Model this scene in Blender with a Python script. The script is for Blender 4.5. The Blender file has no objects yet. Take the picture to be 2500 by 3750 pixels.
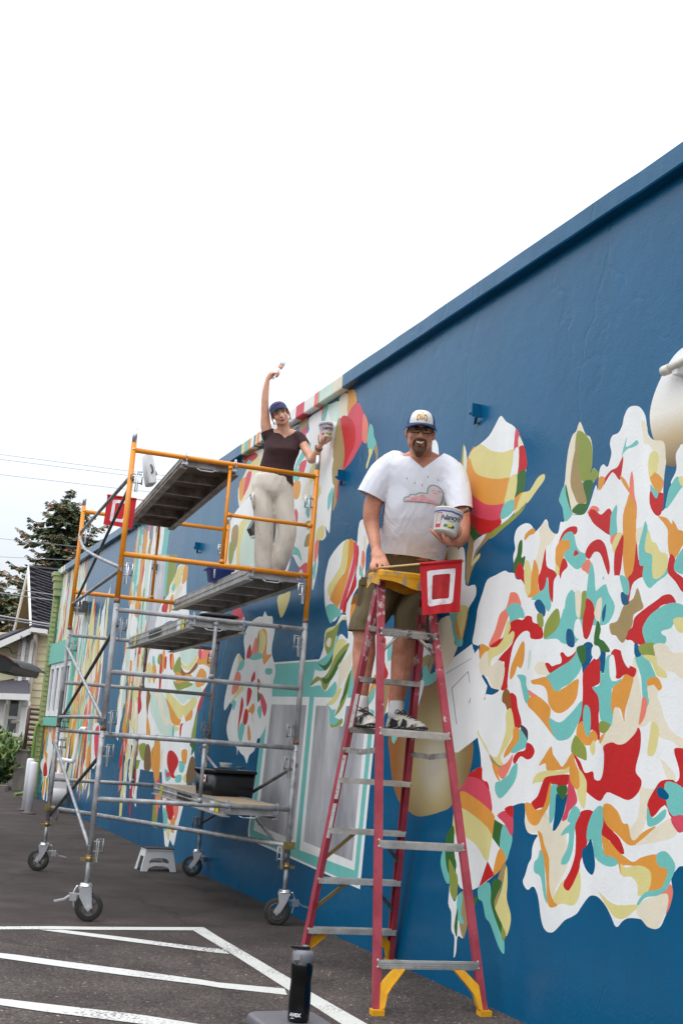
import bpy, bmesh, math, random
import numpy as np
from mathutils import Vector, Matrix, geometry
from mathutils.bvhtree import BVHTree

R = math.radians
SC = bpy.context.scene
COL = SC.collection

# ------------------------------------------------------------------ camera
FPX, CAMH, PITCH, ROLL = 4368.0, 1.375, R(11.15), R(4.17)   # focal length in photo pixels (2500 x 3750)
cd = bpy.data.cameras.new('camera')
cam = bpy.data.objects.new('camera', cd)
COL.objects.link(cam)
cam.location = (0, 0, CAMH)
cam.rotation_euler = (Matrix.Rotation(R(90) + PITCH, 4, 'X') @ Matrix.Rotation(ROLL, 4, 'Z')).to_euler()
cd.sensor_fit = 'VERTICAL'
cd.sensor_height = 22.2
cd.lens = 22.2 * FPX / 3750
cd.clip_start = 0.1
cd.clip_end = 2000
SC.camera = cam

# ------------------------------------------------------------------ sky, sun, exposure
W = bpy.data.worlds.new('World')
SC.world = W
W.use_nodes = True
nt = W.node_tree
for n in list(nt.nodes):
    nt.nodes.remove(n)
out = nt.nodes.new('ShaderNodeOutputWorld')
bg = nt.nodes.new('ShaderNodeBackground')
sky = nt.nodes.new('ShaderNodeTexSky')
sky.sky_type = 'NISHITA'
sky.sun_disc = False
sky.sun_elevation = R(58)
sky.sun_rotation = R(200)
sky.dust_density = 3.0
sky.ozone_density = 1.0
# bright overcast: a sheet of cloud over the sky, thinner here and there
tc = nt.nodes.new('ShaderNodeTexCoord')
mp = nt.nodes.new('ShaderNodeMapping')
mp.inputs['Scale'].default_value = (1.2, 1.2, 3.5)
no = nt.nodes.new('ShaderNodeTexNoise')
no.inputs['Scale'].default_value = 1.6
no.inputs['Detail'].default_value = 5
rp = nt.nodes.new('ShaderNodeValToRGB')
rp.color_ramp.elements[0].position = 0.30
rp.color_ramp.elements[0].color = (11.8, 12.7, 13.8, 1)
rp.color_ramp.elements[1].position = 0.62
rp.color_ramp.elements[1].color = (13.2, 13.9, 14.6, 1)
mx = nt.nodes.new('ShaderNodeMix')
mx.data_type = 'RGBA'
mx.inputs[0].default_value = 0.86
bg.inputs['Strength'].default_value = 0.112
nt.links.new(tc.outputs['Generated'], mp.inputs['Vector'])
nt.links.new(mp.outputs[0], no.inputs['Vector'])
# an overcast sky is brighter overhead than at the horizon
sxyz = nt.nodes.new('ShaderNodeSeparateXYZ')
nt.links.new(tc.outputs['Generated'], sxyz.inputs[0])
mr_ = nt.nodes.new('ShaderNodeMapRange')
mr_.inputs[1].default_value, mr_.inputs[2].default_value = 0.03, 0.9
mr_.inputs[3].default_value, mr_.inputs[4].default_value = 0.44, 1.80
nt.links.new(sxyz.outputs[2], mr_.inputs[0])
mul = nt.nodes.new('ShaderNodeVectorMath')
mul.operation = 'SCALE'
nt.links.new(rp.outputs[0], mul.inputs[0])
nt.links.new(mr_.outputs[0], mul.inputs[3])
nt.links.new(no.outputs['Fac'], rp.inputs[0])
nt.links.new(sky.outputs[0], mx.inputs[6])
nt.links.new(mul.outputs[0], mx.inputs[7])
nt.links.new(mx.outputs[2], bg.inputs['Color'])
nt.links.new(bg.outputs[0], out.inputs['Surface'])

sd = bpy.data.lights.new('sun', 'SUN')
sun = bpy.data.objects.new('sun', sd)
COL.objects.link(sun)
sd.energy = 0.6
sd.angle = R(35)
sd.color = (1.0, 0.96, 0.90)
# from behind and to the left of the camera, high
sun.rotation_euler = Vector((-0.45, -0.75, 1.5)).to_track_quat('Z', 'Y').to_euler()

SC.view_settings.view_transform = 'Standard'
SC.view_settings.look = 'None'
SC.view_settings.exposure = 0.12
SC.view_settings.gamma = 1.0
SC.view_settings.use_curve_mapping = False

# ------------------------------------------------------------------ helpers
CP, SP, CR, SR = math.cos(PITCH), math.sin(PITCH), math.cos(ROLL), math.sin(ROLL)
CAM = Vector((0, 0, CAMH))

def ray(px, py):
    a, b = px - 1250, py - 1875
    u, v = CR * a + SR * b, -SR * a + CR * b
    x, yc = u / FPX, -v / FPX
    return Vector((x, CP - SP * yc, SP + CP * yc))

def at_y(px, py, Y):
    r = ray(px, py)
    return CAM + r * (Y / r.y)

def at_z(px, py, z=0.0):
    r = ray(px, py)
    return CAM + r * ((z - CAMH) / r.z)

WY, WD = R(21.31), 3.563            # the mural wall: direction and distance
WN = Vector((math.cos(WY), math.sin(WY), 0))
WT = Vector((-math.sin(WY), math.cos(WY), 0))

def wall_uv(px, py, off=0.0):
    r = ray(px, py)
    P = CAM + r * ((WD - off) / WN.dot(r))
    return P.dot(WT), P.z

def wall_pt(t, z, off=0.0):
    return WN * (WD - off) + WT * t + Vector((0, 0, z))

def V(*a):
    return Vector(a)

def catmull(pts, n=4, closed=True):
    P = [Vector(p) for p in pts]
    L = len(P)
    res = []
    rng = range(L) if closed else range(L - 1)
    for i in rng:
        if closed:
            p0, p1, p2, p3 = P[i - 1], P[i], P[(i + 1) % L], P[(i + 2) % L]
        else:
            p0, p1, p2, p3 = P[max(i - 1, 0)], P[i], P[i + 1], P[min(i + 2, L - 1)]
        for k in range(n):
            t = k / n
            res.append(0.5 * ((2 * p1) + (p2 - p0) * t + (2 * p0 - 5 * p1 + 4 * p2 - p3) * t * t + (3 * p1 - p0 - 3 * p2 + p3) * t ** 3))
    if not closed:
        res.append(P[-1])
    return res

BASE = {}

def put(name, loc, label, cat, group=None):
    o = bpy.data.objects.new(name, None)
    o.empty_display_size = 0.1
    o.location = loc
    COL.objects.link(o)
    o['label'] = label
    o['category'] = cat
    if group:
        o['group'] = group
    BASE[o.name] = Vector(loc)
    return o

def tag(o, label=None, cat=None, group=None, kind=None):
    for k, v in (('label', label), ('category', cat), ('group', group), ('kind', kind)):
        if v:
            o[k] = v
    return o

def frame_of(d, up=None):
    d = d.normalized()
    u = Vector(up) if up is not None else (Vector((0, 0, 1)) if abs(d.z) < 0.9 else Vector((0, 1, 0)))
    s = d.cross(u)
    if s.length < 1e-6:
        s = d.cross(Vector((1, 0, 0)))
    s.normalize()
    return d, s, s.cross(d).normalized()

class MB:
    def __init__(self):
        self.v, self.f, self.m, self.s = [], [], [], []

    def add(self, vs, fs, mat=0, smooth=False):
        b = len(self.v)
        self.v += [Vector(p) for p in vs]
        self.f += [tuple(i + b for i in q) for q in fs]
        self.m += [mat] * len(fs)
        self.s += [smooth] * len(fs)
        return self

    def box(self, c, size, axes=None, mat=0):
        c = Vector(c)
        X, Y, Z = [Vector(a).normalized() for a in axes] if axes else (V(1, 0, 0), V(0, 1, 0), V(0, 0, 1))
        a, b, d = X * size[0] / 2, Y * size[1] / 2, Z * size[2] / 2
        vs = [c - a - b - d, c + a - b - d, c + a + b - d, c - a + b - d, c - a - b + d, c + a - b + d, c + a + b + d, c - a + b + d]
        return self.add(vs, [(0, 3, 2, 1), (4, 5, 6, 7), (0, 1, 5, 4), (1, 2, 6, 5), (2, 3, 7, 6), (3, 0, 4, 7)], mat)

    def beam(self, p, q, w, h, up=None, mat=0):
        p, q = Vector(p), Vector(q)
        d, s, u = frame_of(q - p, up)
        return self.box((p + q) / 2, ((q - p).length, w, h), (d, s, u), mat)

    def tube(self, pts, r, n=8, mat=0, cap=True, closed=False):
        P = [Vector(p) for p in pts]
        rs = r if isinstance(r, (list, tuple)) else [r] * len(P)
        L = len(P)
        vs, fs = [], []
        prev = None
        for i, p in enumerate(P):
            if closed:
                d = P[(i + 1) % L] - P[i - 1]
            else:
                d = P[min(i + 1, L - 1)] - P[max(i - 1, 0)]
            if prev is None:
                _, s, u = frame_of(d)
            else:
                d = d.normalized()
                s = (prev - d * prev.dot(d)).normalized()
                u = s.cross(d)
            prev = s
            for k in range(n):
                a = 2 * math.pi * k / n
                vs.append(p + (s * math.cos(a) + u * math.sin(a)) * rs[i])
        for i in range(L if closed else L - 1):
            j = (i + 1) % L
            for k in range(n):
                fs.append((i * n + k, i * n + (k + 1) % n, j * n + (k + 1) % n, j * n + k))
        self.add(vs, fs, mat, True)
        if cap and not closed:
            b = len(self.v) - L * n
            self.f += [tuple(b + k for k in range(n))[::-1], tuple(b + (L - 1) * n + k for k in range(n))]
            self.m += [mat] * 2
            self.s += [False] * 2
        return self

    def lathe(self, prof, o, axis=(0, 0, 1), n=20, mat=0, smooth=True, arc=(0, 2 * math.pi), ref=None):
        d, s, u = frame_of(Vector(axis), ref)
        o = Vector(o)
        full = abs(arc[1] - arc[0] - 2 * math.pi) < 1e-6
        m = n if full else n + 1
        vs, fs = [], []
        for (r, z) in prof:
            for k in range(m):
                a = arc[0] + (arc[1] - arc[0]) * k / n
                vs.append(o + d * z + (s * math.cos(a) + u * math.sin(a)) * r)
        for i in range(len(prof) - 1):
            for k in range(n):
                fs.append((i * m + k, i * m + (k + 1) % m, (i + 1) * m + (k + 1) % m, (i + 1) * m + k))
        return self.add(vs, fs, mat, smooth)

    def prism(self, poly, ext, mat=0, smooth_side=False):
        P = [Vector(p) for p in poly]
        e = Vector(ext)
        n = len(P)
        self.add(P + [p + e for p in P], [tuple(range(n))[::-1], tuple(range(n, 2 * n))] + [(k, (k + 1) % n, n + (k + 1) % n, n + k) for k in range(n)], mat)
        return self

    def ell(self, c, r, axes=None, nu=14, nv=8, mat=0):
        c = Vector(c)
        X, Y, Z = [Vector(a).normalized() for a in axes] if axes else (V(1, 0, 0), V(0, 1, 0), V(0, 0, 1))
        vs, fs = [c - Z * r[2]], []
        for j in range(1, nv):
            t = -math.pi / 2 + math.pi * j / nv
            for k in range(nu):
                a = 2 * math.pi * k / nu
                vs.append(c + X * r[0] * math.cos(t) * math.cos(a) + Y * r[1] * math.cos(t) * math.sin(a) + Z * r[2] * math.sin(t))
        vs.append(c + Z * r[2])
        for k in range(nu):
            fs.append((0, 1 + (k + 1) % nu, 1 + k))
            fs.append((len(vs) - 1, 1 + (nv - 2) * nu + k, 1 + (nv - 2) * nu + (k + 1) % nu))
        for j in range(nv - 2):
            for k in range(nu):
                a = 1 + j * nu
                fs.append((a + k, a + (k + 1) % nu, a + nu + (k + 1) % nu, a + nu + k))
        return self.add(vs, fs, mat, True)

    def loft(self, rings, mat=0, cap=True, smooth=True):
        n = len(rings[0])
        vs = [p for r in rings for p in r]
        fs = []
        for i in range(len(rings) - 1):
            for k in range(n):
                fs.append((i * n + k, i * n + (k + 1) % n, (i + 1) * n + (k + 1) % n, (i + 1) * n + k))
        self.add(vs, fs, mat, smooth)
        if cap:
            b = len(self.v) - len(vs)
            self.f += [tuple(b + k for k in range(n))[::-1], tuple(b + (len(rings) - 1) * n + k for k in range(n))]
            self.m += [mat] * 2
            self.s += [False] * 2
        return self

    def limb(self, pts, ra, rb=None, up=(0, -1, 0), n=14):
        """closed elliptic tube with round ends; ra across, rb along 'up'"""
        P = [Vector(p) for p in pts]
        rb = rb or ra
        P2 = catmull(P, 4, False)
        t = np.linspace(0, len(P) - 1, len(P2))
        A = np.interp(t, range(len(P)), ra)
        B = np.interp(t, range(len(P)), rb)
        rings = []
        def ring(c, d, a, b):
            d, s, u = frame_of(d, up)
            return [c + s * a * math.cos(2 * math.pi * k / n) + u * b * math.sin(2 * math.pi * k / n) for k in range(n)]
        L = len(P2)
        d0 = (P2[1] - P2[0]).normalized()
        d1 = (P2[-1] - P2[-2]).normalized()
        for g in (80, 55, 28):
            rings.append(ring(P2[0] - d0 * min(A[0], B[0]) * math.sin(R(g)), d0, A[0] * math.cos(R(g)), B[0] * math.cos(R(g))))
        for i in range(L):
            rings.append(ring(P2[i], P2[min(i + 1, L - 1)] - P2[max(i - 1, 0)], A[i], B[i]))
        for g in (28, 55, 80):
            rings.append(ring(P2[-1] + d1 * min(A[-1], B[-1]) * math.sin(R(g)), d1, A[-1] * math.cos(R(g)), B[-1] * math.cos(R(g))))
        return self.loft(rings)

    def mesh(self, name, mats, base=(0, 0, 0)):
        b = Vector(base)
        me = bpy.data.meshes.new(name)
        me.from_pydata([tuple(p - b) for p in self.v], [], self.f)
        for m in (mats if isinstance(mats, (list, tuple)) else [mats]):
            me.materials.append(m)
        me.polygons.foreach_set('material_index', self.m)
        me.polygons.foreach_set('use_smooth', self.s)
        me.update()
        return me

    def build(self, name, mats, parent=None, base=None, label=None):
        if parent is not None:
            base = BASE[parent.name]
        elif base is None:
            base = Vector((0, 0, 0))
        o = bpy.data.objects.new(name, self.mesh(name, mats, base))
        COL.objects.link(o)
        if parent is not None:
            o.parent = parent
        else:
            o.location = base
        BASE[o.name] = Vector(base)
        if label:
            o['label'] = label
        return o

def inst(me, name, parent, loc, rot=None):
    """an alike piece that shares its mesh; loc in world space"""
    o = bpy.data.objects.new(name, me)
    COL.objects.link(o)
    b = Vector((0, 0, 0))
    if parent is not None:
        o.parent = parent
        b = BASE[parent.name]
    o.location = Vector(loc) - b
    if rot is not None:
        o.rotation_euler = rot
    BASE[o.name] = b
    return o

def evaluated(ob, mods):
    for m in mods:
        md = ob.modifiers.new(m[0], m[0])
        for k, v in m[1].items():
            setattr(md, k, v)
    dg = bpy.context.evaluated_depsgraph_get()
    me = bpy.data.meshes.new_from_object(ob.evaluated_get(dg))
    return me

def fuse(mb, name, mat, parent, voxel, smooth=4, deform=None, label=None, post=None):
    """one continuous skin out of overlapping shapes"""
    base = BASE[parent.name]
    t = bpy.data.objects.new('tmp', mb.mesh('tmp', mat, base))
    COL.objects.link(t)
    me = evaluated(t, [('REMESH', dict(mode='VOXEL', voxel_size=voxel)), ('SMOOTH', dict(factor=0.5, iterations=smooth))])
    bpy.data.objects.remove(t)
    me.name = name
    me.materials.clear()
    for m in (mat if isinstance(mat, (list, tuple)) else [mat]):
        me.materials.append(m)
    n = len(me.vertices)
    co = np.empty(n * 3, np.float32)
    me.vertices.foreach_get('co', co)
    co = co.reshape(-1, 3) + np.array(base, np.float32)
    if deform:
        co = deform(co)
        me.vertices.foreach_set('co', (co - np.array(base, np.float32)).astype(np.float32).ravel())
    if post:
        post(me, co)
    me.polygons.foreach_set('use_smooth', [True] * len(me.polygons))
    me.update()
    o = bpy.data.objects.new(name, me)
    COL.objects.link(o)
    o.parent = parent
    BASE[o.name] = base
    if label:
        o['label'] = label
    return o

# ------------------------------------------------------------------ materials
def lin(c):
    return tuple((x / 255 / 12.92) if x / 255 <= 0.04045 else ((x / 255 + 0.055) / 1.055) ** 2.4 for x in c[:3]) + (1,)

def mat(name, rgb, rough=0.6, metal=0.0, var=0.12, vscale=6.0, bump=0.0, bscale=80.0, rgb2=None, spec=0.5, lo=0.45, hi=0.62, stretch=None, bump2=0.0, b2scale=6.0, bdist=0.02):
    m = bpy.data.materials.new(name)
    m.use_nodes = True
    t = m.node_tree
    p = t.nodes['Principled BSDF']
    p.inputs['Roughness'].default_value = rough
    p.inputs['Metallic'].default_value = metal
    p.inputs['Specular IOR Level'].default_value = spec
    co = t.nodes.new('ShaderNodeTexCoord')
    src = co.outputs['Object']
    if stretch:
        mp = t.nodes.new('ShaderNodeMapping')
        mp.inputs['Scale'].default_value = stretch
        t.links.new(src, mp.inputs['Vector'])
        src = mp.outputs[0]
    n = t.nodes.new('ShaderNodeTexNoise')
    n.inputs['Scale'].default_value = vscale
    n.inputs['Detail'].default_value = 6
    n.inputs['Roughness'].default_value = 0.62
    t.links.new(src, n.inputs['Vector'])
    r = t.nodes.new('ShaderNodeValToRGB')
    c = lin(rgb)
    if rgb2 is None:
        r.color_ramp.elements[0].position = 0.3
        r.color_ramp.elements[1].position = 0.7
        r.color_ramp.elements[0].color = tuple(x * (1 - var) for x in c[:3]) + (1,)
        r.color_ramp.elements[1].color = tuple(min(1, x * (1 + var)) for x in c[:3]) + (1,)
    else:
        r.color_ramp.elements[0].position = lo
        r.color_ramp.elements[1].position = hi
        r.color_ramp.elements[0].color = c
        r.color_ramp.elements[1].color = lin(rgb2)
    t.links.new(n.outputs['Fac'], r.inputs[0])
    t.links.new(r.outputs[0], p.inputs['Base Color'])
    last = None
    for st, sc, dist in ((bump, bscale, bdist * 0.25), (bump2, b2scale, bdist)):
        if st:
            n2 = t.nodes.new('ShaderNodeTexNoise')
            n2.inputs['Scale'].default_value = sc
            n2.inputs['Detail'].default_value = 4
            t.links.new(co.outputs['Object'], n2.inputs['Vector'])
            b = t.nodes.new('ShaderNodeBump')
            b.inputs['Strength'].default_value = st
            b.inputs['Distance'].default_value = dist
            t.links.new(n2.outputs['Fac'], b.inputs['Height'])
            if last:
                t.links.new(last, b.inputs['Normal'])
            last = b.outputs[0]
    if last:
        t.links.new(last, p.inputs['Normal'])
    return m

def nodes_of(m):
    return m.node_tree, m.node_tree.nodes['Principled BSDF']

# ------------------------------------------------------------------ ground
def asphalt_mat():
    m = mat('asphalt', (82, 74, 70), 0.9, var=0.18, vscale=0.9, bump=0.9, bscale=170, bdist=0.02, spec=0.3)
    t, p = nodes_of(m)
    co = t.nodes['Texture Coordinate'].outputs['Object']
    base = p.inputs['Base Color'].links[0].from_socket
    vo = t.nodes.new('ShaderNodeTexVoronoi')
    vo.inputs['Scale'].default_value = 92
    t.links.new(co, vo.inputs['Vector'])
    rr = t.nodes.new('ShaderNodeValToRGB')       # light and dark stones in the bitumen
    rr.color_ramp.interpolation = 'CONSTANT'
    e = rr.color_ramp.elements
    e[0].position, e[0].color = 0.0, (0.55, 0.53, 0.52, 1)
    e[1].position, e[1].color = 0.35, (0.95, 0.95, 0.95, 1)
    for ps, v in ((0.70, 1.35), (0.87, 2.4), (0.945, 5.6)):
        q = e.new(ps)
        q.color = (v, v * 0.97, v * 0.94, 1)
    t.links.new(vo.outputs['Color'], rr.inputs[0])
    n2 = t.nodes.new('ShaderNodeTexNoise')
    n2.inputs['Scale'].default_value = 2.2
    n2.inputs['Detail'].default_value = 8
    t.links.new(co, n2.inputs['Vector'])
    r2 = t.nodes.new('ShaderNodeValToRGB')
    r2.color_ramp.elements[0].position, r2.color_ramp.elements[0].color = 0.35, (0.72, 0.70, 0.70, 1)
    r2.color_ramp.elements[1].position, r2.color_ramp.elements[1].color = 0.65, (1.15, 1.15, 1.15, 1)
    t.links.new(n2.outputs['Fac'], r2.inputs[0])
    a = t.nodes.new('ShaderNodeMix'); a.data_type = 'RGBA'; a.blend_type = 'MULTIPLY'; a.inputs[0].default_value = 1
    b = t.nodes.new('ShaderNodeMix'); b.data_type = 'RGBA'; b.blend_type = 'MULTIPLY'; b.inputs[0].default_value = 1
    t.links.new(base, a.inputs[6]); t.links.new(rr.outputs[0], a.inputs[7])
    t.links.new(a.outputs[2], b.inputs[6]); t.links.new(r2.outputs[0], b.inputs[7])
    # darker and finer beyond the bay markings; soft uneven edge
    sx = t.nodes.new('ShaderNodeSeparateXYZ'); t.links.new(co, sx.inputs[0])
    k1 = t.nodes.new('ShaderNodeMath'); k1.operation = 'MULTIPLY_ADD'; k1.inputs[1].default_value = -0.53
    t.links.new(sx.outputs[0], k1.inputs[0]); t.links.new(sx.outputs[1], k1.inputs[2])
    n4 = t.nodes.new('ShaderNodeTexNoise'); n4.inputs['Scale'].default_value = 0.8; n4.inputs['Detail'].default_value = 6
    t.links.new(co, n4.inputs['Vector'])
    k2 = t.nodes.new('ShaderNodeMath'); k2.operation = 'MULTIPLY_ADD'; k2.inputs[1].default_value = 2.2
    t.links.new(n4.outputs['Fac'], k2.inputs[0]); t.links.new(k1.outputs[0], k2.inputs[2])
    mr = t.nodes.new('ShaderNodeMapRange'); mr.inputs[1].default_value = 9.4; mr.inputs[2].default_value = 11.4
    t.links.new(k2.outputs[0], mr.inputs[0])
    far_mix = t.nodes.new('ShaderNodeMix'); far_mix.data_type = 'RGBA'
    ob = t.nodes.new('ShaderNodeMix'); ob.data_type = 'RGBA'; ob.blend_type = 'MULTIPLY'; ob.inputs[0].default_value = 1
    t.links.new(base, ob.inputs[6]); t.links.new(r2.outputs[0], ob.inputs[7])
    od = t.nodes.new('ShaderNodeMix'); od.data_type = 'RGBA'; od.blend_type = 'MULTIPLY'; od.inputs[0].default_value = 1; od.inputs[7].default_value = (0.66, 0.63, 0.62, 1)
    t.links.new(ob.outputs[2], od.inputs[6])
    t.links.new(mr.outputs[0], far_mix.inputs[0]); t.links.new(b.outputs[2], far_mix.inputs[6]); t.links.new(od.outputs[2], far_mix.inputs[7])
    # oil spots and a few hairline cracks
    n5 = t.nodes.new('ShaderNodeTexNoise'); n5.inputs['Scale'].default_value = 1.7; n5.inputs['Detail'].default_value = 3
    t.links.new(co, n5.inputs['Vector'])
    r5 = t.nodes.new('ShaderNodeValToRGB')
    r5.color_ramp.elements[0].position, r5.color_ramp.elements[0].color = 0.66, (1, 1, 1, 1)
    r5.color_ramp.elements[1].position, r5.color_ramp.elements[1].color = 0.74, (0.62, 0.62, 0.64, 1)
    t.links.new(n5.outputs['Fac'], r5.inputs[0])
    ck = t.nodes.new('ShaderNodeTexVoronoi'); ck.feature = 'DISTANCE_TO_EDGE'; ck.inputs['Scale'].default_value = 0.42
    wv = t.nodes.new('ShaderNodeVectorMath'); wv.operation = 'MULTIPLY_ADD'; wv.inputs[1].default_value = (.5, .5, 0)
    t.links.new(n2.outputs['Color'], wv.inputs[0]); t.links.new(co, wv.inputs[2]); t.links.new(wv.outputs[0], ck.inputs['Vector'])
    r6 = t.nodes.new('ShaderNodeValToRGB')
    r6.color_ramp.elements[0].position, r6.color_ramp.elements[0].color = 0.0, (0.5, 0.5, 0.5, 1)
    r6.color_ramp.elements[1].position, r6.color_ramp.elements[1].color = 0.006, (1, 1, 1, 1)
    t.links.new(ck.outputs['Distance'], r6.inputs[0])
    f1 = t.nodes.new('ShaderNodeMix'); f1.data_type = 'RGBA'; f1.blend_type = 'MULTIPLY'; f1.inputs[0].default_value = 1
    f2 = t.nodes.new('ShaderNodeMix'); f2.data_type = 'RGBA'; f2.blend_type = 'MULTIPLY'; f2.inputs[0].default_value = 0.7
    t.links.new(far_mix.outputs[2], f1.inputs[6]); t.links.new(r5.outputs[0], f1.inputs[7])
    t.links.new(f1.outputs[2], f2.inputs[6]); t.links.new(r6.outputs[0], f2.inputs[7])
    t.links.new(f2.outputs[2], p.inputs['Base Color'])
    return m

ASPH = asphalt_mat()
g = MB()
g.add([(-400, -60, 0), (400, -60, 0), (400, 900, 0), (-400, 900, 0)], [(0, 1, 2, 3)])
tag(g.build('ground', mat('packed_ground', (92, 90, 84), 0.95, vscale=0.2)), kind='structure').location.z = -0.012
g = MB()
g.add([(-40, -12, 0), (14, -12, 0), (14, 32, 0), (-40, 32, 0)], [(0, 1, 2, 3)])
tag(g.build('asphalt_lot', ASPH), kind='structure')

def paint_mat():
    m = mat('road_paint', (206, 204, 198), 0.75, var=0.05, vscale=12, bump=0.7, bscale=170)
    t, p = nodes_of(m)
    base = p.inputs['Base Color'].links[0].from_socket
    co = t.nodes['Texture Coordinate'].outputs['Object']
    n2 = t.nodes.new('ShaderNodeTexNoise'); n2.inputs['Scale'].default_value = 55; n2.inputs['Detail'].default_value = 8; n2.inputs['Roughness'].default_value = 0.7
    t.links.new(co, n2.inputs['Vector'])
    n3 = t.nodes.new('ShaderNodeTexNoise'); n3.inputs['Scale'].default_value = 1.6; n3.inputs['Detail'].default_value = 4
    t.links.new(co, n3.inputs['Vector'])
    ad = t.nodes.new('ShaderNodeMath'); ad.operation = 'MULTIPLY_ADD'; ad.inputs[1].default_value = 0.55
    t.links.new(n3.outputs['Fac'], ad.inputs[0]); t.links.new(n2.outputs['Fac'], ad.inputs[2])
    r2 = t.nodes.new('ShaderNodeValToRGB')
    r2.color_ramp.elements[0].position, r2.color_ramp.elements[0].color = 0.62, (0, 0, 0, 1)
    r2.color_ramp.elements[1].position, r2.color_ramp.elements[1].color = 0.70, (1, 1, 1, 1)
    iv = t.nodes.new('ShaderNodeMath'); iv.operation = 'SUBTRACT'; iv.inputs[0].default_value = 1.555
    t.links.new(ad.outputs[0], iv.inputs[1]); t.links.new(iv.outputs[0], r2.inputs[0])
    mx = t.nodes.new('ShaderNodeMix'); mx.data_type = 'RGBA'
    mx.inputs[6].default_value = lin((70, 66, 64))
    t.links.new(r2.outputs[0], mx.inputs[0]); t.links.new(base, mx.inputs[7])
    t.links.new(mx.outputs[2], p.inputs['Base Color'])
    return m

PAINT = paint_mat()
def gline(name, pts):
    P = [at_z(x, y) for x, y in pts]
    m = MB()
    n = len(P)
    m.add([p + V(0, 0, 0.004) for p in P], [tuple(range(n))])
    tag(m.build(name, PAINT), kind='structure')
def T4(x, y): return (x / 1.742, 3000 + y / 1.742)
def T3(x, y): return (800 + x / 1.4255, 3000 + y / 1.4255)
gline('parking_line', [T4(-500, 700), T4(0, 706), T4(330, 705), T4(600, 709), T4(1232, 712), T4(1300, 692), T4(600, 690), T4(330, 686), T4(0, 688), T4(-500, 684)])
gline('parking_line', [T4(250, 708), T4(800, 781), T4(1300, 846), T4(1465, 864), T4(1425, 833), T4(1300, 822), T4(800, 757), T4(400, 709)])
gline('parking_line', [T4(-600, 850), T4(0, 889), T4(400, 946), T4(800, 1000), T4(1300, 1062), T3(0, 882), T3(358, 921), T3(345, 888), T3(0, 856), T4(1300, 1030), T4(800, 960), T4(400, 909), T4(100, 868), T4(0, 857), T4(-600, 815)])
gline('parking_line', [T4(-600, 1080), T4(0, 1190), T4(270, 1230), T4(900, 1310), T4(1500, 1392), T4(1500, 1350), T4(900, 1252), T4(300, 1183), T4(0, 1148), T4(-600, 1045)])
gline('parking_line', [T4(1232, 713), T3(70, 706), T3(360, 892), T3(640, 1072), T3(960, 1290), T3(1130, 1290), T3(770, 1070), T3(480, 905), T3(370, 832), T3(0, 616), T4(1300, 693)])

# ------------------------------------------------------------------ the painted building
PAL = dict(W=(236, 236, 234), C=(231, 220, 196), Y=(222, 210, 140), O=(224, 152, 62), R=(197, 28, 30), P=(214, 72, 92), S=(236, 128, 106),
           T=(114, 192, 184), G=(140, 152, 66), D=(52, 104, 42), K=(164, 140, 92), B=(2, 88, 128), N=(146, 90, 36), A=(202, 222, 208), E=(150, 150, 156),
           U=(40, 120, 150), V=(66, 60, 74))
def wall_mat(name, rgb, rough=0.46, spec=0.38):
    m = mat(name, rgb, rough, var=0.08, vscale=2.2, stretch=(1.3, 1.3, .5), bump=0.40, bscale=70, bump2=0.22, b2scale=9, spec=spec, bdist=0.012)
    return m
WM = {k: wall_mat('wall_paint_' + n, PAL[k]) for k, n in dict(W='white', C='cream', Y='pale_yellow', O='orange', R='red', P='pink', S='salmon', T='teal',
      G='olive', D='green', K='khaki', N='brown', A='pale_aqua', E='grey', V='plum').items()}
WM['B'] = wall_mat('wall_paint_blue', PAL['B'], 0.24, 0.30)
WM['U'] = mat('wall_paint_teal_wash', (2, 88, 128), 0.32, vscale=2.0, stretch=(1.5, 1.5, 0.35), rgb2=(24, 104, 138), lo=0.4, hi=0.75, bump=0.3, bscale=70, bdist=0.012)

def cracks(m):
    t, p = nodes_of(m)
    co = t.nodes['Texture Coordinate'].outputs['Object']
    vo = t.nodes.new('ShaderNodeTexVoronoi'); vo.feature = 'DISTANCE_TO_EDGE'; vo.inputs['Scale'].default_value = 0.55
    n = t.nodes.new('ShaderNodeTexNoise'); n.inputs['Scale'].default_value = 4; n.inputs['Detail'].default_value = 6
    mp = t.nodes.new('ShaderNodeMapping'); mp.inputs['Scale'].default_value = (1.7, 1.7, 0.55)
    t.links.new(co, n.inputs['Vector'])
    ad = t.nodes.new('ShaderNodeVectorMath'); ad.operation = 'ADD'
    sc = t.nodes.new('ShaderNodeVectorMath'); sc.operation = 'SCALE'; sc.inputs[3].default_value = 0.35
    t.links.new(n.outputs['Color'], sc.inputs[0]); t.links.new(co, mp.inputs['Vector'])
    t.links.new(mp.outputs[0], ad.inputs[0]); t.links.new(sc.outputs[0], ad.inputs[1]); t.links.new(ad.outputs[0], vo.inputs['Vector'])
    r = t.nodes.new('ShaderNodeValToRGB')
    r.color_ramp.elements[0].position = 0.0; r.color_ramp.elements[1].position = 0.012
    t.links.new(vo.outputs['Distance'], r.inputs[0])
    b = t.nodes.new('ShaderNodeBump'); b.inputs['Strength'].default_value = 0.25; b.inputs['Distance'].default_value = 0.004
    t.links.new(r.outputs[0], b.inputs['Height'])
    t.links.new(p.inputs['Normal'].links[0].from_socket, b.inputs['Normal'])
    t.links.new(b.outputs[0], p.inputs['Normal'])
cracks(WM['B'])

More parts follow.
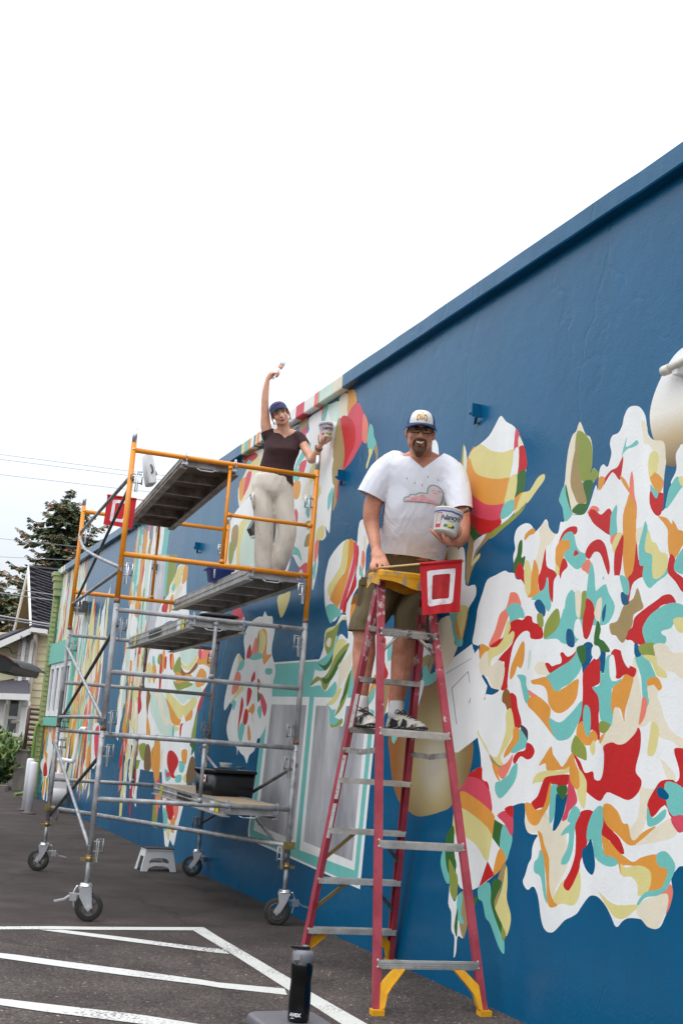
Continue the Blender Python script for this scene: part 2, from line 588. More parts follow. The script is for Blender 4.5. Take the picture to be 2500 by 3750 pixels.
TILE = dict(R=(1600, 1200, 1.7422), S=(1600, 2200, 1.7422), E=(1200, 1400, 2.6133), F=(1100, 2200, 2.24), G=(800, 2000, 2.24), H=(600, 1300, 2.24),
            I=(600, 2200, 2.24), J=(400, 2050, 3.136), K=(0, 2000, 5.227), L=(0, 2400, 3.92), M=(150, 2150, 2.94))
MURAL = []          # (colour, tile, points); later ones are painted over earlier ones
def mu(tile, text):
    for ln in text.strip().split('\n'):
        ln = ln.strip()
        if not ln:
            continue
        a = ln.split()
        MURAL.append((a[0], tile, [tuple(float(q) for q in w.split(',')) for w in a[1:]]))

mu('I', '''
!W 905,505 1790,445 1607,2367 693,1958 690,1880 800,1120
!T 910,520 1770,462 1583,2338 705,1943 703,1890 790,1130
!W 868,785 1195,788 1080,2030 735,1882
!3 882,850 1170,856 1058,1962 768,1838
!W 1232,790 1702,800 1562,2212 1112,2045
!3 1248,860 1664,866 1543,2136 1145,1975
''')
mu('R', '''
1 1500,190 1430,310 1380,430 1355,540 1360,640 1380,715 1410,800 1450,870 1500,885 1560,880 1640,860 1720,760 1760,600 1760,300 1720,150 1640,100 1568,125
W 250,1850 258,1790 290,1690 318,1610 370,1580 430,1550 455,1562 490,1565 520,1585 545,1600 500,1600 487,1500 485,1450 497,1410 490,1350 500,1300 520,1270 560,1248 590,1252 610,1275 620,1305 660,1265 690,1222 705,1240 710,1270 740,1310 770,1310 785,1240 805,1240 830,1200 880,1195 935,1190 970,1130 1010,1005 1022,1040 1027,1000 1030,940 1040,890 1060,872 1075,885 1090,880 1110,800 1100,740 1115,690 1155,670 1180,620 1190,570 1215,515 1255,498 1295,510 1325,560 1335,620 1345,680 1375,715 1420,722 1445,740 1450,800 1458,850 1452,900 1445,960 1440,1040 1440,1100 1430,1170 1460,1140 1480,1080 1490,1005 1490,980 1515,930 1525,890 1520,810 1545,760 1568,740 1740,700 1740,3430 1568,3435 1540,3440 1515,3470 1490,3502 1500,3612 1480,3692 1450,3762 1425,3817 1390,3837 1340,3822 1310,3787 1290,3772 1220,3767 1180,3787 1150,3822 1130,3812 1110,3762 1075,3692 1030,3637 990,3622 960,3637 920,3692 890,3737 850,3762 810,3782 770,3827 735,3857 700,3854 675,3822 660,3762 650,3682 640,3622 620,3572 600,3568 580,3587 560,3572 545,3532 560,3492 580,3422 600,3382 605,3322 620,3272 640,3237 600,3232 575,3212 560,3162 560,3092 558,3037 520,3037 480,3052 430,3072 400,3077 385,3112 365,3137 350,3122 345,3072 330,2962 320,2902 295,2892 280,2882 280,2802 275,2722 262,2642 250,2572 243,2522 260,2482 290,2382 305,2362 285,2222 270,2182 265,2122 268,2082 262,2032 225,2012 235,1942
T 1210,695 1200,760 1240,745 1270,718 1280,740 1250,760 1215,770 1185,800 1175,825 1190,760
R 1185,820 1172,930 1160,970 1120,920 1085,960 1060,1005 1070,960 1110,910 1150,890
O 1030,960 1065,955 1055,1010 1030,1035
C 1300,590 1335,620 1345,690 1375,718 1440,725 1455,800 1450,900 1440,970 1410,950 1395,900 1405,850 1410,800 1370,780 1350,745 1320,740 1310,680
Y 1350,830 1370,790 1405,800 1408,860 1395,925 1370,945 1350,945 1345,880
O 1390,925 1440,975 1430,1030 1410,1060 1385,1030 1355,960 1370,945
T 1360,1000 1380,1030 1412,1055 1405,1085 1385,1080 1362,1050
R 1412,1055 1440,1060 1440,1100 1430,1170 1410,1200 1380,1180 1355,1120 1358,1040 1385,1085 1405,1085
O 1165,945 1195,970 1225,1030 1230,1060 1215,1040 1180,985
S 1240,915 1250,980 1255,1070 1270,1140 1265,1230 1240,1100 1228,1060 1228,980
O 1228,1060 1265,1150 1265,1260 1268,1370 1255,1500 1230,1600 1200,1590 1185,1480 1185,1350 1185,1200 1210,1110
C 1268,1290 1310,1275 1300,1340 1270,1370
S 955,1185 985,1140 1020,1145 1030,1170 990,1175
R 965,1190 980,1160 1010,1170 1045,1195 1090,1155 1110,1180 1105,1250 1100,1320 1050,1290 1000,1250 975,1210
T 1145,1130 1140,1230 1145,1310 1110,1340 1100,1310 1105,1240 1110,1190
S 1105,1340 1145,1310 1130,1370 1110,1380
Y 1150,1310 1185,1325 1160,1390 1130,1440 1115,1390
R 1185,1320 1180,1440 1160,1580 1130,1580 1130,1450 1150,1390
R 775,1370 800,1310 840,1275 885,1270 890,1300 870,1320 820,1310 790,1350
T 790,1360 825,1310 865,1310 885,1390 910,1430 950,1450 935,1510 890,1540 850,1510 810,1460 820,1420 845,1400 835,1365
O 760,1400 790,1360 840,1360 840,1410 810,1430 800,1480 775,1550 755,1500 755,1440
R 880,1420 900,1440 870,1455
R 955,1410 985,1370 1030,1352 1065,1380 1085,1450 1098,1530 1090,1575 1070,1520 1040,1440 1000,1430 970,1475 945,1450
S 965,1480 980,1510 965,1570 920,1535 945,1490
T 970,1545 985,1500 1000,1570 1010,1680 1050,1620 1060,1590 1090,1690 1130,1780 1090,1880 1020,1900 960,1900 880,2010 800,2012 760,1982 680,1985 750,1912 790,1850 825,1720 850,1680 880,1650 945,1690 960,1620
W 880,1550 950,1560 955,1640 930,1690 880,1690 850,1670 820,1720 810,1790 780,1800 740,1760 750,1650 790,1560
W 1010,1680 1050,1610 1090,1600 1140,1580 1180,1600 1180,1700 1160,1740 1120,1720 1090,1650 1060,1640
O 558,1330 580,1300 615,1280 620,1310 585,1325 560,1355
C 650,1290 690,1230 705,1270 740,1310 755,1320 720,1380 695,1400 690,1480 660,1560 640,1530 625,1490 640,1440 655,1350
D 520,1380 540,1355 540,1420 535,1470 560,1460 545,1540 520,1500 500,1560 487,1560 490,1500 510,1450
R 525,1500 555,1560 565,1650 540,1610 500,1585 505,1540
Y 580,1490 600,1560 605,1650 590,1710 565,1690 555,1580 560,1500
O 620,1480 645,1550 640,1640 650,1700 600,1720 575,1715 595,1690 600,1590 610,1530
R 690,1410 695,1520 740,1550 760,1580 740,1620 735,1750 715,1700 705,1590 690,1680 655,1680 645,1600 665,1540
Y 755,1510 780,1545 775,1580 755,1560
R 805,1470 830,1520 795,1560 785,1600 780,1550
T 700,1590 710,1690 725,1770 705,1810 680,1770 630,1740 600,1730 650,1690 685,1660
B 625,1745 655,1735 690,1790 680,1845 640,1810 620,1770
S 470,1690 510,1700 535,1770 510,1760 470,1770 455,1830 430,1900 390,2000 350,2032 330,2022 370,1930 400,1830 440,1790 460,1720
T 440,1800 480,1760 520,1765 545,1800 555,1850 520,1850 480,1890 465,1900 460,1840
C 880,1680 920,1690 915,1790 905,1850 885,1830 880,1750
G 925,1690 948,1685 945,1780 925,1860 915,1840 920,1760
R 950,1730 985,1750 1000,1800 1000,1850 960,1980 930,1960 930,1850 945,1790
C 1020,1740 1045,1720 1050,1760 1040,1850 1030,1890 1000,1830 1010,1780
B 1075,1760 1070,1840 1055,1880 1050,1820
K 1275,1660 1300,1740 1310,1790 1250,1830 1240,1900 1190,2000 1160,1990 1140,1960 1110,1950 1100,1892 1150,1872 1190,1772 1250,1730
B 1170,1690 1215,1700 1220,1760 1180,1765
R 1215,1600 1250,1550 1270,1370 1280,1480 1310,1520 1315,1580 1280,1600 1240,1640 1220,1750 1215,1700
T 1165,1580 1215,1610 1220,1700 1190,1690 1175,1640
T 1325,1235 1340,1290 1335,1400 1340,1430 1370,1450 1370,1560 1385,1600 1420,1595 1455,1530 1465,1570 1400,1620 1350,1660 1310,1590 1315,1520 1290,1510 1285,1400 1310,1300
Y 1345,1290 1365,1360 1395,1380 1420,1430 1465,1450 1460,1540 1420,1590 1380,1600 1370,1540 1370,1450 1330,1430 1325,1380
O 1410,1205 1460,1215 1495,1255 1500,1230 1520,1260 1535,1290 1568,1300 1640,1340 1568,1380 1530,1450 1510,1470 1480,1450 1470,1360 1470,1290 1440,1240
R 1490,1445 1515,1480 1510,1550 1568,1600 1620,1680 1568,1690 1520,1620 1470,1560 1475,1490
T 1600,1390 1530,1460 1510,1540 1560,1570 1620,1560
T 1490,1005 1530,950 1568,1000 1540,1040 1480,1130 1455,1150 1470,1060
Y 1540,960 1568,950 1620,980 1560,1010
R 1200,1985 1215,1940 1245,1910 1260,1850 1330,1790 1400,1740 1440,1710 1490,1705 1520,1755 1480,1760 1430,1770 1390,1810 1340,1870 1305,1940 1330,2025 1270,2015
O 178,1000 190,880 210,800 250,770 300,1000
W 405,562 440,600 490,630 525,690 550,750 567,830 567,890 560,970 545,1060 530,1110 490,1180 430,1240 390,1275 330,1310 265,1315 220,1260 190,1190 178,1100 178,1000 190,880 210,800 270,745 330,690 370,620
Y 275,745 340,785 420,797 495,785 470,955 440,965 380,968 300,955 240,920 205,830 215,800
O 205,830 240,925 310,958 390,968 460,962 445,1040 425,1130 370,1133 290,1120 215,1060 180,990 190,900
P 178,1000 220,1065 300,1125 370,1133 425,1130 405,1225 340,1230 260,1205 185,1180 178,1100
R 185,1185 260,1210 340,1233 405,1225 390,1280 330,1312 265,1315 220,1260
P 500,650 525,690 515,770 490,785
C 525,690 545,750 520,770 515,720
R 520,770 550,755 567,830 565,900 510,940 520,850
D 510,940 562,905 550,1040 495,1085 505,1000
O 495,1090 545,1050 530,1120 475,1175 485,1120
W 490,785 520,770 510,940 465,960 480,870
Y 465,960 508,940 490,1090 430,1115 445,1040
T 425,1130 488,1100 475,1180 405,1220
G 168,740 190,830 190,890 178,990 165,970 150,930 155,850
C 172,750 190,840 180,960 165,900
Y 680,935 680,970 630,1040 580,1110 540,1140 480,1215 500,1170 540,1060 590,1040 640,960
G 570,1110 540,1170 480,1230 420,1280 350,1340 310,1345 340,1310 430,1240 530,1160
D 185,1190 220,1260 265,1320 240,1355 215,1320 195,1260
K 235,1360 320,1310 330,1340 260,1420 235,1480 240,1500 215,1560 195,1640 185,1600 190,1450 200,1380 190,1290 225,1350
W 240,1360 310,1315 275,1380 240,1430 215,1520 230,1420
Y 270,1440 265,1470 220,1520 235,1480
W 130,1440 165,1400 178,1470 180,1640 240,1640 245,1710 200,1790 185,1850 160,1916 130,1900 110,1700
Y 125,1790 195,1780 185,1850 160,1990 145,1960
C 55,1405 130,1405 130,1480 60,1490
O 40,1410 60,1420 60,1490 45,1490
C 915,605 945,680 975,700 990,780 985,880 975,930 1000,895 1030,935 1010,970 980,1010 950,1120 930,1185 860,1195 815,1240 800,1150 775,1095 810,1000 820,900 835,780 860,690 885,660 900,615
G 895,660 950,690 985,760 985,880 975,930 1000,900 1030,935 990,985 940,990 900,930 890,850 880,770
K 880,780 900,700 895,860 920,980 960,1060 955,1110 900,1120 870,1060 850,990 860,880
D 820,1000 855,1170 840,1130 820,1060
D 860,1165 900,1125 955,1115 930,990 990,980 970,1080 935,1185 880,1185
T 810,1005 820,1070 845,1160 860,1190 815,1235 800,1150 778,1095
''')
mu('S', '''
!W 40,412 222,275 236,340 265,300 300,620 245,770 258,872 110,975 72,965 40,600
T 1310,200 1320,150 1360,90 1430,40 1500,15 1568,30 1640,70 1568,110 1520,110 1490,170 1430,190 1430,215 1455,230 1450,270 1390,275 1340,285
Y 1505,120 1568,110 1620,160 1568,200 1530,190
R 455,180 470,140 510,120 545,125 570,98 600,105 610,140 660,160 670,235 600,240 590,200 560,190 520,220 480,290 455,420 445,520 445,555 410,570 410,530 420,480 430,390 405,390 390,380 420,340 450,310 480,270 490,210 470,220 450,210
Y 455,125 465,170 450,220 480,195 490,215 470,270 410,330 345,370 335,425 320,400 320,310 380,290 420,230 440,160
R 335,290 420,235 380,290
O 275,280 330,300 320,320 290,340 270,370
C 270,380 320,320 330,420 390,380 420,400 430,450 405,560 360,570 340,520 310,480 275,460
!B 262,285 272,280 268,330
B 285,475 315,500 345,555 395,570 350,600 310,595 300,620
G 640,85 670,90 675,150 665,170 640,140
G 680,235 690,150 740,70 770,55 780,130 750,190 700,230
B 830,180 860,190 875,240 870,295 830,285 820,230
W 880,130 905,115 920,160 930,235 890,240 870,200
O 540,265 555,280 550,380 530,430 510,415 490,470 465,500 470,430 500,350
A 585,320 600,330 590,420 575,430
C 625,410 650,390 690,400 720,430 740,460 690,475 640,465 620,440
R 690,400 710,400 730,420 760,410 790,400 795,370 785,340 800,330 830,360 870,340 890,310 880,350 830,395 790,420 750,450 720,460 700,430
T 890,310 910,340 925,395 900,460 850,520 800,550 760,578 725,560 710,520 690,490 730,460 790,420 840,390 880,345
O 600,510 640,500 690,488 720,530 740,570 770,578 820,550 895,500 895,560 880,630 830,690 780,715 740,700 710,650 705,600 690,555 660,535 610,530
T 510,475 560,480 565,540 585,600 580,655 560,640 545,580 530,510
S 580,570 610,590 645,615 600,615
O 585,620 640,612 690,650 720,690 715,760 735,820 770,885 740,860 680,780 620,710 580,670
T 920,640 925,700 890,790 860,850 830,880 780,890 750,870 720,800 715,750 760,775 800,770 870,700
N 440,560 465,600 470,680 450,700 435,660 415,640 420,590
R 468,590 500,610 510,680 535,780 515,815 490,800 475,720 470,650
V 530,790 575,825 575,890 560,880 540,840
Y 470,690 490,800 480,850 440,930 400,1000 430,1060 370,1035 335,980 380,1000 420,900 440,820 440,720
O 490,810 520,820 520,880 470,960 425,1000 440,950 480,880
T 525,820 550,850 570,890 565,930 530,950 490,970 470,960 500,920 525,880
R 570,910 600,920 618,960 600,1000 570,1010 530,990 495,1040 485,1010 510,970 560,955
Y 250,780 245,820 280,890 330,980 310,930 265,850
K 330,980 360,1020 400,1055 440,1040 400,1065 360,1050
O 350,1040 390,1065 385,1110 405,1160 375,1120
S 395,1070 450,1030 480,980 470,1040 440,1110 415,1135 390,1105
T 480,1060 510,1040 500,1130 460,1200 400,1260 370,1210 375,1160 400,1155 430,1130 455,1110
O 650,1050 680,1000 725,930 735,980 770,1030 800,1060 860,970 875,990 850,1060 760,1080 700,1080 690,1035
Y 870,1000 850,1080 740,1130 680,1150 620,1160 605,1170 630,1110 700,1085 780,1090 840,1060
R 620,1330 600,1290 640,1250 670,1170 690,1130 740,1118 830,1110 840,1130 820,1180 760,1180 720,1170 700,1260 690,1310 650,1320
C 560,1380 600,1425 650,1400 680,1340 710,1380 720,1420 740,1460 800,1400 850,1440 820,1500 840,1600 830,1680 800,1760 750,1850 770,1900 740,1910 715,1850 710,1700 690,1600 650,1470 620,1480 580,1480 560,1430
O 560,1295 600,1300 625,1335 680,1315 715,1180 725,1170 715,1290 660,1390 640,1425 610,1430 575,1390
T 730,1180 770,1185 755,1280 745,1370 720,1420 715,1360 720,1280
D 770,1185 820,1180 825,1220 800,1270 765,1220
P 840,1130 865,1180 890,1270 870,1310 840,1340 825,1390 795,1400 820,1320 830,1230
B 760,1230 800,1270 830,1230 815,1320 790,1400 755,1460 735,1460 750,1350
O 640,1470 665,1490 680,1560 710,1650 710,1800 730,1900 765,1940 720,1955 700,1900 695,1750 670,1620 655,1530
T 655,1590 675,1640 685,1760 690,1850 700,1930 680,1880 660,1760 620,1730 620,1670 645,1640
Y 800,1790 870,1750 905,1720 910,1850 870,1940 800,1930 770,1935 740,1910 770,1840
R 920,1345 990,1345 970,1430 950,1560 910,1660 900,1720 840,1845 805,1810 850,1720 880,1620 885,1500 880,1420
T 1000,1340 1050,1315 1060,1450 1050,1520 1060,1600 1150,1640 1145,1680 1100,1695 1040,1670 1000,1620 990,1530 955,1530 960,1440
T 870,1310 910,1350 880,1420 870,1500 860,1590 830,1670 790,1680 800,1640 830,1580 840,1480 790,1500 810,1460 850,1420 830,1400
B 980,1520 1000,1620 1005,1700 985,1750 940,1700 920,1600 955,1560
C 1290,1190 1340,1200 1390,1210 1350,1280 1330,1400 1290,1500 1240,1525 1225,1460 1270,1400 1290,1290
R 1060,1340 1100,1450 1160,1520 1190,1610 1150,1600 1100,1530 1050,1490 1060,1420
O 1060,1305 1100,1300 1150,1350 1180,1420 1215,1430 1230,1510 1260,1530 1310,1480 1390,1440 1340,1500 1260,1555 1210,1550 1150,1490 1090,1440 1060,1380
O 1050,1500 1100,1540 1150,1600 1200,1640 1250,1670 1300,1640 1400,1620 1400,1680 1460,1700 1465,1740 1440,1820 1380,1850 1340,1850 1360,1770 1340,1710 1250,1690 1180,1690 1170,1750 1150,1660 1110,1630 1070,1620 1055,1550
Y 1170,1680 1200,1705 1280,1690 1350,1720 1360,1790 1335,1860 1280,1880 1280,1820 1240,1760 1180,1755
T 1400,1620 1450,1600 1490,1640 1515,1700 1480,1800 1460,1850 1400,1880 1330,1890 1290,1930 1265,1970 1280,1920 1330,1860 1420,1840 1460,1770 1465,1710 1410,1690
S 1485,1810 1500,1860 1480,1950 1455,2000 1475,1920 1465,1870 1420,1870 1460,1850
C 1265,1970 1320,1910 1410,1880 1465,1870 1470,1930 1440,2020 1400,2090 1340,2080 1310,2040 1290,2020
Y 1030,1860 1080,1910 1150,1945 1270,1940 1265,1965 1200,2020 1150,2025 1100,1980
K 1100,150 1150,130 1190,30 1220,60 1230,130 1190,260 1160,250 1140,220 1110,210
B 940,270 985,270 1000,330 985,370 960,420 930,470 920,400 900,340
B 1030,310 1070,310 1070,400 1060,460 1035,440
D 890,300 940,290 940,380 920,400 900,350
D 1000,270 1020,130 1040,180 1030,240 1060,260 1100,320 1050,320
R 1000,370 1030,370 1035,440 1035,520 990,550 1000,575 1025,600 1030,690 1025,740 1035,880 1010,870 990,820 970,830 975,740 945,700 930,770 895,800 920,720 930,600 930,470 960,420
C 1245,380 1270,360 1280,480 1300,600 1295,720 1275,810 1230,890 1180,930 1110,905 1050,930 1060,860 1110,790 1120,720 1150,680 1190,770 1220,620 1250,480
T 1040,450 1060,470 1075,380 1090,350 1120,360 1120,510 1170,500 1175,520 1110,560 1120,640 1110,790 1080,790 1040,750 1030,620 1000,570 990,550 1035,540
O 1175,510 1200,465 1250,480 1220,610 1195,700 1190,770 1170,690 1130,680 1120,720 1110,680 1120,560
R 1120,320 1135,310 1180,330 1200,400 1265,435 1250,485 1200,465 1160,495 1130,480 1135,400 1110,340
W 1000,285 1030,295 1040,340 1015,375 985,350 985,305
W 1100,360 1125,350 1140,470 1120,515 1100,480 1095,400
W 1180,280 1220,250 1255,270 1260,340 1235,390 1220,430 1190,390 1170,320
T 1260,360 1300,345 1340,370 1390,480 1390,520 1350,540 1340,610 1350,640 1330,690 1310,610 1300,480
B 1260,260 1290,300 1300,345 1270,360 1255,330
G 1285,290 1375,270 1385,350 1310,345
C 1380,280 1450,275 1500,330 1568,330 1640,400 1568,500 1510,460 1440,440 1400,400 1385,330
Y 1310,350 1390,355 1400,410 1450,450 1460,490 1400,475 1370,400
C 1340,540 1420,560 1400,600 1430,680 1450,760 1500,840 1568,880 1640,930 1568,960 1500,900 1400,860 1370,770 1320,800 1280,800 1330,690 1350,640
O 1340,540 1345,500 1400,490 1430,550 1410,570 1380,535
S 1310,615 1335,640 1320,740 1285,790 1300,690
Y 1370,770 1410,820 1390,960 1360,990 1340,970 1355,860
C 1390,990 1450,1030 1510,1100 1520,1150 1470,1150 1420,1010
R 870,980 910,1030 940,1100 990,1090 1000,1140 1040,1145 1060,1080 1065,980 1060,930 1110,905 1150,920 1200,910 1260,850 1280,810 1295,850 1290,950 1265,1050 1265,1100 1300,1150 1280,1220 1220,1270 1140,1240 1080,1220 1040,1275 990,1250 940,1200 950,1150 910,1080
O 895,800 930,770 960,840 1000,830 1020,880 970,920 920,910 890,870
T 940,670 970,690 975,790 965,865 945,840 930,760
O 1035,880 1070,840 1040,910
G 1040,770 1100,790 1070,840 1035,830
G 880,860 920,910 945,940 950,1010 930,1010 855,960
Y 980,920 1000,890 1005,960 990,985 975,950
O 860,990 880,1040 910,1120 910,1190 890,1205 850,1150 845,1060
Y 905,1080 940,1130 950,1180 940,1310 920,1310 890,1220 910,1180
R 1390,1200 1430,1150 1500,1145 1520,1160 1545,1130 1540,1060 1510,950 1568,945 1640,960 1640,1400 1500,1390 1450,1300 1370,1380 1340,1300
T 1450,1170 1500,1160 1568,1200 1620,1290 1568,1380 1500,1370 1465,1300
B 1400,1200 1430,1190 1475,1240 1460,1270 1410,1250
T 1340,1310 1370,1390 1450,1330 1450,1380 1390,1430 1340,1430
C 1400,1440 1500,1385 1530,1470 1480,1520 1340,1550 1260,1560 1320,1510
P 1490,1390 1568,1370 1640,1420 1568,1470 1530,1470
W 280,1060 285,1140 320,1160 335,1230 350,1330 365,1395 400,1335 470,1310 480,1400 475,1500 460,1590 435,1660 365,1750 265,1825 190,1850 130,1800 110,1600 105,1480 105,1400 120,1310 150,1210 200,1110
R 280,1060 200,1110 190,1130 280,1150 300,1170 320,1210 330,1210 320,1160 285,1140
P 190,1125 150,1210 260,1270 345,1350 335,1230 320,1200 285,1150
O 150,1215 120,1320 230,1370 350,1500 365,1395 345,1350 260,1275
Y 120,1320 105,1480 190,1510 260,1570 320,1660 350,1500 230,1370
!R 320,1660 365,1750 265,1825
!D 365,1395 420,1430 400,1580 350,1510
T 420,1430 475,1500 460,1590 435,1660 400,1580
P 385,1370 430,1420 475,1500 480,1380 440,1340
R 430,1330 480,1310 478,1380
!W 350,1510 400,1580 365,1700 325,1665
O 400,1580 435,1660 365,1750 365,1690
T 45,1590 65,1590 80,1740 90,1780 60,1800 25,1690 30,1620
D 60,1500 105,1440 105,1600 120,1700 75,1740 55,1640
W 75,1700 100,1780 80,1850 110,1920 130,1880 190,1850 180,2000 170,2150 130,2140 120,2240 105,2275 110,2150 90,2100 90,1990 70,1930 80,1800
G 75,1650 110,1720 130,1780 120,1900 90,1880 80,1780
K 130,1900 190,1850 200,1990 170,2150 150,2100 140,2030
T 130,1890 160,1880 150,1990 170,2060 130,2030
D 110,2080 130,1960 125,2140
T 265,1830 330,1800 345,1900 390,2030 420,2130 425,2250 390,2200 340,2060 310,2020 290,1920 265,1900
Y 440,1690 445,1800 440,1900 465,2000 460,2080 430,2140 380,2000 370,1960 410,1850
K 410,1700 435,1690 400,1850 370,1950 360,1900
D 360,1780 410,1800 360,1920 380,2000 415,2080 410,2130 350,1960 345,1870
G 415,2080 435,2130 420,2170 410,2130
D 235,1900 260,1890 240,1940 220,1960
C 0,150 100,100 110,270 130,290 90,380 40,410 10,380
T 80,80 120,50 160,240 150,280 120,285 105,180
''')
mu('F', '''
2 720,1115 730,1260 745,1420 770,1550 810,1650 890,1730 960,1768 1050,1760 1150,1730 1230,1690 1300,1560 1380,1420 1410,1280 1410,1160 1330,1000 1250,800 1160,690 1120,640 1070,680 1015,695 960,880 800,960
!W 1170,545 1420,400 1450,560 1530,700 1460,1000 1440,1130 1290,1245 1215,1240 1190,1100
W 600,300 780,250 760,560 730,900 600,900 560,800
W 1000,360 1080,360 1090,440 1010,470 990,500
K 1080,390 1110,430 1060,600 1040,610 1060,480
K 990,480 1060,440 1040,540 1000,560
T 1000,560 1040,530 1060,600 1110,580 1130,630 1060,690 1000,700 980,690 1000,620
C 1130,180 1240,170 1260,330 1250,480 1160,570 1120,440 1110,300
T 1240,120 1290,110 1330,340 1290,370 1250,270
O 1280,110 1370,70 1340,260 1310,320 1270,240
Y 1285,110 1365,65 1328,260 1316,300 1290,200
R 700,320 690,500 720,600 680,630 680,340
T 720,340 770,380 760,440 720,500 710,440
R 760,300 790,330 770,380 750,340
P 740,690 735,850 720,880 725,700
K 690,690 730,700 710,850 680,960 680,750
O 610,600 620,680 580,760 550,820 570,720
T 610,700 600,800 540,870 560,790
W 960,880 1010,700 1000,650 950,690 900,800 930,900
!E 1236,715 1370,580 1374,584 1240,722
!E 1236,715 1275,1010 1282,1014 1244,720
!E 1376,575 1388,670 1383,670 1370,580
!E 1190,595 1400,470 1402,474 1194,600
B 1395,790 1380,835 1385,838
''')
mu('I', '''
W 830,85 850,125 890,130 895,200 910,240 890,350 885,430 905,510 915,590 890,700 885,850 860,930 850,1000 790,1120 770,1130 760,1160 740,1230 700,1270 680,1335 660,1280 630,1250 610,1220 600,1270 595,1200 540,1160 515,1060 530,960 560,870 550,830 500,900 495,830 520,700 550,580 585,470 615,430 640,470 660,490 665,420 655,330 670,250 720,170 780,130 810,130
O 790,250 835,240 845,330 840,440 885,440 840,500 820,520 810,440 830,360
Y 790,240 830,280 830,360 790,440 770,420
S 760,300 770,430 720,450 740,350
K 785,240 775,420 765,330
T 710,450 790,430 810,460 770,480 710,480
R 710,360 715,450 680,470 690,400
Y 615,440 640,480 640,560 615,540
T 640,490 660,510 640,560 600,570
S 600,580 630,620 610,720 560,770 570,680
Y 640,700 650,730 590,790 550,850 590,760
R 745,580 745,640 715,670 725,620
R 690,720 720,740 700,830 680,860
R 640,790 650,860 620,1000 605,1070 625,900
R 670,890 690,910 680,1000 650,1020 655,950
O 735,840 740,900 720,950 735,1010 720,920 690,910
P 800,760 840,850 835,920 820,940 790,800
T 790,860 800,900 790,970 770,900
T 835,560 885,560 880,600 840,600
R 770,640 790,680 770,740
D 770,740 790,790 770,830
T 560,820 590,830 570,900
T 640,1000 660,1040 630,1160 610,1080
O 690,1020 705,1060 710,1140 690,1130
''')
mu('G', '''
Y 485,415 540,390 590,375 565,490 515,588 490,510
P 125,520 180,510 205,590 180,640 110,580
T 1420,1100 1480,1100 1480,1500 1420,1600
W 1040,565 1000,570 960,650 880,690 860,830 830,920 790,1020 770,1110 745,1155 830,1140 850,1170 880,1190 920,1150 960,1110 970,1200 940,1260 885,1290 910,1360 910,1450 930,1490 990,1470 1030,1440 1090,1000 1180,820 1180,700 1130,600
Y 880,690 960,650 1040,575 1050,600 960,680 890,730
G 1060,600 1000,620 930,690 880,720 870,820 900,900 940,830 980,700 1050,620
C 880,800 905,750 925,770 910,830
T 990,680 1000,700 960,830 920,920 870,1020 790,1010 800,960 880,900 940,830
D 820,960 860,980 900,950 940,880 930,950 880,1020 850,1000
G 800,1070 850,1080 900,1030 960,900 1050,800 1070,820 1000,950 930,1080 880,1180 850,1160 830,1100 745,1155
D 850,1080 900,1080 980,930 1060,840 1000,960 930,1090 870,1130
Y 960,800 1010,760 1050,790 970,880 930,960
C 980,980 1040,920 1090,870 1080,1000 1000,1150 960,1220 990,1050
G 1090,1010 1060,1200 1010,1330 950,1400 960,1370 1010,1250 1040,1120
D 1080,1030 1050,1200 990,1300 1040,1160
Y 930,1250 990,1170 1010,1180 950,1290 890,1300
T 885,1290 930,1340 960,1340 950,1400 1000,1430 940,1480 910,1450 910,1360
G 915,1455 950,1470 1010,1410 1010,1460 930,1490
B 1000,620 1050,620 1060,760 1010,720 970,740
''')
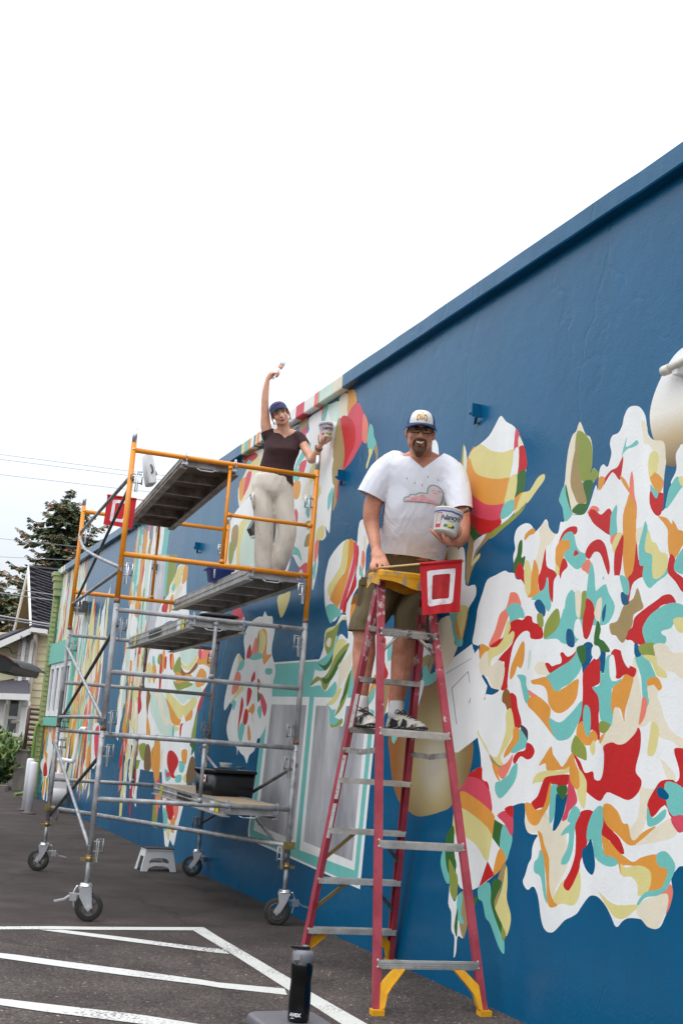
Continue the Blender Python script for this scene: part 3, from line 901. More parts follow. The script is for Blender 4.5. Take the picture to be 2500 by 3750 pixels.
mu('H', '''
C 640,850 810,770 830,900 740,1100 660,1200 620,1250 610,1100 660,980 690,900
R 650,850 740,800 770,830 700,900 660,870
Y 700,900 780,840 780,900 700,980
T 690,860 720,880 680,930
O 620,1050 680,1000 670,1120 625,1200
P 680,980 720,960 700,1060 650,1160
W 560,1330 700,1160 720,1200 900,1240 900,1800 560,1800 500,1600 520,1500
Y 610,1420 700,1330 740,1500 700,1740 600,1740
A 640,1500 720,1330 900,1400 900,1760 640,1760
K 560,1430 610,1400 600,1560 550,1640
G 540,1540 580,1560 560,1700 530,1700
W 1000,640 1180,640 1190,520 1290,450 1340,410 1450,380 1500,420 1460,520 1450,560 1400,740 1390,830 1415,920 1380,1190 1360,1400 1340,1440 1320,1400 1330,1480 1300,1520 1260,1530 1265,1700 1230,1900 1215,1910 1220,1700 1160,1760 1100,1730 1050,1640 1020,1760 970,1770 900,1500 1050,1080 1040,800 1000,700
C 1130,560 1180,520 1050,620 1020,590
K 1120,540 1180,515 1170,600 1130,640 1110,600
P 1150,600 1170,590 1160,680 1120,640
T 1310,420 1350,410 1320,540 1290,560
S 1300,430 1312,425 1300,500 1290,520
A 1350,420 1440,380 1450,510 1390,560 1360,500
W 1340,480 1355,560 1330,565
C 1440,350 1510,320 1510,500 1450,520
K 1410,600 1450,530 1480,760 1460,900 1410,1050 1420,1190 1380,1280 1415,1050 1410,920 1385,830 1400,700
Y 1250,850 1290,800 1300,900 1240,1000 1200,1060 1190,960
K 1270,760 1290,800 1270,900 1250,930
C 1080,960 1130,860 1160,900 1100,1000
T 1100,850 1190,720 1200,760 1110,900 1070,950
T 1060,940 1100,930 1150,890 1110,1020 1070,1030
P 1110,900 1170,860 1150,960 1120,990
O 1060,1050 1120,1040 1110,1160 1070,1180
P 1080,1260 1100,1300 1090,1380 1060,1340
Y 1230,1150 1340,1000 1330,1040 1260,1180
C 1160,1060 1200,1050 1180,1200 1130,1180
P 1260,860 1275,900 1260,980 1245,940
T 1180,1170 1210,1200 1190,1340 1160,1290
T 1060,1570 1110,1600 1130,1690 1090,1640 1040,1640
K 1170,1480 1200,1470 1190,1560 1150,1570
G 1160,1380 1200,1360 1185,1440
Y 1260,1430 1310,1400 1310,1500 1250,1520
P 1100,1760 1170,1700 1175,1790 1120,1800
S 1240,1540 1270,1520 1260,1650 1230,1700
T 1220,1760 1250,1680 1235,1850
''')
mu('E', '''
W 0,400 85,390 50,620 45,740 40,850 80,800 60,950 30,1100 20,1400 0,1420 -60,1200 -60,500
O 140,40 240,65 270,130 270,200 190,320 190,90
K 120,345 155,560 160,700 140,820 110,900 100,980 75,1160 50,1180 60,1000 45,960 40,830 60,700 50,620 85,400
P 290,195 330,260 340,320 330,420 330,550 280,660 215,770 150,835 140,830 160,700 160,600 130,440 120,345 180,330 230,240
R 125,360 175,320 240,380 265,470 255,600 200,720 150,830 160,640
S 350,300 385,390 380,480 370,580 330,555 330,420 335,330
T 405,395 435,440 440,510 465,590 430,650 390,640 375,580 385,470
Y 390,640 430,650 400,740 375,825 365,800 390,700
K 440,640 465,590 480,680 475,740 455,780 460,700
R 140,830 105,960 100,1080 80,1130 100,940
T 20,1050 45,1000 50,1060 30,1160 0,1230 0,1100
W 340,1310 400,1310 400,1500 370,1600 360,1750 350,1900 290,1960 230,2080 200,2350 170,2200 180,2120 270,1950 270,1830 290,1700 280,1550 300,1350
W 1000,560 1035,560 1055,620 1058,760 1000,740
W 205,1505 260,1520 285,1560 295,1640 280,1750 265,1850 270,1950 220,2040 170,2120 180,2200 120,2215 60,2290 0,2250 -30,2100 -30,1900 0,1740 20,1680 80,1590 150,1520
Y 165,1515 205,1510 200,1640 180,1770 100,1900 20,2050 0,1960 60,1860 120,1750 140,1600
O 205,1510 250,1525 245,1640 210,1790 170,1950 100,2150 50,2110 20,2060 100,1900 180,1770
P 250,1525 285,1565 280,1700 250,1830 200,1990 150,2160 110,2160 170,1960 215,1800 245,1650
R 285,1560 297,1640 265,1850 272,1950 190,2090 170,2200 140,2180 220,1960 270,1760
T 40,2120 90,2150 130,2220 60,2260 30,2310 0,2250 -20,2150
C 345,1480 370,1480 360,1600 340,1580
S 330,1610 355,1640 350,1750 310,1850 300,1800 320,1700
Y 318,1720 330,1760 318,1830 308,1790
T 310,1750 340,1850 320,1870 300,1800
P 320,1870 340,1860 330,1920
N 260,2030 290,2040 270,2150 220,2120
O 220,2150 260,2120 260,2200 230,2350 210,2300
''')
mu('J', '''
!A 440,-40 470,-40 400,900 370,900
!T 640,-60 700,-60 650,420 620,420
!3 500,-60 660,-60 600,700 530,900 410,1000 440,500
!G 690,-60 780,-60 760,200 680,600 640,500
W 800,60 890,70 905,110 890,250 890,420 920,620 900,700 700,700 600,760 530,780 540,690 590,520 680,400 700,300 760,180
Y 810,80 870,70 850,160 790,200 770,160
O 870,80 900,80 890,220 840,280 850,180
Y 740,220 800,170 830,230 780,310 720,380
C 790,300 850,310 800,400 750,450
O 700,460 740,400 720,560 690,600
R 610,540 680,460 660,600 620,640
T 720,320 760,270 740,360
W 270,640 320,680 315,800 290,850 240,860 240,750
W 1060,600 1130,590 1190,590 1180,660 1020,660
P 1440,560 1500,580 1550,650 1540,690 1420,690
W 500,1000 740,1000 1020,1010 1180,1030 1200,1300 1130,1420 1060,1560 1010,1720 960,1960 920,2400 340,2400 310,2150 330,1950 340,1760 360,1560 380,1260 430,1280 440,1150
R 360,1560 375,1480 345,1460 330,1760 370,1700
R 1080,1510 1100,1490 1040,1700 1010,1750 1020,1680
G 1020,1750 1000,1900 970,2150 930,2200 960,1950
D 960,2080 995,2050 970,2200 930,2240 930,2120
A 480,1520 560,1510 640,1560 700,1700 720,1850 720,2020 600,2000 520,1850 470,1720
A 760,1480 870,1490 990,1400 1060,1480 1060,1540 990,1620 900,1600 840,1660 760,1560
C 520,1500 600,1560 640,1780 720,1860 640,1900 590,1760 560,1620
N 440,1500 475,1560 450,1680 440,1800 430,1640
O 435,1790 460,1900 470,2010 430,2010
Y 650,1500 720,1560 780,1620 860,1680 960,1590 1010,1620 960,1720 860,1820 780,1800 740,1720 680,1640
O 650,1590 690,1650 740,1740 790,1820 860,1830 950,1720 945,1820 870,1860 790,1900 720,1860 690,1720
W 850,1780 880,1860 900,2020 820,2020 810,1920
R 820,1900 850,1880 830,1920 820,2030 812,2000
T 730,1920 750,1900 740,2020 722,2030
Y 750,1900 800,1940 760,1970
A 830,1040 1000,1020 1020,1080 960,1200 870,1200 820,1120
Y 830,1180 880,1220 960,1170 1010,1090 1000,1150 920,1260 850,1240
N 820,1220 860,1290 920,1290 1010,1170 1010,1230 930,1310 850,1340 810,1290
G 800,1120 820,1150 820,1290 760,1300 740,1250
O 760,1310 800,1290 850,1350 840,1420 780,1420
O 870,1330 930,1320 960,1360 920,1400 860,1400
O 1050,1250 1110,1300 1100,1420 1010,1460 1000,1360
O 1020,1140 1120,1110 1190,1180 1190,1260 1100,1200 1020,1200
G 740,1390 800,1430 870,1400 960,1430 880,1470 780,1490
R 700,1090 730,1100 730,1250 705,1240
O 735,1060 745,1200 725,1260 715,1180
P 1030,1040 1060,1040 1060,1130 1030,1130
S 1075,1040 1160,1040 1140,1120 1075,1120
T 500,1130 520,1120 530,1300 510,1290
O 500,1230 530,1210 540,1320 510,1420
Y 430,1240 470,1180 500,1300 460,1420
R 590,1110 610,1130 590,1480 575,1480
G 570,1100 590,1090 590,1200 560,1180
R 640,1130 660,1120 650,1250 635,1230
O 620,1060 640,1060 625,1280 610,1240
O 310,2110 340,2120 330,2250 310,2200
G 350,2130 420,2120 400,2300 360,2250
1 420,2140 470,2150 480,2400 400,2400
O 485,2200 525,2160 520,2400 490,2400
C 530,2350 600,2200 660,2150 640,2400
R 700,2160 760,2140 800,2260 780,2400 720,2300
P 690,2250 720,2240 740,2400 700,2400
T 750,2120 780,2120 780,2200 760,2210
Y 830,2150 900,2120 900,2250 840,2300
R 790,2140 830,2100 820,2300 790,2290
B 850,2230 880,2260 870,2350 830,2320
''')
mu('I', '''
W 0,1180 210,1180 215,1300 185,1440 190,1560 150,1720 110,1880 80,2010 50,1960 30,2040 0,1900
1 185,1420 215,1300 240,1275 262,1340 250,1480 180,1490
T 10,1380 60,1440 20,1480
R 40,1240 80,1240 120,1320 80,1420 100,1450 60,1440 30,1330
P 20,1410 60,1420 30,1450
T 130,1320 170,1330 160,1400 130,1400
O 150,1230 190,1230 180,1340 150,1300
T 100,1440 140,1430 140,1480 100,1490
Y 160,1460 180,1420 180,1490
R 20,1640 60,1640 90,1700 60,1800 30,1760
S 80,1660 120,1660 110,1760 90,1800
T 0,1700 30,1760 20,1880 0,1860
O 60,1800 90,1790 80,1900 60,1880
Y 30,1820 50,1840 40,1960 25,1900
''')
mu('L', '''
!G 1120,2400 1230,2400 1225,2600 1115,2600
''')
mu('J', '''
!G 310,2300 360,2300 330,2400 290,2400
''')
mu('I', '''
G -90,1270 -70,1150 -50,1100 -60,1280
O -75,1180 -40,1140 -30,1240 -45,1500 -70,1500 -85,1340
P -70,1500 -30,1460 -60,1560
!G -87,1660 -44,1660 -58,1865 -100,1850
S -70,1580 -40,1560 -55,1780
O -55,1580 -20,1570 -35,1700
''')
mu('M', '''
W 200,1500 240,1450 250,1800 200,1760
W 10,1860 60,1800 95,1560 125,1700 105,1870 70,2060 0,1950
R 30,1930 60,1880 70,2020 30,2030
O 45,1780 75,1800 60,1900
W 560,1500 640,1500 610,1850 560,1960 545,1840
P 580,1560 630,1500 610,1830 580,1800
''')


def gradient_mat(name, stops, za, zb, rough=0.4):
    m = wall_mat(name, (200, 200, 200), rough)
    t, p = nodes_of(m)
    co = t.nodes['Texture Coordinate'].outputs['Object']
    sx = t.nodes.new('ShaderNodeSeparateXYZ'); t.links.new(co, sx.inputs[0])
    mr = t.nodes.new('ShaderNodeMapRange'); mr.inputs[1].default_value = za; mr.inputs[2].default_value = zb
    t.links.new(sx.outputs[2], mr.inputs[0])
    r = t.nodes.new('ShaderNodeValToRGB')
    e = r.color_ramp.elements
    e[0].position, e[0].color = stops[0][0], lin(stops[0][1])
    e[1].position, e[1].color = stops[-1][0], lin(stops[-1][1])
    for ps, c in stops[1:-1]:
        q = e.new(ps); q.color = lin(c)
    t.links.new(mr.outputs[0], r.inputs[0]); t.links.new(r.outputs[0], p.inputs['Base Color'])
    return m

bl = wall_pt(1.0, 0)
building = put('mural_building', bl, 'long low building with a deep blue side wall painted with giant drippy flowers', 'building')

# painted eggs and painted panes: colour ramps that belong to the picture on the wall
WM['1'] = gradient_mat('wall_paint_egg', [(0, (118, 92, 62)), (0.3, (196, 172, 130)), (0.55, (238, 232, 220)), (1, (244, 244, 244))], wall_uv(2460, 1710)[1], wall_uv(2460, 1330)[1])
def egg2():
    m = wall_mat('wall_paint_gold_egg', (200, 180, 130))
    t, p = nodes_of(m)
    co = t.nodes['Texture Coordinate'].outputs['Object']
    u, z = wall_uv(1590, 2800)
    c = wall_pt(u, z) - bl
    ds = t.nodes.new('ShaderNodeVectorMath'); ds.operation = 'DISTANCE'; ds.inputs[1].default_value = c
    t.links.new(co, ds.inputs[0])
    r = t.nodes.new('ShaderNodeValToRGB'); e = r.color_ramp.elements
    e[0].position, e[0].color = 0.0, lin((226, 218, 200))
    e[1].position, e[1].color = 0.60, lin((146, 88, 34))
    for ps, q in ((0.12, (216, 205, 178)), (0.26, (184, 166, 118)), (0.42, (150, 126, 80))):
        k = e.new(ps); k.color = lin(q)
    t.links.new(ds.outputs['Value'], r.inputs[0]); t.links.new(r.outputs[0], p.inputs['Base Color'])
    return m
WM['2'] = egg2()
WM['3'] = mat('wall_paint_pane', (138, 136, 143), 0.4, vscale=1.1, stretch=(1.6, 1.6, 0.6), rgb2=(214, 212, 214), lo=0.34, hi=0.66, bump=0.3, bscale=70, bdist=0.012)

def build_mural():
    rnd = random.Random(7)
    T0, T1, Z0, Z1 = 1.0, 24.35, -0.03, 4.40
    polys = []
    # loose drips far along the wall, where the picture is too oblique to read shape by shape
    def drips(t0, t1, z0, z1, n, w, h, cols, top=None):
        for _ in range(n):
            t = rnd.uniform(t0, t1); z = rnd.uniform(z0, z1)
            ww = rnd.uniform(*w); hh = rnd.uniform(*h)
            pts = []
            for k in range(10):
                a = 2 * math.pi * k / 10
                f = 1 + rnd.uniform(-.25, .25)
                x = math.cos(a) * ww * f * (1.0 if math.sin(a) < 0 else 0.6)
                pts.append((min(max(t + x + 0.06 * math.sin(3 * a + t), T0 + .05), T1 - .05), min(max(z + math.sin(a) * hh * f, 0.02), Z1 - 0.02)))
            polys.append((rnd.choice(cols), pts))
    polys.append(('U', [(12.4, 0.0), (13.0, 2.2), (12.8, 4.38), (14.4, 4.38), (14.8, 2.2), (14.4, 0.0)]))
    polys.append(('U', [(17.2, 0.0), (17.5, 2.0), (17.3, 3.6), (18.4, 3.6), (18.8, 2.0), (18.4, 0.0)]))
    mixc = 'WWWWCCYYOOSRPTTGAAK'
    # far column by the window, middle columns
    drips(21.4, 24.2, 2.5, 4.3, 150, (.06, .20), (.35, .9), mixc)
    drips(19.0, 22.3, 0.9, 3.2, 150, (.06, .22), (.30, .8), mixc)
    drips(22.6, 24.2, 0.5, 1.6, 40, (.06, .16), (.30, .6), 'WOORTSCGY')
    drips(19.0, 21.5, 0.5, 1.6, 36, (.06, .16), (.25, .5), 'WOORTSCGY')
    drips(15.4, 17.4, 1.9, 4.2, 120, (.06, .20), (.25, .7), mixc)
    drips(15.7, 16.9, 0.7, 1.9, 40, (.05, .14), (.25, .6), mixc)
    for c, tl, pts in MURAL:
        ox, oy, s = TILE[tl]
        sharp = c[0] == '!'
        P = []
        if c in 'ROTYSPGDKN' and tl in 'RSIJ':          # neighbouring paint patches meet edge to edge
            g = {'R': 2.0, 'S': 2.5, 'I': 3.0, 'J': 4.0}[tl]
            ar = sum(pts[i - 1][0] * pts[i][1] - pts[i][0] * pts[i - 1][1] for i in range(len(pts)))
            q = []
            for i in range(len(pts)):
                a_, b_, c_ = pts[i - 1], pts[i], pts[(i + 1) % len(pts)]
                e1 = Vector((b_[0] - a_[0], b_[1] - a_[1])); e2 = Vector((c_[0] - b_[0], c_[1] - b_[1]))
                n_ = (e1.normalized() + e2.normalized())
                if n_.length < .05:
                    q.append(b_); continue
                n_.normalize()
                sg_ = 1 if ar > 0 else -1
                q.append((b_[0] + n_.y * g * sg_, b_[1] - n_.x * g * sg_))
            pts = q
        for x, y in pts:
            u, z = wall_uv(ox + x / s, oy + y / s)
            P.append((min(max(u, T0 + .02), T1 - .02), min(max(z, 0.01), Z1 - 0.01)))
        if not sharp:
            P = [(p.x, p.y) for p in catmull([(a, b, 0) for a, b in P], 3)]
        polys.append((c.strip('!'), P))
    vs = [Vector((T0, Z0)), Vector((T1, Z0)), Vector((T1, Z1)), Vector((T0, Z1))]
    ed = [(0, 1), (1, 2), (2, 3), (3, 0)]
    # a loose lattice keeps triangles from getting long
    for c, P in polys:
        P = [(min(max(a, T0 + .01), T1 - .01), min(max(b, Z0 + .01), Z1 - .01)) for a, b in P]
        b = len(vs)
        vs += [Vector(p) for p in P]
        ed += [(b + i, b + (i + 1) % len(P)) for i in range(len(P))]
    ov, oe, of, *_ = geometry.delaunay_2d_cdt(vs, ed, [], 0, 1e-4)
    A = np.array([(v.x, v.y) for v in ov])
    F = np.array([list(f) for f in of])
    cen = A[F].mean(axis=1)
    col = np.full(len(F), -1, int)
    keys = list(WM)
    for i, (c, P) in enumerate(polys):
        P = np.array(P)
        lo, hi = P.min(0), P.max(0)
        idx = np.where(((cen >= lo) & (cen <= hi)).all(axis=1))[0]
        if not len(idx):
            continue
        q = cen[idx]
        a, b = P, np.roll(P, -1, 0)
        ins = np.zeros(len(idx), bool)
        for (x0, y0), (x1, y1) in zip(a, b):
            if y0 == y1:
                continue
            cr = (y0 > q[:, 1]) != (y1 > q[:, 1])
            ins ^= cr & (q[:, 0] < (x1 - x0) * (q[:, 1] - y0) / (y1 - y0) + x0)
        col[idx[ins]] = keys.index(c)
    col[col < 0] = keys.index('B')
    m = MB()
    m.v = [wall_pt(p[0], p[1]) for p in A]
    # faces look towards the lot (-WN)
    fl = []
    for f in F:
        a, b, c = A[f[0]], A[f[1]], A[f[2]]
        cw = (b[0] - a[0]) * (c[1] - a[1]) - (b[1] - a[1]) * (c[0] - a[0])
        fl.append(tuple(f) if cw < 0 else tuple(f[::-1]))
    m.f = fl
    m.m = [int(x) for x in col]
    m.s = [False] * len(fl)
    return m.build('mural_wall', [WM[k] for k in keys], building)
build_mural()

BLUE, DARKROOF = WM['B'], mat('roof_felt', (70, 70, 72), 0.9)
m = MB()
vs = []
for z in (-0.05, 4.40):
    for t, o in ((1.0, -0.012), (24.35, -0.012), (24.35, -12), (1.0, -12)):
        vs.append(wall_pt(t, z, o))
m.add(vs, [(0, 3, 2, 1), (4, 5, 6, 7), (0, 1, 5, 4), (1, 2, 6, 5), (2, 3, 7, 6), (3, 0, 4, 7)])
m.build('wall_body', BLUE, building)

# coping along the top of the wall, its painted bands
def cop_t(px):
    y = np.interp(px, [183, 1260, 2500], [2140, 1395, 545])
    return wall_uv(px, float(y), 0.06)[0]
bands = [(cop_t(2500) - 3.2, 'B'), (cop_t(1256), 'C'), (cop_t(1222), 'A'), (cop_t(1172), 'T'), (cop_t(1168), 'S'), (cop_t(1153), 'W'), (cop_t(1116), 'P'), (cop_t(1086), 'W'),
         (cop_t(990), 'Y'), (cop_t(968), 'T'), (cop_t(960), 'C'), (cop_t(952), 'S'), (cop_t(944), 'Y'), (cop_t(937), 'B'), (cop_t(931), 'W'), (cop_t(920), 'O'), (cop_t(910), 'T'), (cop_t(897), 'Y'),
         (cop_t(886), 'B'), (cop_t(484), 'W'), (cop_t(466), 'B'), (cop_t(238), 'W'), (cop_t(234), 'O'), (cop_t(230), 'W'), (cop_t(222), 'T'), (24.5, None)]
keys = list(WM)
m = MB()
for (ta, c), (tb, _) in zip(bands[:-1], bands[1:]):
    k = keys.index(c)
    ns = max(1, int(abs(tb - ta) / 0.22))
    L = []
    for j in range(ns + 1):
        t = ta + (tb - ta) * j / ns
        w = [0.0011 * (math.sin(t * 7.3) + .7 * math.sin(t * 17.1 + 1) + .6 * math.sin(t * 2.9 + 2)), 0.0011 * (math.sin(t * 9.1 + 4) + .8 * math.sin(t * 3.7))]
        L += [wall_pt(t, 4.385 + w[1], -0.01), wall_pt(t, 4.385 + w[1], 0.062 + w[0]), wall_pt(t, 4.395 + w[1], 0.068 + w[0]), wall_pt(t, 4.505 + w[0], 0.068 + w[1]), wall_pt(t, 4.515 + w[0], 0.060 + w[1]), wall_pt(t, 4.525, -0.30)]
    m.add(L, [(j * 6 + i, j * 6 + i + 1, j * 6 + i + 7, j * 6 + i + 6) for j in range(ns) for i in range(5)], k)
m.build('coping', [WM[q] for q in keys], building)

# blue anchor plates bolted to the wall
def anchor(px, py, s=1.0):
    t, z = wall_uv(px, py)
    m = MB()
    m.beam(wall_pt(t - 0.02 * s, z + 0.10 * s, 0.035), wall_pt(t - 0.02 * s, z - 0.08 * s, 0.035), 0.068, 0.006, WT)
    m.beam(wall_pt(t - 0.02 * s, z - 0.08 * s, 0.035), wall_pt(t + 0.09 * s, z - 0.14 * s, 0.012), 0.022, 0.008, WT)
    m.tube([wall_pt(t + 0.02, z - 0.01, 0.0), wall_pt(t + 0.02, z - 0.01, 0.075)], 0.024 * s, 10)
    m.build('anchor_plate', BLUE, building)
for q in ((1758, 1510), (1262, 1745), (733, 2003), (577, 2080)):
    anchor(*q, .5)
# pale conduit box high on the white egg at the right
t, z = wall_uv(2492, 1352)
m = MB()
m.tube([wall_pt(t + 0.07, z, 0.05), wall_pt(t - 0.5, z + 0.03, 0.05)], 0.021, 12)
m.tube([wall_pt(t + 0.075, z, 0.05), wall_pt(t + 0.02, z, 0.05)], 0.026, 12)
m.build('conduit', mat('pvc', (222, 216, 204), 0.45), building)
m = MB()
m.box(wall_pt(t - 0.02, z - 0.01, 0.03), (0.04, 0.06, 0.05), (WT, V(0, 0, 1), WN))
m.build('conduit_clamp', WM['W'], building)

# green clapboard return at the far corner
GREEN = mat('green_siding', (160, 170, 116), 0.55, var=0.10, vscale=4, bump=0.2, bscale=40)
GREEN2 = mat('green_trim', (116, 146, 70), 0.5, var=0.08)
m = MB()
m.box(wall_pt(24.43, 2.1, 0.0), (0.14, 4.3, 0.22), (WT, V(0, 0, 1), WN))
m.build('corner_return', GREEN2, building)
bm = MB()
zz = 0.10
bd = MB().add([V(0, 0, 0), V(0, 0, 0.105), V(0.016, 0, 0.105), V(0.034, 0, 0)] + [p + V(0, 0.085, 0) for p in (V(0, 0, 0), V(0, 0, 0.105), V(0.016, 0, 0.105), V(0.034, 0, 0))],
              [(0, 1, 2, 3), (7, 6, 5, 4), (0, 3, 7, 4), (3, 2, 6, 7), (2, 1, 5, 6), (1, 0, 4, 5)]).mesh('siding_board', GREEN)
rotb = Matrix(((-WT.x, WN.x, 0), (-WT.y, WN.y, 0), (0, 0, 1))).to_euler()
k = 0
while zz < 3.95:
    inst(bd, 'siding_board', building, wall_pt(24.355, zz, 0.112), rotb)
    zz += 0.098
m = MB()
m.box(wall_pt(24.33, 2.1, 0.013), (0.05, 4.2, 0.024), (WT, V(0, 0, 1), WN))
m.build('corner_trim', GREEN2, building)
m = MB()
m.box(wall_pt(24.36, 4.02, 0.06), (0.22, 0.14, 0.12), (WT, V(0, 0, 1), WN))
m.box(wall_pt(24.36, 4.17, 0.065), (0.26, 0.155, 0.14), (WT, V(0, 0, 1), WN))
m.box(wall_pt(24.36, 4.30, 0.075), (0.30, 0.10, 0.17), (WT, V(0, 0, 1), WN))
m.box(wall_pt(24.36, 4.39, 0.085), (0.34, 0.075, 0.20), (WT, V(0, 0, 1), WN))
m.build('corner_bracket', GREEN, building)
m = MB()
c0 = [wall_pt(24.28, 1.42, 0.10), wall_pt(24.3, 1.30, 0.16), wall_pt(24.3, 0.4, 0.17), wall_pt(24.25, 0.16, 0.20), wall_pt(24.2, 0.07, 0.30), wall_pt(24.1, 0.05, 0.44)]
m.tube(catmull(c0, 4, False), 0.032, 8)
m.build('downspout', GREEN2, building)

# window with a teal surround at the far end
TEAL = mat('teal_trim', (112, 190, 172), 0.45, var=0.05)
WFRAME = mat('window_white', (236, 236, 238), 0.4, var=0.03)
GLASS = mat('window_glass', (52, 60, 68), 0.04, var=0.5, vscale=4.0, stretch=(6, 6, 1.2), spec=0.9)
ta, tb = wall_uv(170, 2480)[0], wall_uv(266, 2480)[0]
ta = min(ta, 24.1)
zt, zb2 = wall_uv(235, 2412)[1], wall_uv(190, 2625)[1]
w = MB()
w.box(wall_pt((ta + tb) / 2, zt + 0.13, 0.03), (ta - tb + 0.36, 0.40, 0.09), (WT, V(0, 0, 1), WN))
w.box(wall_pt((ta + tb) / 2, zb2 - 0.09, 0.02), (ta - tb + 0.30, 0.16, 0.07), (WT, V(0, 0, 1), WN))
w.box(wall_pt(tb - 0.09, (zt + zb2) / 2 - 0.03, 0.018), (0.16, zt - zb2 - 0.05, 0.06), (WT, V(0, 0, 1), WN))
win = w.build('window', TEAL, building)
nn = 4
for i in range(nn):
    c = tb + (ta - tb) * (i + 0.5) / nn
    hw = (ta - tb) / nn / 2 - 0.03
    f = MB()
    hh = (zt - zb2) / 2 - 0.04
    zc = (zt + zb2) / 2 - 0.03
    for sg in (-1, 1):
        f.box(wall_pt(c + sg * (hw - 0.05), zc, 0.024), (0.10, 2 * hh, 0.05), (WT, V(0, 0, 1), WN))
        f.box(wall_pt(c, zc + sg * (hh - 0.05), 0.023), (2 * hw - 0.2, 0.10, 0.048), (WT, V(0, 0, 1), WN))
    f.build('window_frame', WFRAME, win)
    f = MB()
    f.box(wall_pt(c, zc, 0.010), (2 * hw - 0.16, 2 * hh - 0.16, 0.012), (WT, V(0, 0, 1), WN))
    f.build('pane', GLASS, win)

# lamp boxes, gas meter
GREYM = mat('fixture_grey', (92, 90, 88), 0.5, metal=0.3)
WHITEM = mat('white_enamel', (226, 226, 228), 0.4, var=0.05)
def fixture(px, py, w, h, label):
    t, z = wall_uv(px, py)
    o = put('wall_lamp', wall_pt(t, z), label, 'wall lamp', 'flood lamps on the painted wall')
    m = MB()
    P = [wall_pt(t - w, z + h, 0.02), wall_pt(t - w, z + h, 0.20), wall_pt(t - w, z - h * .4, 0.26), wall_pt(t - w, z - h, 0.22), wall_pt(t - w, z - h, 0.02)]
    m.prism(P, WT * 2 * w)
    m.build('housing', GREYM, o)
    m = MB()
    m.box(wall_pt(t, z - h - 0.012, 0.12), (2 * w * 0.9, 0.2, 0.02), (WT, WN, V(0, 0, 1)))
    m.build('lens', mat('lamp_lens', (205, 205, 200), 0.2), o)
fixture(318, 2225, 0.14, 0.10, 'dark grey wall lamp above the far column of painted drips')
fixture(1004, 1935, 0.06, 0.10, 'dark grey wall lamp behind the legs of the woman on the scaffold')

t, z = wall_uv(214, 2885, 0.2)
gm = put('gas_meter', wall_pt(t, 0), 'white gas meter with pipes at the foot of the blue wall', 'gas meter')
m = MB()
m.box(wall_pt(t, z + 0.10, 0.20), (0.34, 0.28, 0.22), (WT, V(0, 0, 1), WN))
m.lathe([(0.02, -0.12), (0.19, -0.12), (0.20, -0.10), (0.20, 0.10), (0.19, 0.12), (0.02, 0.12)], wall_pt(t, z - 0.10, 0.20), WN, 16)
m.build('meter_body', WHITEM, gm)
m = MB()
m.tube(catmull([wall_pt(t + .08, z + 0.2, 0.2), wall_pt(t + .08, z + 0.42, 0.2), wall_pt(t - .05, z + 0.46, 0.18), wall_pt(t - 0.55, z + 0.46, 0.12), wall_pt(t - 0.62, z + 0.5, 0.1), wall_pt(t - 0.62, z + 0.95, 0.06), wall_pt(t - .9, z + 0.98, 0.0)], 3, False), 0.035, 8)
m.tube([wall_pt(t + .25, z + 0.45, 0.2), wall_pt(t + .25, z + 0.75, 0.2)], 0.06, 8)
m.tube([wall_pt(t + .25, z + 0.45, 0.2), wall_pt(t - .05, z + 0.45, 0.19)], 0.05, 8)
m.build('pipe', WHITEM, gm)
m = MB()
m.tube([wall_pt(t, z - 0.3, 0.2), wall_pt(t, -0.03, 0.2)], 0.03, 8)
m.tube([wall_pt(t, z - 0.48, 0.2), wall_pt(t, z - 0.38, 0.2)], 0.055, 8)
m.build('riser', mat('pipe_grey', (120, 122, 124), 0.5, metal=0.5), gm)

# ------------------------------------------------------------------ scaffold tower
SO, SYAW, SW, SL = V(-1.67, 9.16, 0), R(18.6), 1.524, 3.03
SA = V(math.cos(SYAW), math.sin(SYAW), 0)
SB = V(-math.sin(SYAW), math.cos(SYAW), 0)
UP = V(0, 0, 1)
def S(u, v, z): return SO + SA * u + SB * v + UP * z

ORANGE = mat('scaffold_orange', (228, 140, 22), 0.35, var=0.10, vscale=9, bump=0.15, bscale=50)
GALV = mat('galvanised_steel', (128, 128, 128), 0.48, metal=0.35, vscale=14, rgb2=(176, 176, 178), lo=0.35, hi=0.7, bump=0.2, bscale=60)
GREYP = mat('scaffold_grey_paint', (140, 138, 138), 0.5, metal=0.0, vscale=8, rgb2=(168, 167, 168), lo=0.4, hi=0.62, bump=0.15, bscale=60)
RUST = mat('rusty_collar', (110, 62, 36), 0.8, vscale=30, rgb2=(150, 120, 96), lo=0.4, hi=0.7)
DARKSTEEL = mat('dark_steel', (84, 82, 80), 0.5, metal=0.6, vscale=12, rgb2=(120, 118, 114), lo=0.4, hi=0.7)
BRIGHT = mat('bright_zinc', (206, 208, 212), 0.28, metal=0.85, vscale=20)
BRASS = mat('yellow_zinc', (156, 136, 88), 0.4, metal=0.8, vscale=20)
RUBBER = mat('black_rubber', (40, 38, 37), 0.75, vscale=14, rgb2=(74, 66, 60), lo=0.5, hi=0.75)
STICKER = mat('white_sticker', (226, 226, 224), 0.5, vscale=60, rgb2=(150, 150, 150), lo=0.55, hi=0.66)
YSTICK = mat('yellow_sticker', (214, 204, 40), 0.5, vscale=60, rgb2=(60, 60, 30), lo=0.56, hi=0.62)

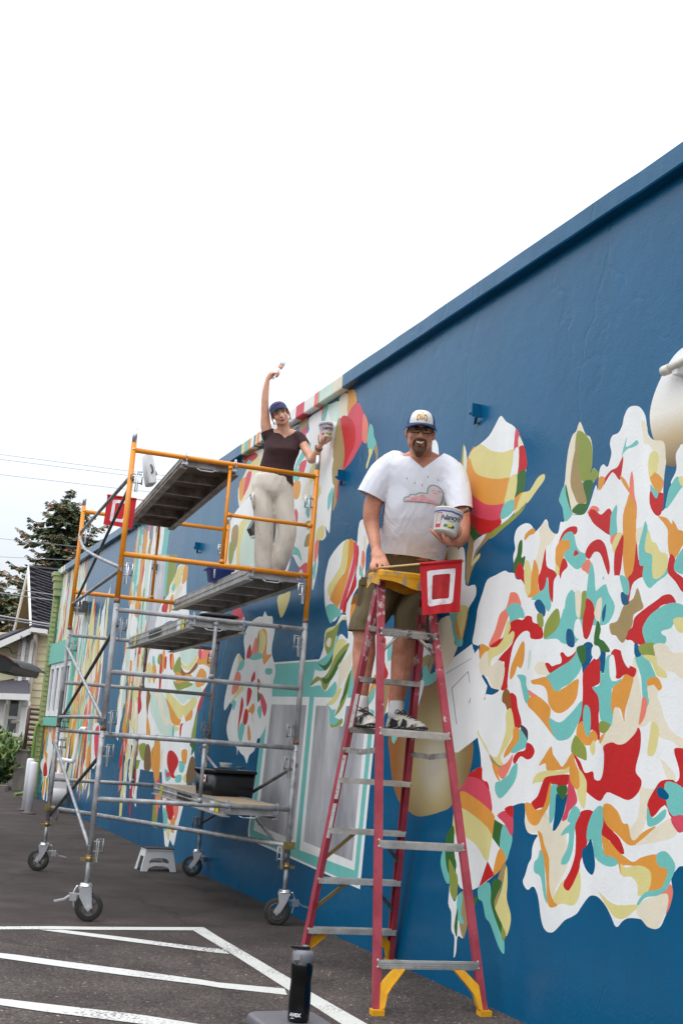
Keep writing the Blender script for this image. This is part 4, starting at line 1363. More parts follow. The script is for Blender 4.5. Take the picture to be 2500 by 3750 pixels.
# rust streaks on the grey paint
def rusty(m, amount=0.64):
    t, p = nodes_of(m)
    base = p.inputs['Base Color'].links[0].from_socket
    co = t.nodes['Texture Coordinate'].outputs['Object']
    n = t.nodes.new('ShaderNodeTexNoise'); n.inputs['Scale'].default_value = 11; n.inputs['Detail'].default_value = 9; n.inputs['Roughness'].default_value = 0.7
    t.links.new(co, n.inputs['Vector'])
    r = t.nodes.new('ShaderNodeValToRGB'); r.color_ramp.elements[0].position = amount; r.color_ramp.elements[1].position = amount + 0.07
    t.links.new(n.outputs['Fac'], r.inputs[0])
    x = t.nodes.new('ShaderNodeMix'); x.data_type = 'RGBA'; x.inputs[7].default_value = lin((104, 66, 44))
    t.links.new(r.outputs[0], x.inputs[0]); t.links.new(base, x.inputs[6]); t.links.new(x.outputs[2], p.inputs['Base Color'])
rusty(GREYP, 0.60); rusty(GALV, 0.64)

tower = put('scaffold_tower', SO, 'rolling scaffold tower with an orange top frame on grey frames, standing on four black castors', 'scaffold')
LV = [('grey', 0.441, 1.377, 1.346, 0.871, GALV), ('grey', 1.379, 2.345, 2.290, 1.815, GREYP), ('orange', 2.347, 3.612, 3.557, 2.725, ORANGE)]
PR = 0.0215

def brace_lock(o, u, v, z, sd, m_):
    """small drop lock beside a post"""
    m = MB()
    c = S(u, v, z) + SA * sd * 0.03 - SB * 0.012
    for dz in (0.035, -0.035):
        m.tube([c + UP * dz - SA * sd * 0.012, c + UP * dz + SA * sd * 0.062], 0.007, 6)
    pts = [c + UP * 0.055 + SA * sd * 0.058, c + UP * 0.055 + SA * sd * 0.012, c - UP * 0.11 + SA * sd * 0.012, c - UP * 0.11 + SA * sd * 0.026, c + UP * 0.045 + SA * sd * 0.026]
    m.tube([p - SB * 0.012 for p in pts], 0.0055, 6)
    m.tube([c + UP * 0.06 + SA * sd * 0.058 - SB * .012, c - UP * 0.05 + SA * sd * 0.058 - SB * .012], 0.006, 6)
    m.build('brace_lock', m_, o)

for v in (0.0, SL):
    for li, (nm, z0, z1, zt_, zb_, mt) in enumerate(LV):
        m = MB()
        for u in (0, SW):
            m.tube([S(u, v, z0), S(u, v, z1)], PR, 14)
        r2 = 0.0185
        m.tube([S(0, v, zt_), S(SW, v, zt_)], r2 if li < 2 else 0.0205, 12)
        m.tube([S(0, v, zb_), S(SW, v, zb_)], r2 if li < 2 else 0.0205, 12)
        um = 0.79
        m.tube([S(um, v, zt_ - .05), S(um, v, zt_ - 0.02)], [0.0145, 0.024], 12)
        m.tube([S(um, v, zb_ + .05), S(um, v, zb_ + 0.02)], [0.0145, 0.024], 12)
        m.tube([S(um, v, zb_), S(um, v, zt_)], 0.0145, 12)
        if li == 2 and v == 0:
            zm = 3.14
            m.tube([S(um, v, zm), S(SW, v, zm)], 0.0155, 12)
            m.tube([S(um + 0.01, v, zm), S(um + .05, v, zm)], [0.024, 0.0155], 12)
            m.tube([S(SW - 0.05, v, zm), S(SW - .01, v, zm)], [0.0155, 0.024], 12)
        fr = m.build('end_frame', mt, tower, label=('orange end frame' if li == 2 else None))
        for u in (0, SW):
            sgn = 1 if u == 0 else -1
            for zz in ((1.22, 0.53), (2.175, 1.47), (3.33, 2.60))[li]:
                brace_lock(fr, u, v, zz, sgn, GALV if li < 2 else BRIGHT)
            k = MB()
            k.tube([S(u, v, z0 - 0.005), S(u, v, z0 + 0.03)], PR + 0.0015, 14)
            if li < 2 or True:
                k.build('collar', RUST, fr)
            k = MB()
            k.ell(S(u, v, z1 - 0.05) - SB * PR, (0.008, 0.006, 0.008), (SA, SB, UP), 8, 4)
            k.build('bolt', BRIGHT, fr)
        if li == 2:
            for u in (0, SW):
                k = MB()
                k.tube([S(u, v, z1), S(u, v, z1 + 0.125)], 0.0185, 14)
                k.build('coupling_pin', BRIGHT, fr)
        if li == 2:
            for zc, hh in ((3.30, 0.05), (2.98, 0.13), (3.08, .04)):
                k = MB()
                k.lathe([(PR + 0.0012, -hh), (PR + 0.0012, hh)], S(0, v, zc), (0, 0, 1), 8, arc=(R(-75), R(20)), ref=-SB)
                k.build('sticker', STICKER, fr)

def brace(name, p, q, r, mt, flat=True, label=None, bend=None):
    m = MB()
    pts = [p, q] if bend is None else catmull([p] + bend + [q], 4, False)
    m.tube(pts, r, 10)
    d = (q - p).normalized()
    for e in (p, q):
        m.box(e, (0.07, 0.012, 0.03), frame_of(d))
    return m.build(name, mt, tower, label=label)
OFFU = -0.012
for z1, z0, mA, mB_ in ((1.22, 0.53, DARKSTEEL, GALV), (2.175, 1.46, DARKSTEEL, GALV)):
    brace('cross_brace', S(0.02, 0, z1), S(0.02, SL, z0), 0.0145, mA)
    brace('cross_brace', S(-0.012, 0, z0), S(-0.012, SL, z1), 0.0145, mB_)
brace('cross_brace', S(0.02, 0, 3.32), S(0.02, SL, 2.60), 0.0135, DARKSTEEL)
brace('cross_brace', S(-0.012, 0, 2.62), S(-0.012, SL, 3.31), 0.0145, GALV, label='silver cross brace, bent', bend=[S(-.012, SL * .45, 2.87), S(-.012, SL * .82, 3.10)])
brace('side_bar', S(0.0, 0, 3.34), S(0.0, SL, 3.34), 0.0155, GALV)
brace('side_bar', S(0.0, 0, 2.60), S(0.0, SL, 2.60), 0.0155, GALV)
brace('side_bar', S(0.0, 0, 1.475), S(0.0, SL, 1.475), 0.0165, GALV)
brace('cross_brace', S(SW + .012, 0, 1.21), S(SW + .012, SL, 0.53), 0.0145, DARKSTEEL)
brace('cross_brace', S(SW - .02, 0, 0.53), S(SW - .02, SL, 1.21), 0.0145, GALV)
m = MB()
pa, pb = S(0, SL, 0.60), S(SW, 0, 0.60)
m.tube([pa + SA * .02 - SB * .03, pb - SA * .02 + SB * .03 - SB * .06], 0.020, 12)
dg_ = m.build('plan_brace', GALV, tower)
for p in (pa, pb):
    m = MB()
    m.box(p - SB * 0.03, (0.09, 0.03, 0.055), (SA, SB, UP))
    m.tube([p - SB * .02, p - SB * 0.06], 0.012, 8)
    m.build('clamp', BRASS, dg_)

def caster(u, v, off, lever, steer):
    b = S(u, v, 0)
    f = Matrix.Rotation(steer, 3, 'Z') @ SA          # rolling direction
    ax = V(-f.y, f.x, 0)                              # wheel axle
    wc = b + f * off + UP * 0.101
    m = MB()
    for s_ in (-1, 1):
        P = [b + f * -0.045 + UP * 0.235, b + f * 0.045 + UP * 0.235, b + f * (0.04 + off * .4) + UP * 0.17, wc + f * 0.028 + UP * 0.0, wc - f * 0.0 - UP * 0.028, wc - f * 0.028 + UP * 0.0, b + f * -0.035 + UP * 0.17]
        m.prism([p + ax * (s_ * 0.036 - 0.003) for p in P], ax * 0.006)
    m.box(b + UP * 0.236, (0.095, 0.085, 0.012), (f, ax, UP))
    m.lathe([(0.0, 0.242), (0.05, 0.242), (0.05, 0.252), (0.044, 0.252), (0.044, 0.266), (0.0, 0.266)], b, (0, 0, 1), 16)
    m.tube([wc - ax * 0.05, wc + ax * 0.05], 0.012, 8)
    c = m.build('caster', BRIGHT, tower)
    m = MB()
    m.lathe([(0.070, -0.020), (0.094, -0.022), (0.101, -0.014), (0.101, 0.014), (0.094, 0.022), (0.070, 0.020), (0.070, -0.020)], wc, ax, 28)
    m.build('tyre', RUBBER, c)
    m = MB()
    m.lathe([(0.060, -0.018), (0.0715, -0.018), (0.0715, 0.018), (0.060, 0.018), (0.060, -0.018)], wc, ax, 24)
    m.lathe([(0.0, -0.026), (0.022, -0.026), (0.022, 0.026), (0.0, 0.026)], wc, ax, 12)
    for k in range(5):
        a = k * 2 * math.pi / 5 + 0.4
        d = f * math.cos(a) + UP * math.sin(a)
        m.beam(wc + d * 0.018, wc + d * 0.064, 0.018, 0.012, ax)
    m.build('rim', DARKSTEEL, c)
    m = MB()
    L = [b + lever * 0.02 + UP * 0.19, b + lever * 0.10 + UP * 0.185, b + lever * 0.15 + UP * 0.15, b + lever * 0.22 + UP * 0.135]
    for p, q in zip(L[:-1], L[1:]):
        m.beam(p, q, 0.04, 0.010)
    m.box(b + lever * 0.09 + UP * 0.17, (0.05, 0.06, 0.05), (lever, lever.cross(UP), UP))
    m.tube(catmull([b + lever * 0.06 + UP * 0.25, b + lever * 0.085 + UP * 0.20, b + lever * 0.08 + UP * 0.13, b + lever * 0.07 + UP * 0.09], 3, False), 0.007, 6)
    m.build('brake_lever', BRIGHT, c)
    m = MB()
    m.tube([b + UP * 0.26, b + UP * 0.44], 0.0165, 14)
    m.build('jack_screw', GALV, c)
    m = MB()
    m.tube([b + UP * 0.425, b + UP * 0.455], 0.026, 6)
    m.box(b + UP * 0.435, (0.13, 0.018, 0.02), (SA, SB, UP))
    m.build('jack_nut', BRASS, c)
    m = MB()
    m.lathe([(0.0185, 0.30), (0.0185, 0.385)], b, (0, 0, 1), 8, arc=(R(-60), R(30)), ref=-SB)
    m.build('sticker', STICKER, c)
caster(0, 0, 0.035, -SA, R(-14))
caster(0, SL, -0.045, SA, R(-22))
caster(SW, SL, -0.05, (SA * .7 + SB * .5).normalized(), R(-24))
caster(SW, 0, -0.045, SA, R(-20))

# ---- walk planks hung between the end frames
PLY = mat('plywood', (150, 132, 108), 0.8, vscale=3, stretch=(2, 2, 2), rgb2=(112, 98, 84), lo=0.35, hi=0.7, bump=0.25, bscale=60)
PLYD = mat('plywood_stained', (92, 80, 68), 0.85, vscale=2.2, rgb2=(140, 126, 108), lo=0.38, hi=0.66, bump=0.25, bscale=60)
ALU = mat('aluminium', (166, 162, 158), 0.45, metal=0.5, vscale=7, rgb2=(196, 194, 192), lo=0.4, hi=0.65, bump=0.1, bscale=60)
ALUD = mat('aluminium_weathered', (122, 110, 100), 0.55, metal=0.4, vscale=7, rgb2=(168, 162, 156), lo=0.4, hi=0.65)
TEXTD = mat('dark_print', (50, 48, 48), 0.7)
def plank(z, n0, n1, f0, f1, label, alu, stick=False, ply=PLY):
    def Q(s, v, dz):               # s 0..1 across the plank
        k = v / SL
        return S((n0 + (n1 - n0) * s) * (1 - k) + (f0 + (f1 - f0) * s) * k, v, z + dz)
    o = put('scaffold_plank', Q(0.5, 0, 0), label, 'plank', 'planks hung in the scaffold tower')
    v0, v1 = 0.030, SL - 0.030
    m = MB()
    m.loft([[Q(0.03, v, 0.010), Q(0.97, v, 0.010), Q(0.97, v, 0.022), Q(0.03, v, 0.022)] for v in (v0, v1)], smooth=False)
    m.build('deck', ply, o)
    for s_, sg in ((0.0, -1), (1.0, 1)):
        m = MB()
        prof = [(0, 0.026), (.045, 0.026), (.045, 0.018), (.018, 0.014), (.018, -0.072), (.045, -0.076), (.045, -0.084), (-.02, -0.084), (-.02, -0.076), (0.004, -0.072), (0.004, -0.034), (-0.006, -0.030), (-0.006, -0.022), (0.004, -0.018), (0.004, 0.018), (0, 0.018)]
        R0 = []
        for v in (v0, v1):
            R0.append([Q(s_ + (a if s_ == 0 else -a) / 0.45 * 1.0, v, b) for a, b in prof])
        if s_ == 1:
            R0 = [r[::-1] for r in R0]
        m.loft(R0, smooth=False)
        sr = m.build('side_rail', alu, o)
        if stick and s_ == 0:
            for va, w_, mt in ((0.22, 0.11, YSTICK), (0.36, 0.16, STICKER), (SL - .5, 0.12, YSTICK)):
                k = MB()
                k.loft([[Q(-0.004, v, -0.066), Q(-0.007, v, -0.066), Q(-0.007, v, 0.012), Q(-0.004, v, 0.012)] for v in (va, va + w_)], smooth=False)
                k.build('sticker', mt, sr)
            for j in range(11):
                va = 1.25 + j * 0.055
                k = MB()
                k.loft([[Q(-0.004, v, -0.058), Q(-0.008, v, -0.058), Q(-0.008, v, 0.006), Q(-0.004, v, 0.006)] for v in (va, va + 0.032)], smooth=False)
                k.build('print', TEXTD, sr)
    for j in range(6):
        v = v0 + 0.02 + (v1 - v0 - 0.04) * j / 5
        m = MB()
        m.loft([[Q(0.04, v + a, b), Q(0.96, v + a, b)][::1] + [Q(0.96, v + a, -0.062), Q(0.04, v + a, -0.062)] for a, b in ((-0.022, 0.008), (0.022, 0.008))], smooth=False)
        m.build('crossbar', alu, o)
    for v in (0, SL):
        sg = 1 if v == 0 else -1
        for s_ in (0.05, 0.95):
            c = Q(s_, v, 0)
            m = MB()
            P = []
            for a in range(-30, 211, 30):
                P.append(c + SB * sg * math.cos(R(a)) * 0.0265 + UP * math.sin(R(a)) * 0.0265)
            P.append(c - SB * sg * 0.024 - UP * 0.03)
            for p, q in zip(P[:-1], P[1:]):
                m.beam(p, q, 0.040, 0.006, SA)
            m.box(c + SB * sg * 0.035 - UP * 0.02, (0.045, 0.03, 0.06), (SA, SB, UP))
            m.build('hook', BRIGHT, o)
    m = MB()
    c = Q(0.45, 0.02, -0.07)
    m.tube([c - SA * .08, c - SA * .05 - UP * .012, c + SA * .05 - UP * .012, c + SA * .06, c + SA * .1], 0.005, 6)
    m.build('latch_wire', BRIGHT, o)
    return o, Q
pl1, Q1 = plank(3.557, 0.40, 0.85, 0.48, 0.92, 'topmost scaffold plank with a brown stained underside, no one on it', ALUD, ply=PLYD)
pl2, Q2 = plank(2.725, 1.02, 1.475, 1.02, 1.47, 'scaffold plank the woman stands on, hung from the lower orange rung', ALU, ply=PLYD)
pl3, Q3 = plank(2.290, 0.585, 1.03, 0.60, 1.05, 'scaffold plank with yellow stickers hung from the top grey rung', ALU, True, ply=PLYD)
pl4, Q4 = plank(0.871, 1.0, 1.43, 1.0, 1.43, 'lowest scaffold plank, pale plywood top, carrying the black tote', ALU, True, ply=mat('plywood_pale', (184, 160, 130), 0.8, vscale=3, rgb2=(160, 140, 116), lo=0.35, hi=0.7))

# ------------------------------------------------------------------ the red stepladder
LX, LYw = V(0.426, 7.654, 0), 0.292
LA = V(math.cos(LYw), math.sin(LYw), 0)
LB = V(-math.sin(LYw), math.cos(LYw), 0)
LH, LS1, LS2 = 2.443, 0.629, 0.879
def LC(z, s, off=0.0):
    t = z / LH
    return LX + LB * (LS1 * (1 - t) + off) + LA * s * .5 * (0.626 + (0.337 - 0.626) * t) + UP * z
def LSu(z, s, off=0.0):
    t = z / LH
    return LX - LB * (LS2 * (1 - t) + 0.06 * t - off) + LA * s * .5 * (0.621 + (0.327 - 0.621) * t) + UP * z
FIB = mat('red_fibreglass', (142, 42, 56), 0.5, vscale=5, rgb2=(164, 62, 76), lo=0.4, hi=0.6, bump=0.2, bscale=60)
def splat(m, col, amt, sc=7):
    t, p = nodes_of(m)
    base = p.inputs['Base Color'].links[0].from_socket
    co = t.nodes['Texture Coordinate'].outputs['Object']
    n = t.nodes.new('ShaderNodeTexNoise'); n.inputs['Scale'].default_value = sc; n.inputs['Detail'].default_value = 7; n.inputs['Roughness'].default_value = 0.65
    t.links.new(co, n.inputs['Vector'])
    sx = t.nodes.new('ShaderNodeSeparateXYZ'); t.links.new(co, sx.inputs[0])
    mr = t.nodes.new('ShaderNodeMapRange'); mr.inputs[1].default_value = 1.2; mr.inputs[2].default_value = 2.6; mr.inputs[3].default_value = 0.0; mr.inputs[4].default_value = 0.16
    t.links.new(sx.outputs[2], mr.inputs[0])
    ad = t.nodes.new('ShaderNodeMath'); ad.operation = 'ADD'
    t.links.new(n.outputs['Fac'], ad.inputs[0]); t.links.new(mr.outputs[0], ad.inputs[1])
    r = t.nodes.new('ShaderNodeValToRGB'); r.color_ramp.elements[0].position = amt; r.color_ramp.elements[1].position = amt + 0.04
    t.links.new(ad.outputs[0], r.inputs[0])
    x = t.nodes.new('ShaderNodeMix'); x.data_type = 'RGBA'; x.inputs[7].default_value = lin(col)
    t.links.new(r.outputs[0], x.inputs[0]); t.links.new(base, x.inputs[6]); t.links.new(x.outputs[2], p.inputs['Base Color'])
splat(FIB, (176, 158, 152), 0.672, 13)
splat(FIB, (70, 30, 36), 0.70, 5)
YELP = mat('yellow_plastic', (226, 166, 22), 0.45, vscale=10, rgb2=(214, 150, 24), lo=0.4, hi=0.6)
splat(YELP, (150, 140, 120), 0.70, 14)
TREAD = mat('tread_aluminium', (176, 172, 166), 0.42, metal=0.55, vscale=9, rgb2=(206, 204, 200), lo=0.4, hi=0.6)
TREADD = mat('tread_aluminium_dirty', (128, 122, 116), 0.55, metal=0.35, vscale=9, rgb2=(168, 162, 156), lo=0.4, hi=0.6)
splat(TREADD, (70, 62, 58), 0.66, 12)
lad = put('stepladder', LX, 'tall red fibreglass stepladder with a yellow top, spattered with paint, a man standing on it', 'stepladder')
for s in (-1, 1):
    m = MB()
    d = (LC(LH, s) - LC(0, s)).normalized()
    p, q = LC(0.02, s), LC(LH, s)
    m.beam(p - LA * s * 0.0, q, 0.010, 0.074, LB)                 # web
    for o_ in (-0.033, 0.033):
        m.beam(p + LB * o_ - LA * s * 0.014, q + LB * o_ - LA * s * 0.014, 0.028, 0.008, LB)
    r_ = m.build('rail', FIB, lad)
    k = MB()
    for j in range(7):
        for dz in (0.0,):
            k.ell(LC(0.216 + 0.322 * j + 0.0, s) - LB * 0.038, (0.008, 0.004, 0.008), (LA, LB, UP), 8, 4)
    k.build('rivet', TREAD, r_)
    if s < 0:
        for za, zb_ in ((1.50, 1.72), (1.05, 1.33), (0.80, 1.02)):
            k = MB()
            pa, pb = LC(za, s) - LB * 0.0385 + LA * 0.006, LC(zb_, s) - LB * 0.0385 + LA * 0.006
            k.beam(pa, pb, 0.022, 0.003, LB)
            k.build('warning_label', STICKER, r_)
    m = MB()
    m.beam(LSu(0.02, s), LSu(LH - 0.01, s), 0.044, 0.010, LB)
    for o_ in (-0.018, 0.018):
        m.beam(LSu(0.02, s, 0.012) + LA * o_, LSu(LH - 0.01, s, 0.012) + LA * o_, 0.008, 0.026, LB)
    r_ = m.build('rear_rail', FIB, lad)
    k = MB()
    for z in (0.242, 0.855, 1.485, 2.099):
        for dz in (-0.012, 0.022):
            k.ell(LSu(z + dz, s) - LB * 0.007, (0.008, 0.005, 0.008), (LA, LB, UP), 8, 4)
    k.build('rivet', TREAD, r_)
    # rubber feet
    for fn in (LC, LSu):
        m = MB()
        m.box(fn(0.014, s), (0.066, 0.088 if fn is LC else 0.062, 0.028), (LA, LB, UP))
        m.build('foot', YELP, lad)
    # spreaders
    pa, pb = LC(1.365, s) - LB * 0.03, LSu(1.378, s, 0.02)
    mid = (pa + pb) / 2 - UP * 0.015
    m = MB()
    m.beam(pa, mid + LA * 0.003, 0.006, 0.034, UP)
    m.beam(mid - LA * 0.004, pb, 0.006, 0.034, UP)
    for p in (pa, mid, pb):
        m.tube([p - LA * .012, p + LA * .012], 0.013, 8)
    m.build('spreader', TREADD, lad)
for j in range(7):
    z = 0.216 + 0.322 * j
    a, b = LC(z, -1), LC(z, 1)
    m = MB()
    m.beam(a, b, 0.082, 0.006, UP)
    m.beam(a - LB * 0.040 - UP * 0.012, b - LB * 0.040 - UP * 0.012, 0.005, 0.034, UP)
    m.beam(a + LB * 0.040 - UP * 0.012, b + LB * 0.040 - UP * 0.012, 0.005, 0.034, UP)
    for q in (-0.02, 0, 0.02):
        m.beam(a + LB * q + UP * 0.004, b + LB * q + UP * 0.004, 0.008, 0.004, UP)
    m.build('step', TREADD if j > 3 else TREAD, lad)
    if j in (1, 2):
        for s in (-1, 1):
            m = MB()
            m.beam(LC(z, s * 0.30) - LB * 0.02 - UP * .02, LC(z - 0.20, s * 0.96) - LB * 0.01, 0.022, 0.016, LB)
            m.build('step_brace', BRASS if s < 0 else DARKSTEEL, lad)
for i, z in enumerate((0.242, 0.855, 1.485, 2.099)):
    a, b = LSu(z, -1), LSu(z, 1)
    m = MB()
    m.beam(a, b, 0.022, 0.044, UP)
    for q in (-0.012, 0, 0.012):
        m.beam(a - LB * 0.012 + UP * q, b - LB * 0.012 + UP * q, 0.004, 0.005, UP)
    m.build('rear_bar', TREADD if i == 3 else TREAD, lad)
for s in (-1, 1):
    m = MB()
    m.tube(catmull([LSu(2.085, s * 0.35) + LB * .01, LSu(2.06, s * .5) + LB * .01, LSu(1.99, s * .88) + LB * .01], 4, False), 0.011, 8)
    m.build('bar_brace', TREADD, lad)
# yellow knee braces at the feet
def knee(fn, z, s, nm='knee_brace'):
    m = MB()
    fz = lambda zz, k: fn(zz, s * k)
    outer = [fz(z - 0.022, 0.50), fz(z - 0.055, 0.60), fz(z - 0.10, 0.74), fz(z * 0.42, 0.84), fz(z * 0.2, 0.88), fz(0.03, 0.90)]
    inner = [fz(0.03, 0.965), fz(z * .45, 0.955), fz(z - 0.10, 0.93), fz(z - 0.022, 0.72)]
    inner = [fz(0.03, 0.965), fz(z * .62, 0.945), fz(z - 0.022, 0.70)]
    d = -LB if fn is LSu else -LB
    m.prism([p + d * -0.008 for p in outer + inner], d * 0.024)
    for p, q in zip(outer[:-1], outer[1:]):
        m.beam(p + d * 0.004, q + d * 0.004, 0.036, 0.006, LB.cross((q - p).normalized()))
    m.build(nm, YELP, lad)
for s in (-1, 1):
    knee(LSu, 0.242, s)
    knee(LC, 0.216, s)
# the cap
m = MB()
w2 = 0.212
top = []
for s, t in ((-1, -1), (1, -1), (1, 1), (-1, 1)):
    top.append((s, t))
def cp(x, y, z): return LX + LA * x + LB * (y - 0.03) + UP * z
zt_ = 2.495
prof = [(-w2, -0.115), (-w2 + .02, -0.13), (w2 - .02, -0.13), (w2, -0.115), (w2, 0.105), (w2 - .02, 0.12), (-w2 + .02, 0.12), (-w2, 0.105)]
m.loft([[cp(x * 1.0, y, zt_ - 0.036) for x, y in prof], [cp(x, y, zt_ - 0.008) for x, y in prof], [cp(x * .975, y * .95, zt_) for x, y in prof]], smooth=False)
sk = []
n = 16
for sy, dd in ((-0.128, 0.007), (0.112, 0.007)):
    lo, hi = [], []
    for k in range(n + 1):
        x = -w2 + 2 * w2 * k / n
        f = k / n
        dz = 0.030 + 0.045 * math.exp(-((f - 0.62) / 0.26) ** 2)
        lo.append(cp(x, sy, zt_ - 0.034 - dz)); hi.append(cp(x, sy, zt_ - 0.034))
    m.prism(hi + lo[::-1], LB * dd)
for sx in (-1, 1):
    P = [cp(sx * w2, -0.12, zt_ - 0.034), cp(sx * w2, 0.11, zt_ - 0.034), cp(sx * w2, 0.11, zt_ - 0.10), cp(sx * w2, 0.02, zt_ - 0.07), cp(sx * w2, -0.12, zt_ - 0.10)]
    m.prism(P, LA * -sx * 0.007)
m.build('top_cap', YELP, lad)

# ------------------------------------------------------------------ the neighbouring house
HZ = 34.0
CREAM = mat('cream_siding', (232, 218, 178), 0.7, var=0.05, vscale=3)
BEIGE = mat('beige_siding', (186, 174, 166), 0.7, var=0.05, vscale=3)
TRIM = mat('house_trim', (228, 224, 218), 0.55, var=0.06, vscale=5)
SOFFIT = mat('soffit_boards', (120, 104, 92), 0.8)
SHING = [mat('roof_shingle', (82, 78, 84), 0.9, var=0.2, vscale=20), mat('roof_shingle_dark', (68, 65, 71), 0.9, var=0.2, vscale=20), mat('roof_shingle_pale', (92, 88, 93), 0.9, var=0.2, vscale=20)]
def HK(x, y, Y): return at_y(x / 5.227, 2000 + y / 5.227, Y)
def HL(x, y, Y): return at_y(x / 3.92, 2400 + y / 3.92, Y)
house = put('old_house', V(-9.5, 34.2, 0), 'cream clapboard house with steep dark shingle roof and small porch beyond the blue wall', 'house')
A_, N_, F_ = at_y(106, 2077, 36.0), at_y(115, 2291, 33.4), at_y(50, 2320, 38.6)
RV = (at_y(240, 2092, 37.0) - A_).normalized()
LEN = 6.5
# wall body
wx0, wx1 = HL(-420, 600, HZ).x, N_.x + 6.0
m = MB()
m.box(V((wx0 + wx1) / 2, HZ + 3.0, N_.z / 2 - 0.1), (wx1 - wx0, 6.0, N_.z - 0.2))
hw_ = m.build('wall', CREAM, house)
bh = 0.205
brd = MB()
brd.add([V(0, 0, 0), V(1, 0, 0), V(1, 0, bh - .006), V(0, 0, bh - .006), V(0, -0.034, 0), V(1, -0.034, 0), V(1, -0.012, bh - .006), V(0, -0.012, bh - .006)],
        [(4, 5, 6, 7), (0, 4, 7, 3), (1, 2, 6, 5), (0, 1, 5, 4), (3, 7, 6, 2)])
def siding(x0, x1, y, z0, z1, mt, par=house):
    me = brd.mesh('siding_board', mt)
    for v in me.vertices:
        v.co.x *= (x1 - x0)
    z = z0
    while z < z1 - 0.05:
        inst(me, 'siding_board', par, V(x0, y, z))
        z += bh
siding(wx0, wx1, HZ, 0.3, N_.z - 0.3, CREAM)
# gable roof
def slab(p, q, r, s, th, name, mt, par=house):
    n_ = (q - p).cross(s - p).normalized()
    if n_.z < 0:
        n_ = -n_
    m = MB()
    m.prism([p, q, r, s], -n_ * th)
    return m.build(name, mt, par), n_
rf, nn_ = slab(A_, N_, N_ + RV * LEN, A_ + RV * LEN, 0.12, 'roof', SHING[1])
slab(A_ + V(0, 0.02, 0), F_, F_ + RV * LEN, A_ + V(0, 0.02, 0) + RV * LEN, 0.12, 'roof', SHING[1])
# shingles on the slope that faces the lot
dn = (N_ - A_)
sl = dn.length
dn.normalize()
px_ = RV - dn * RV.dot(dn)
px_.normalize()
up_ = nn_
rnd = random.Random(3)
shm = []
for mt in SHING:
    k = MB()
    k.box(V(0.15, 0, 0), (0.292, 0.20, 0.022))
    shm.append(k.mesh('shingle', mt))
rot = Matrix((px_, dn, up_)).transposed().to_euler()
rows = int(sl / 0.165)
for r_ in range(rows):
    for c in range(9):
        p = A_ + dn * (0.165 * r_ + 0.10) + px_ * (c * 0.30 + (0.15 if r_ % 2 else 0) + rnd.uniform(-.01, .01)) + up_ * (0.012 + 0.004 * rnd.random())
        inst(shm[rnd.choice((0, 0, 0, 1, 2))], 'shingle', rf, p, rot)
m = MB()
m.beam(A_ + up_ * .03, A_ + RV * LEN + up_ * .03, 0.22, 0.05)
m.build('ridge_cap', SHING[2], house)
# barge boards, soffit, gable wall
m = MB()
m.prism([A_ + V(-.03, 0, 0.05), F_ + V(-.03, 0, 0.05), F_ + V(-.03, 0, -0.22), A_ + V(-.03, 0, -0.36)], V(0.05, 0, 0))
m.build('barge_board', TRIM, house)
m = MB()
m.prism([A_ + V(-.03, -0.02, 0.02), N_ + V(-.03, -0.02, 0.02), N_ + V(-.03, -0.02, -0.10), A_ + V(-.03, -0.02, -0.2)], V(0.05, 0, 0))
m.build('barge_board', TRIM, house)
gw = RV * 0.55
m = MB()
m.prism([A_ + gw - UP * .3, N_ + gw - UP * .12, F_ + gw - UP * .12], RV * 0.1)
gab = m.build('gable_wall', CREAM, house)
m = MB()
m.prism([A_ - UP * 0.16, F_ - UP * 0.14, F_ - UP * 0.14 + gw, A_ - UP * 0.16 + gw], -UP * 0.03)
m.build('soffit', SOFFIT, house)
# low eave and gutters
m = MB()
p, q = at_y(-90, 2386, 33.1), at_y(117, 2298, 33.3)
m.prism([p, q, q - UP * 0.17, p - UP * 0.22], V(0, 0.06, 0))
m.build('fascia', TRIM, house)
m = MB()
m.prism([p + UP * .02, q + UP * .02, q + V(0.3, 1.2, .25), p + V(0, 1.2, 0.5)], UP * 0.05)
m.build('roof', SHING[1], house, label='low dark roof edge over the porch side')
m = MB()
q2 = at_y(175, 2306, 33.3)
m.prism([q + V(0, -.1, 0), q2 + V(0, -.1, 0), q2 + V(0, .05, 0), q + V(0, .05, 0)], -UP * 0.12)
m.prism([q + V(0, .05, -.11), q2 + V(0, 0.05, -.11), q2 + V(0, .75, -.11), q + V(-.3, .75, -.11)], -UP * 0.02)
m.build('gutter', TRIM, house)
# bay
bx0, bx1 = HK(340, 2100, 33.7).x, HK(690, 1900, 33.7).x
bz1, bz0 = HK(500, 1680, 33.7).z, 2.45
m = MB()
m.box(V((bx0 + bx1) / 2, 33.95, (bz0 + bz1) / 2), (bx1 - bx0, 0.5, bz1 - bz0))
bay = m.build('bay', BEIGE, house)
siding(bx0, bx1, 33.69, bz0, bz1, BEIGE, bay)
for x in (HK(440, 2100, 33.6).x, HK(590, 2100, 33.6).x):
    m = MB()
    m.box(V(x, 33.63, (bz0 + bz1) / 2 - 0.05), (0.10, 0.05, bz1 - bz0 - 0.2))
    m.build('trim_board', TRIM, bay)
m = MB()
c = HK(500, 1740, 33.4)
m.box(c + V(.05, .15, 0), (.10, 0.12, .18))
m.lathe([(0.03, 0), (0.05, 0.05), (0.10, 0.16)], c, (-0.8, -0.5, -0.3), 10)
m.build('flood_lamp', DARKSTEEL, house)
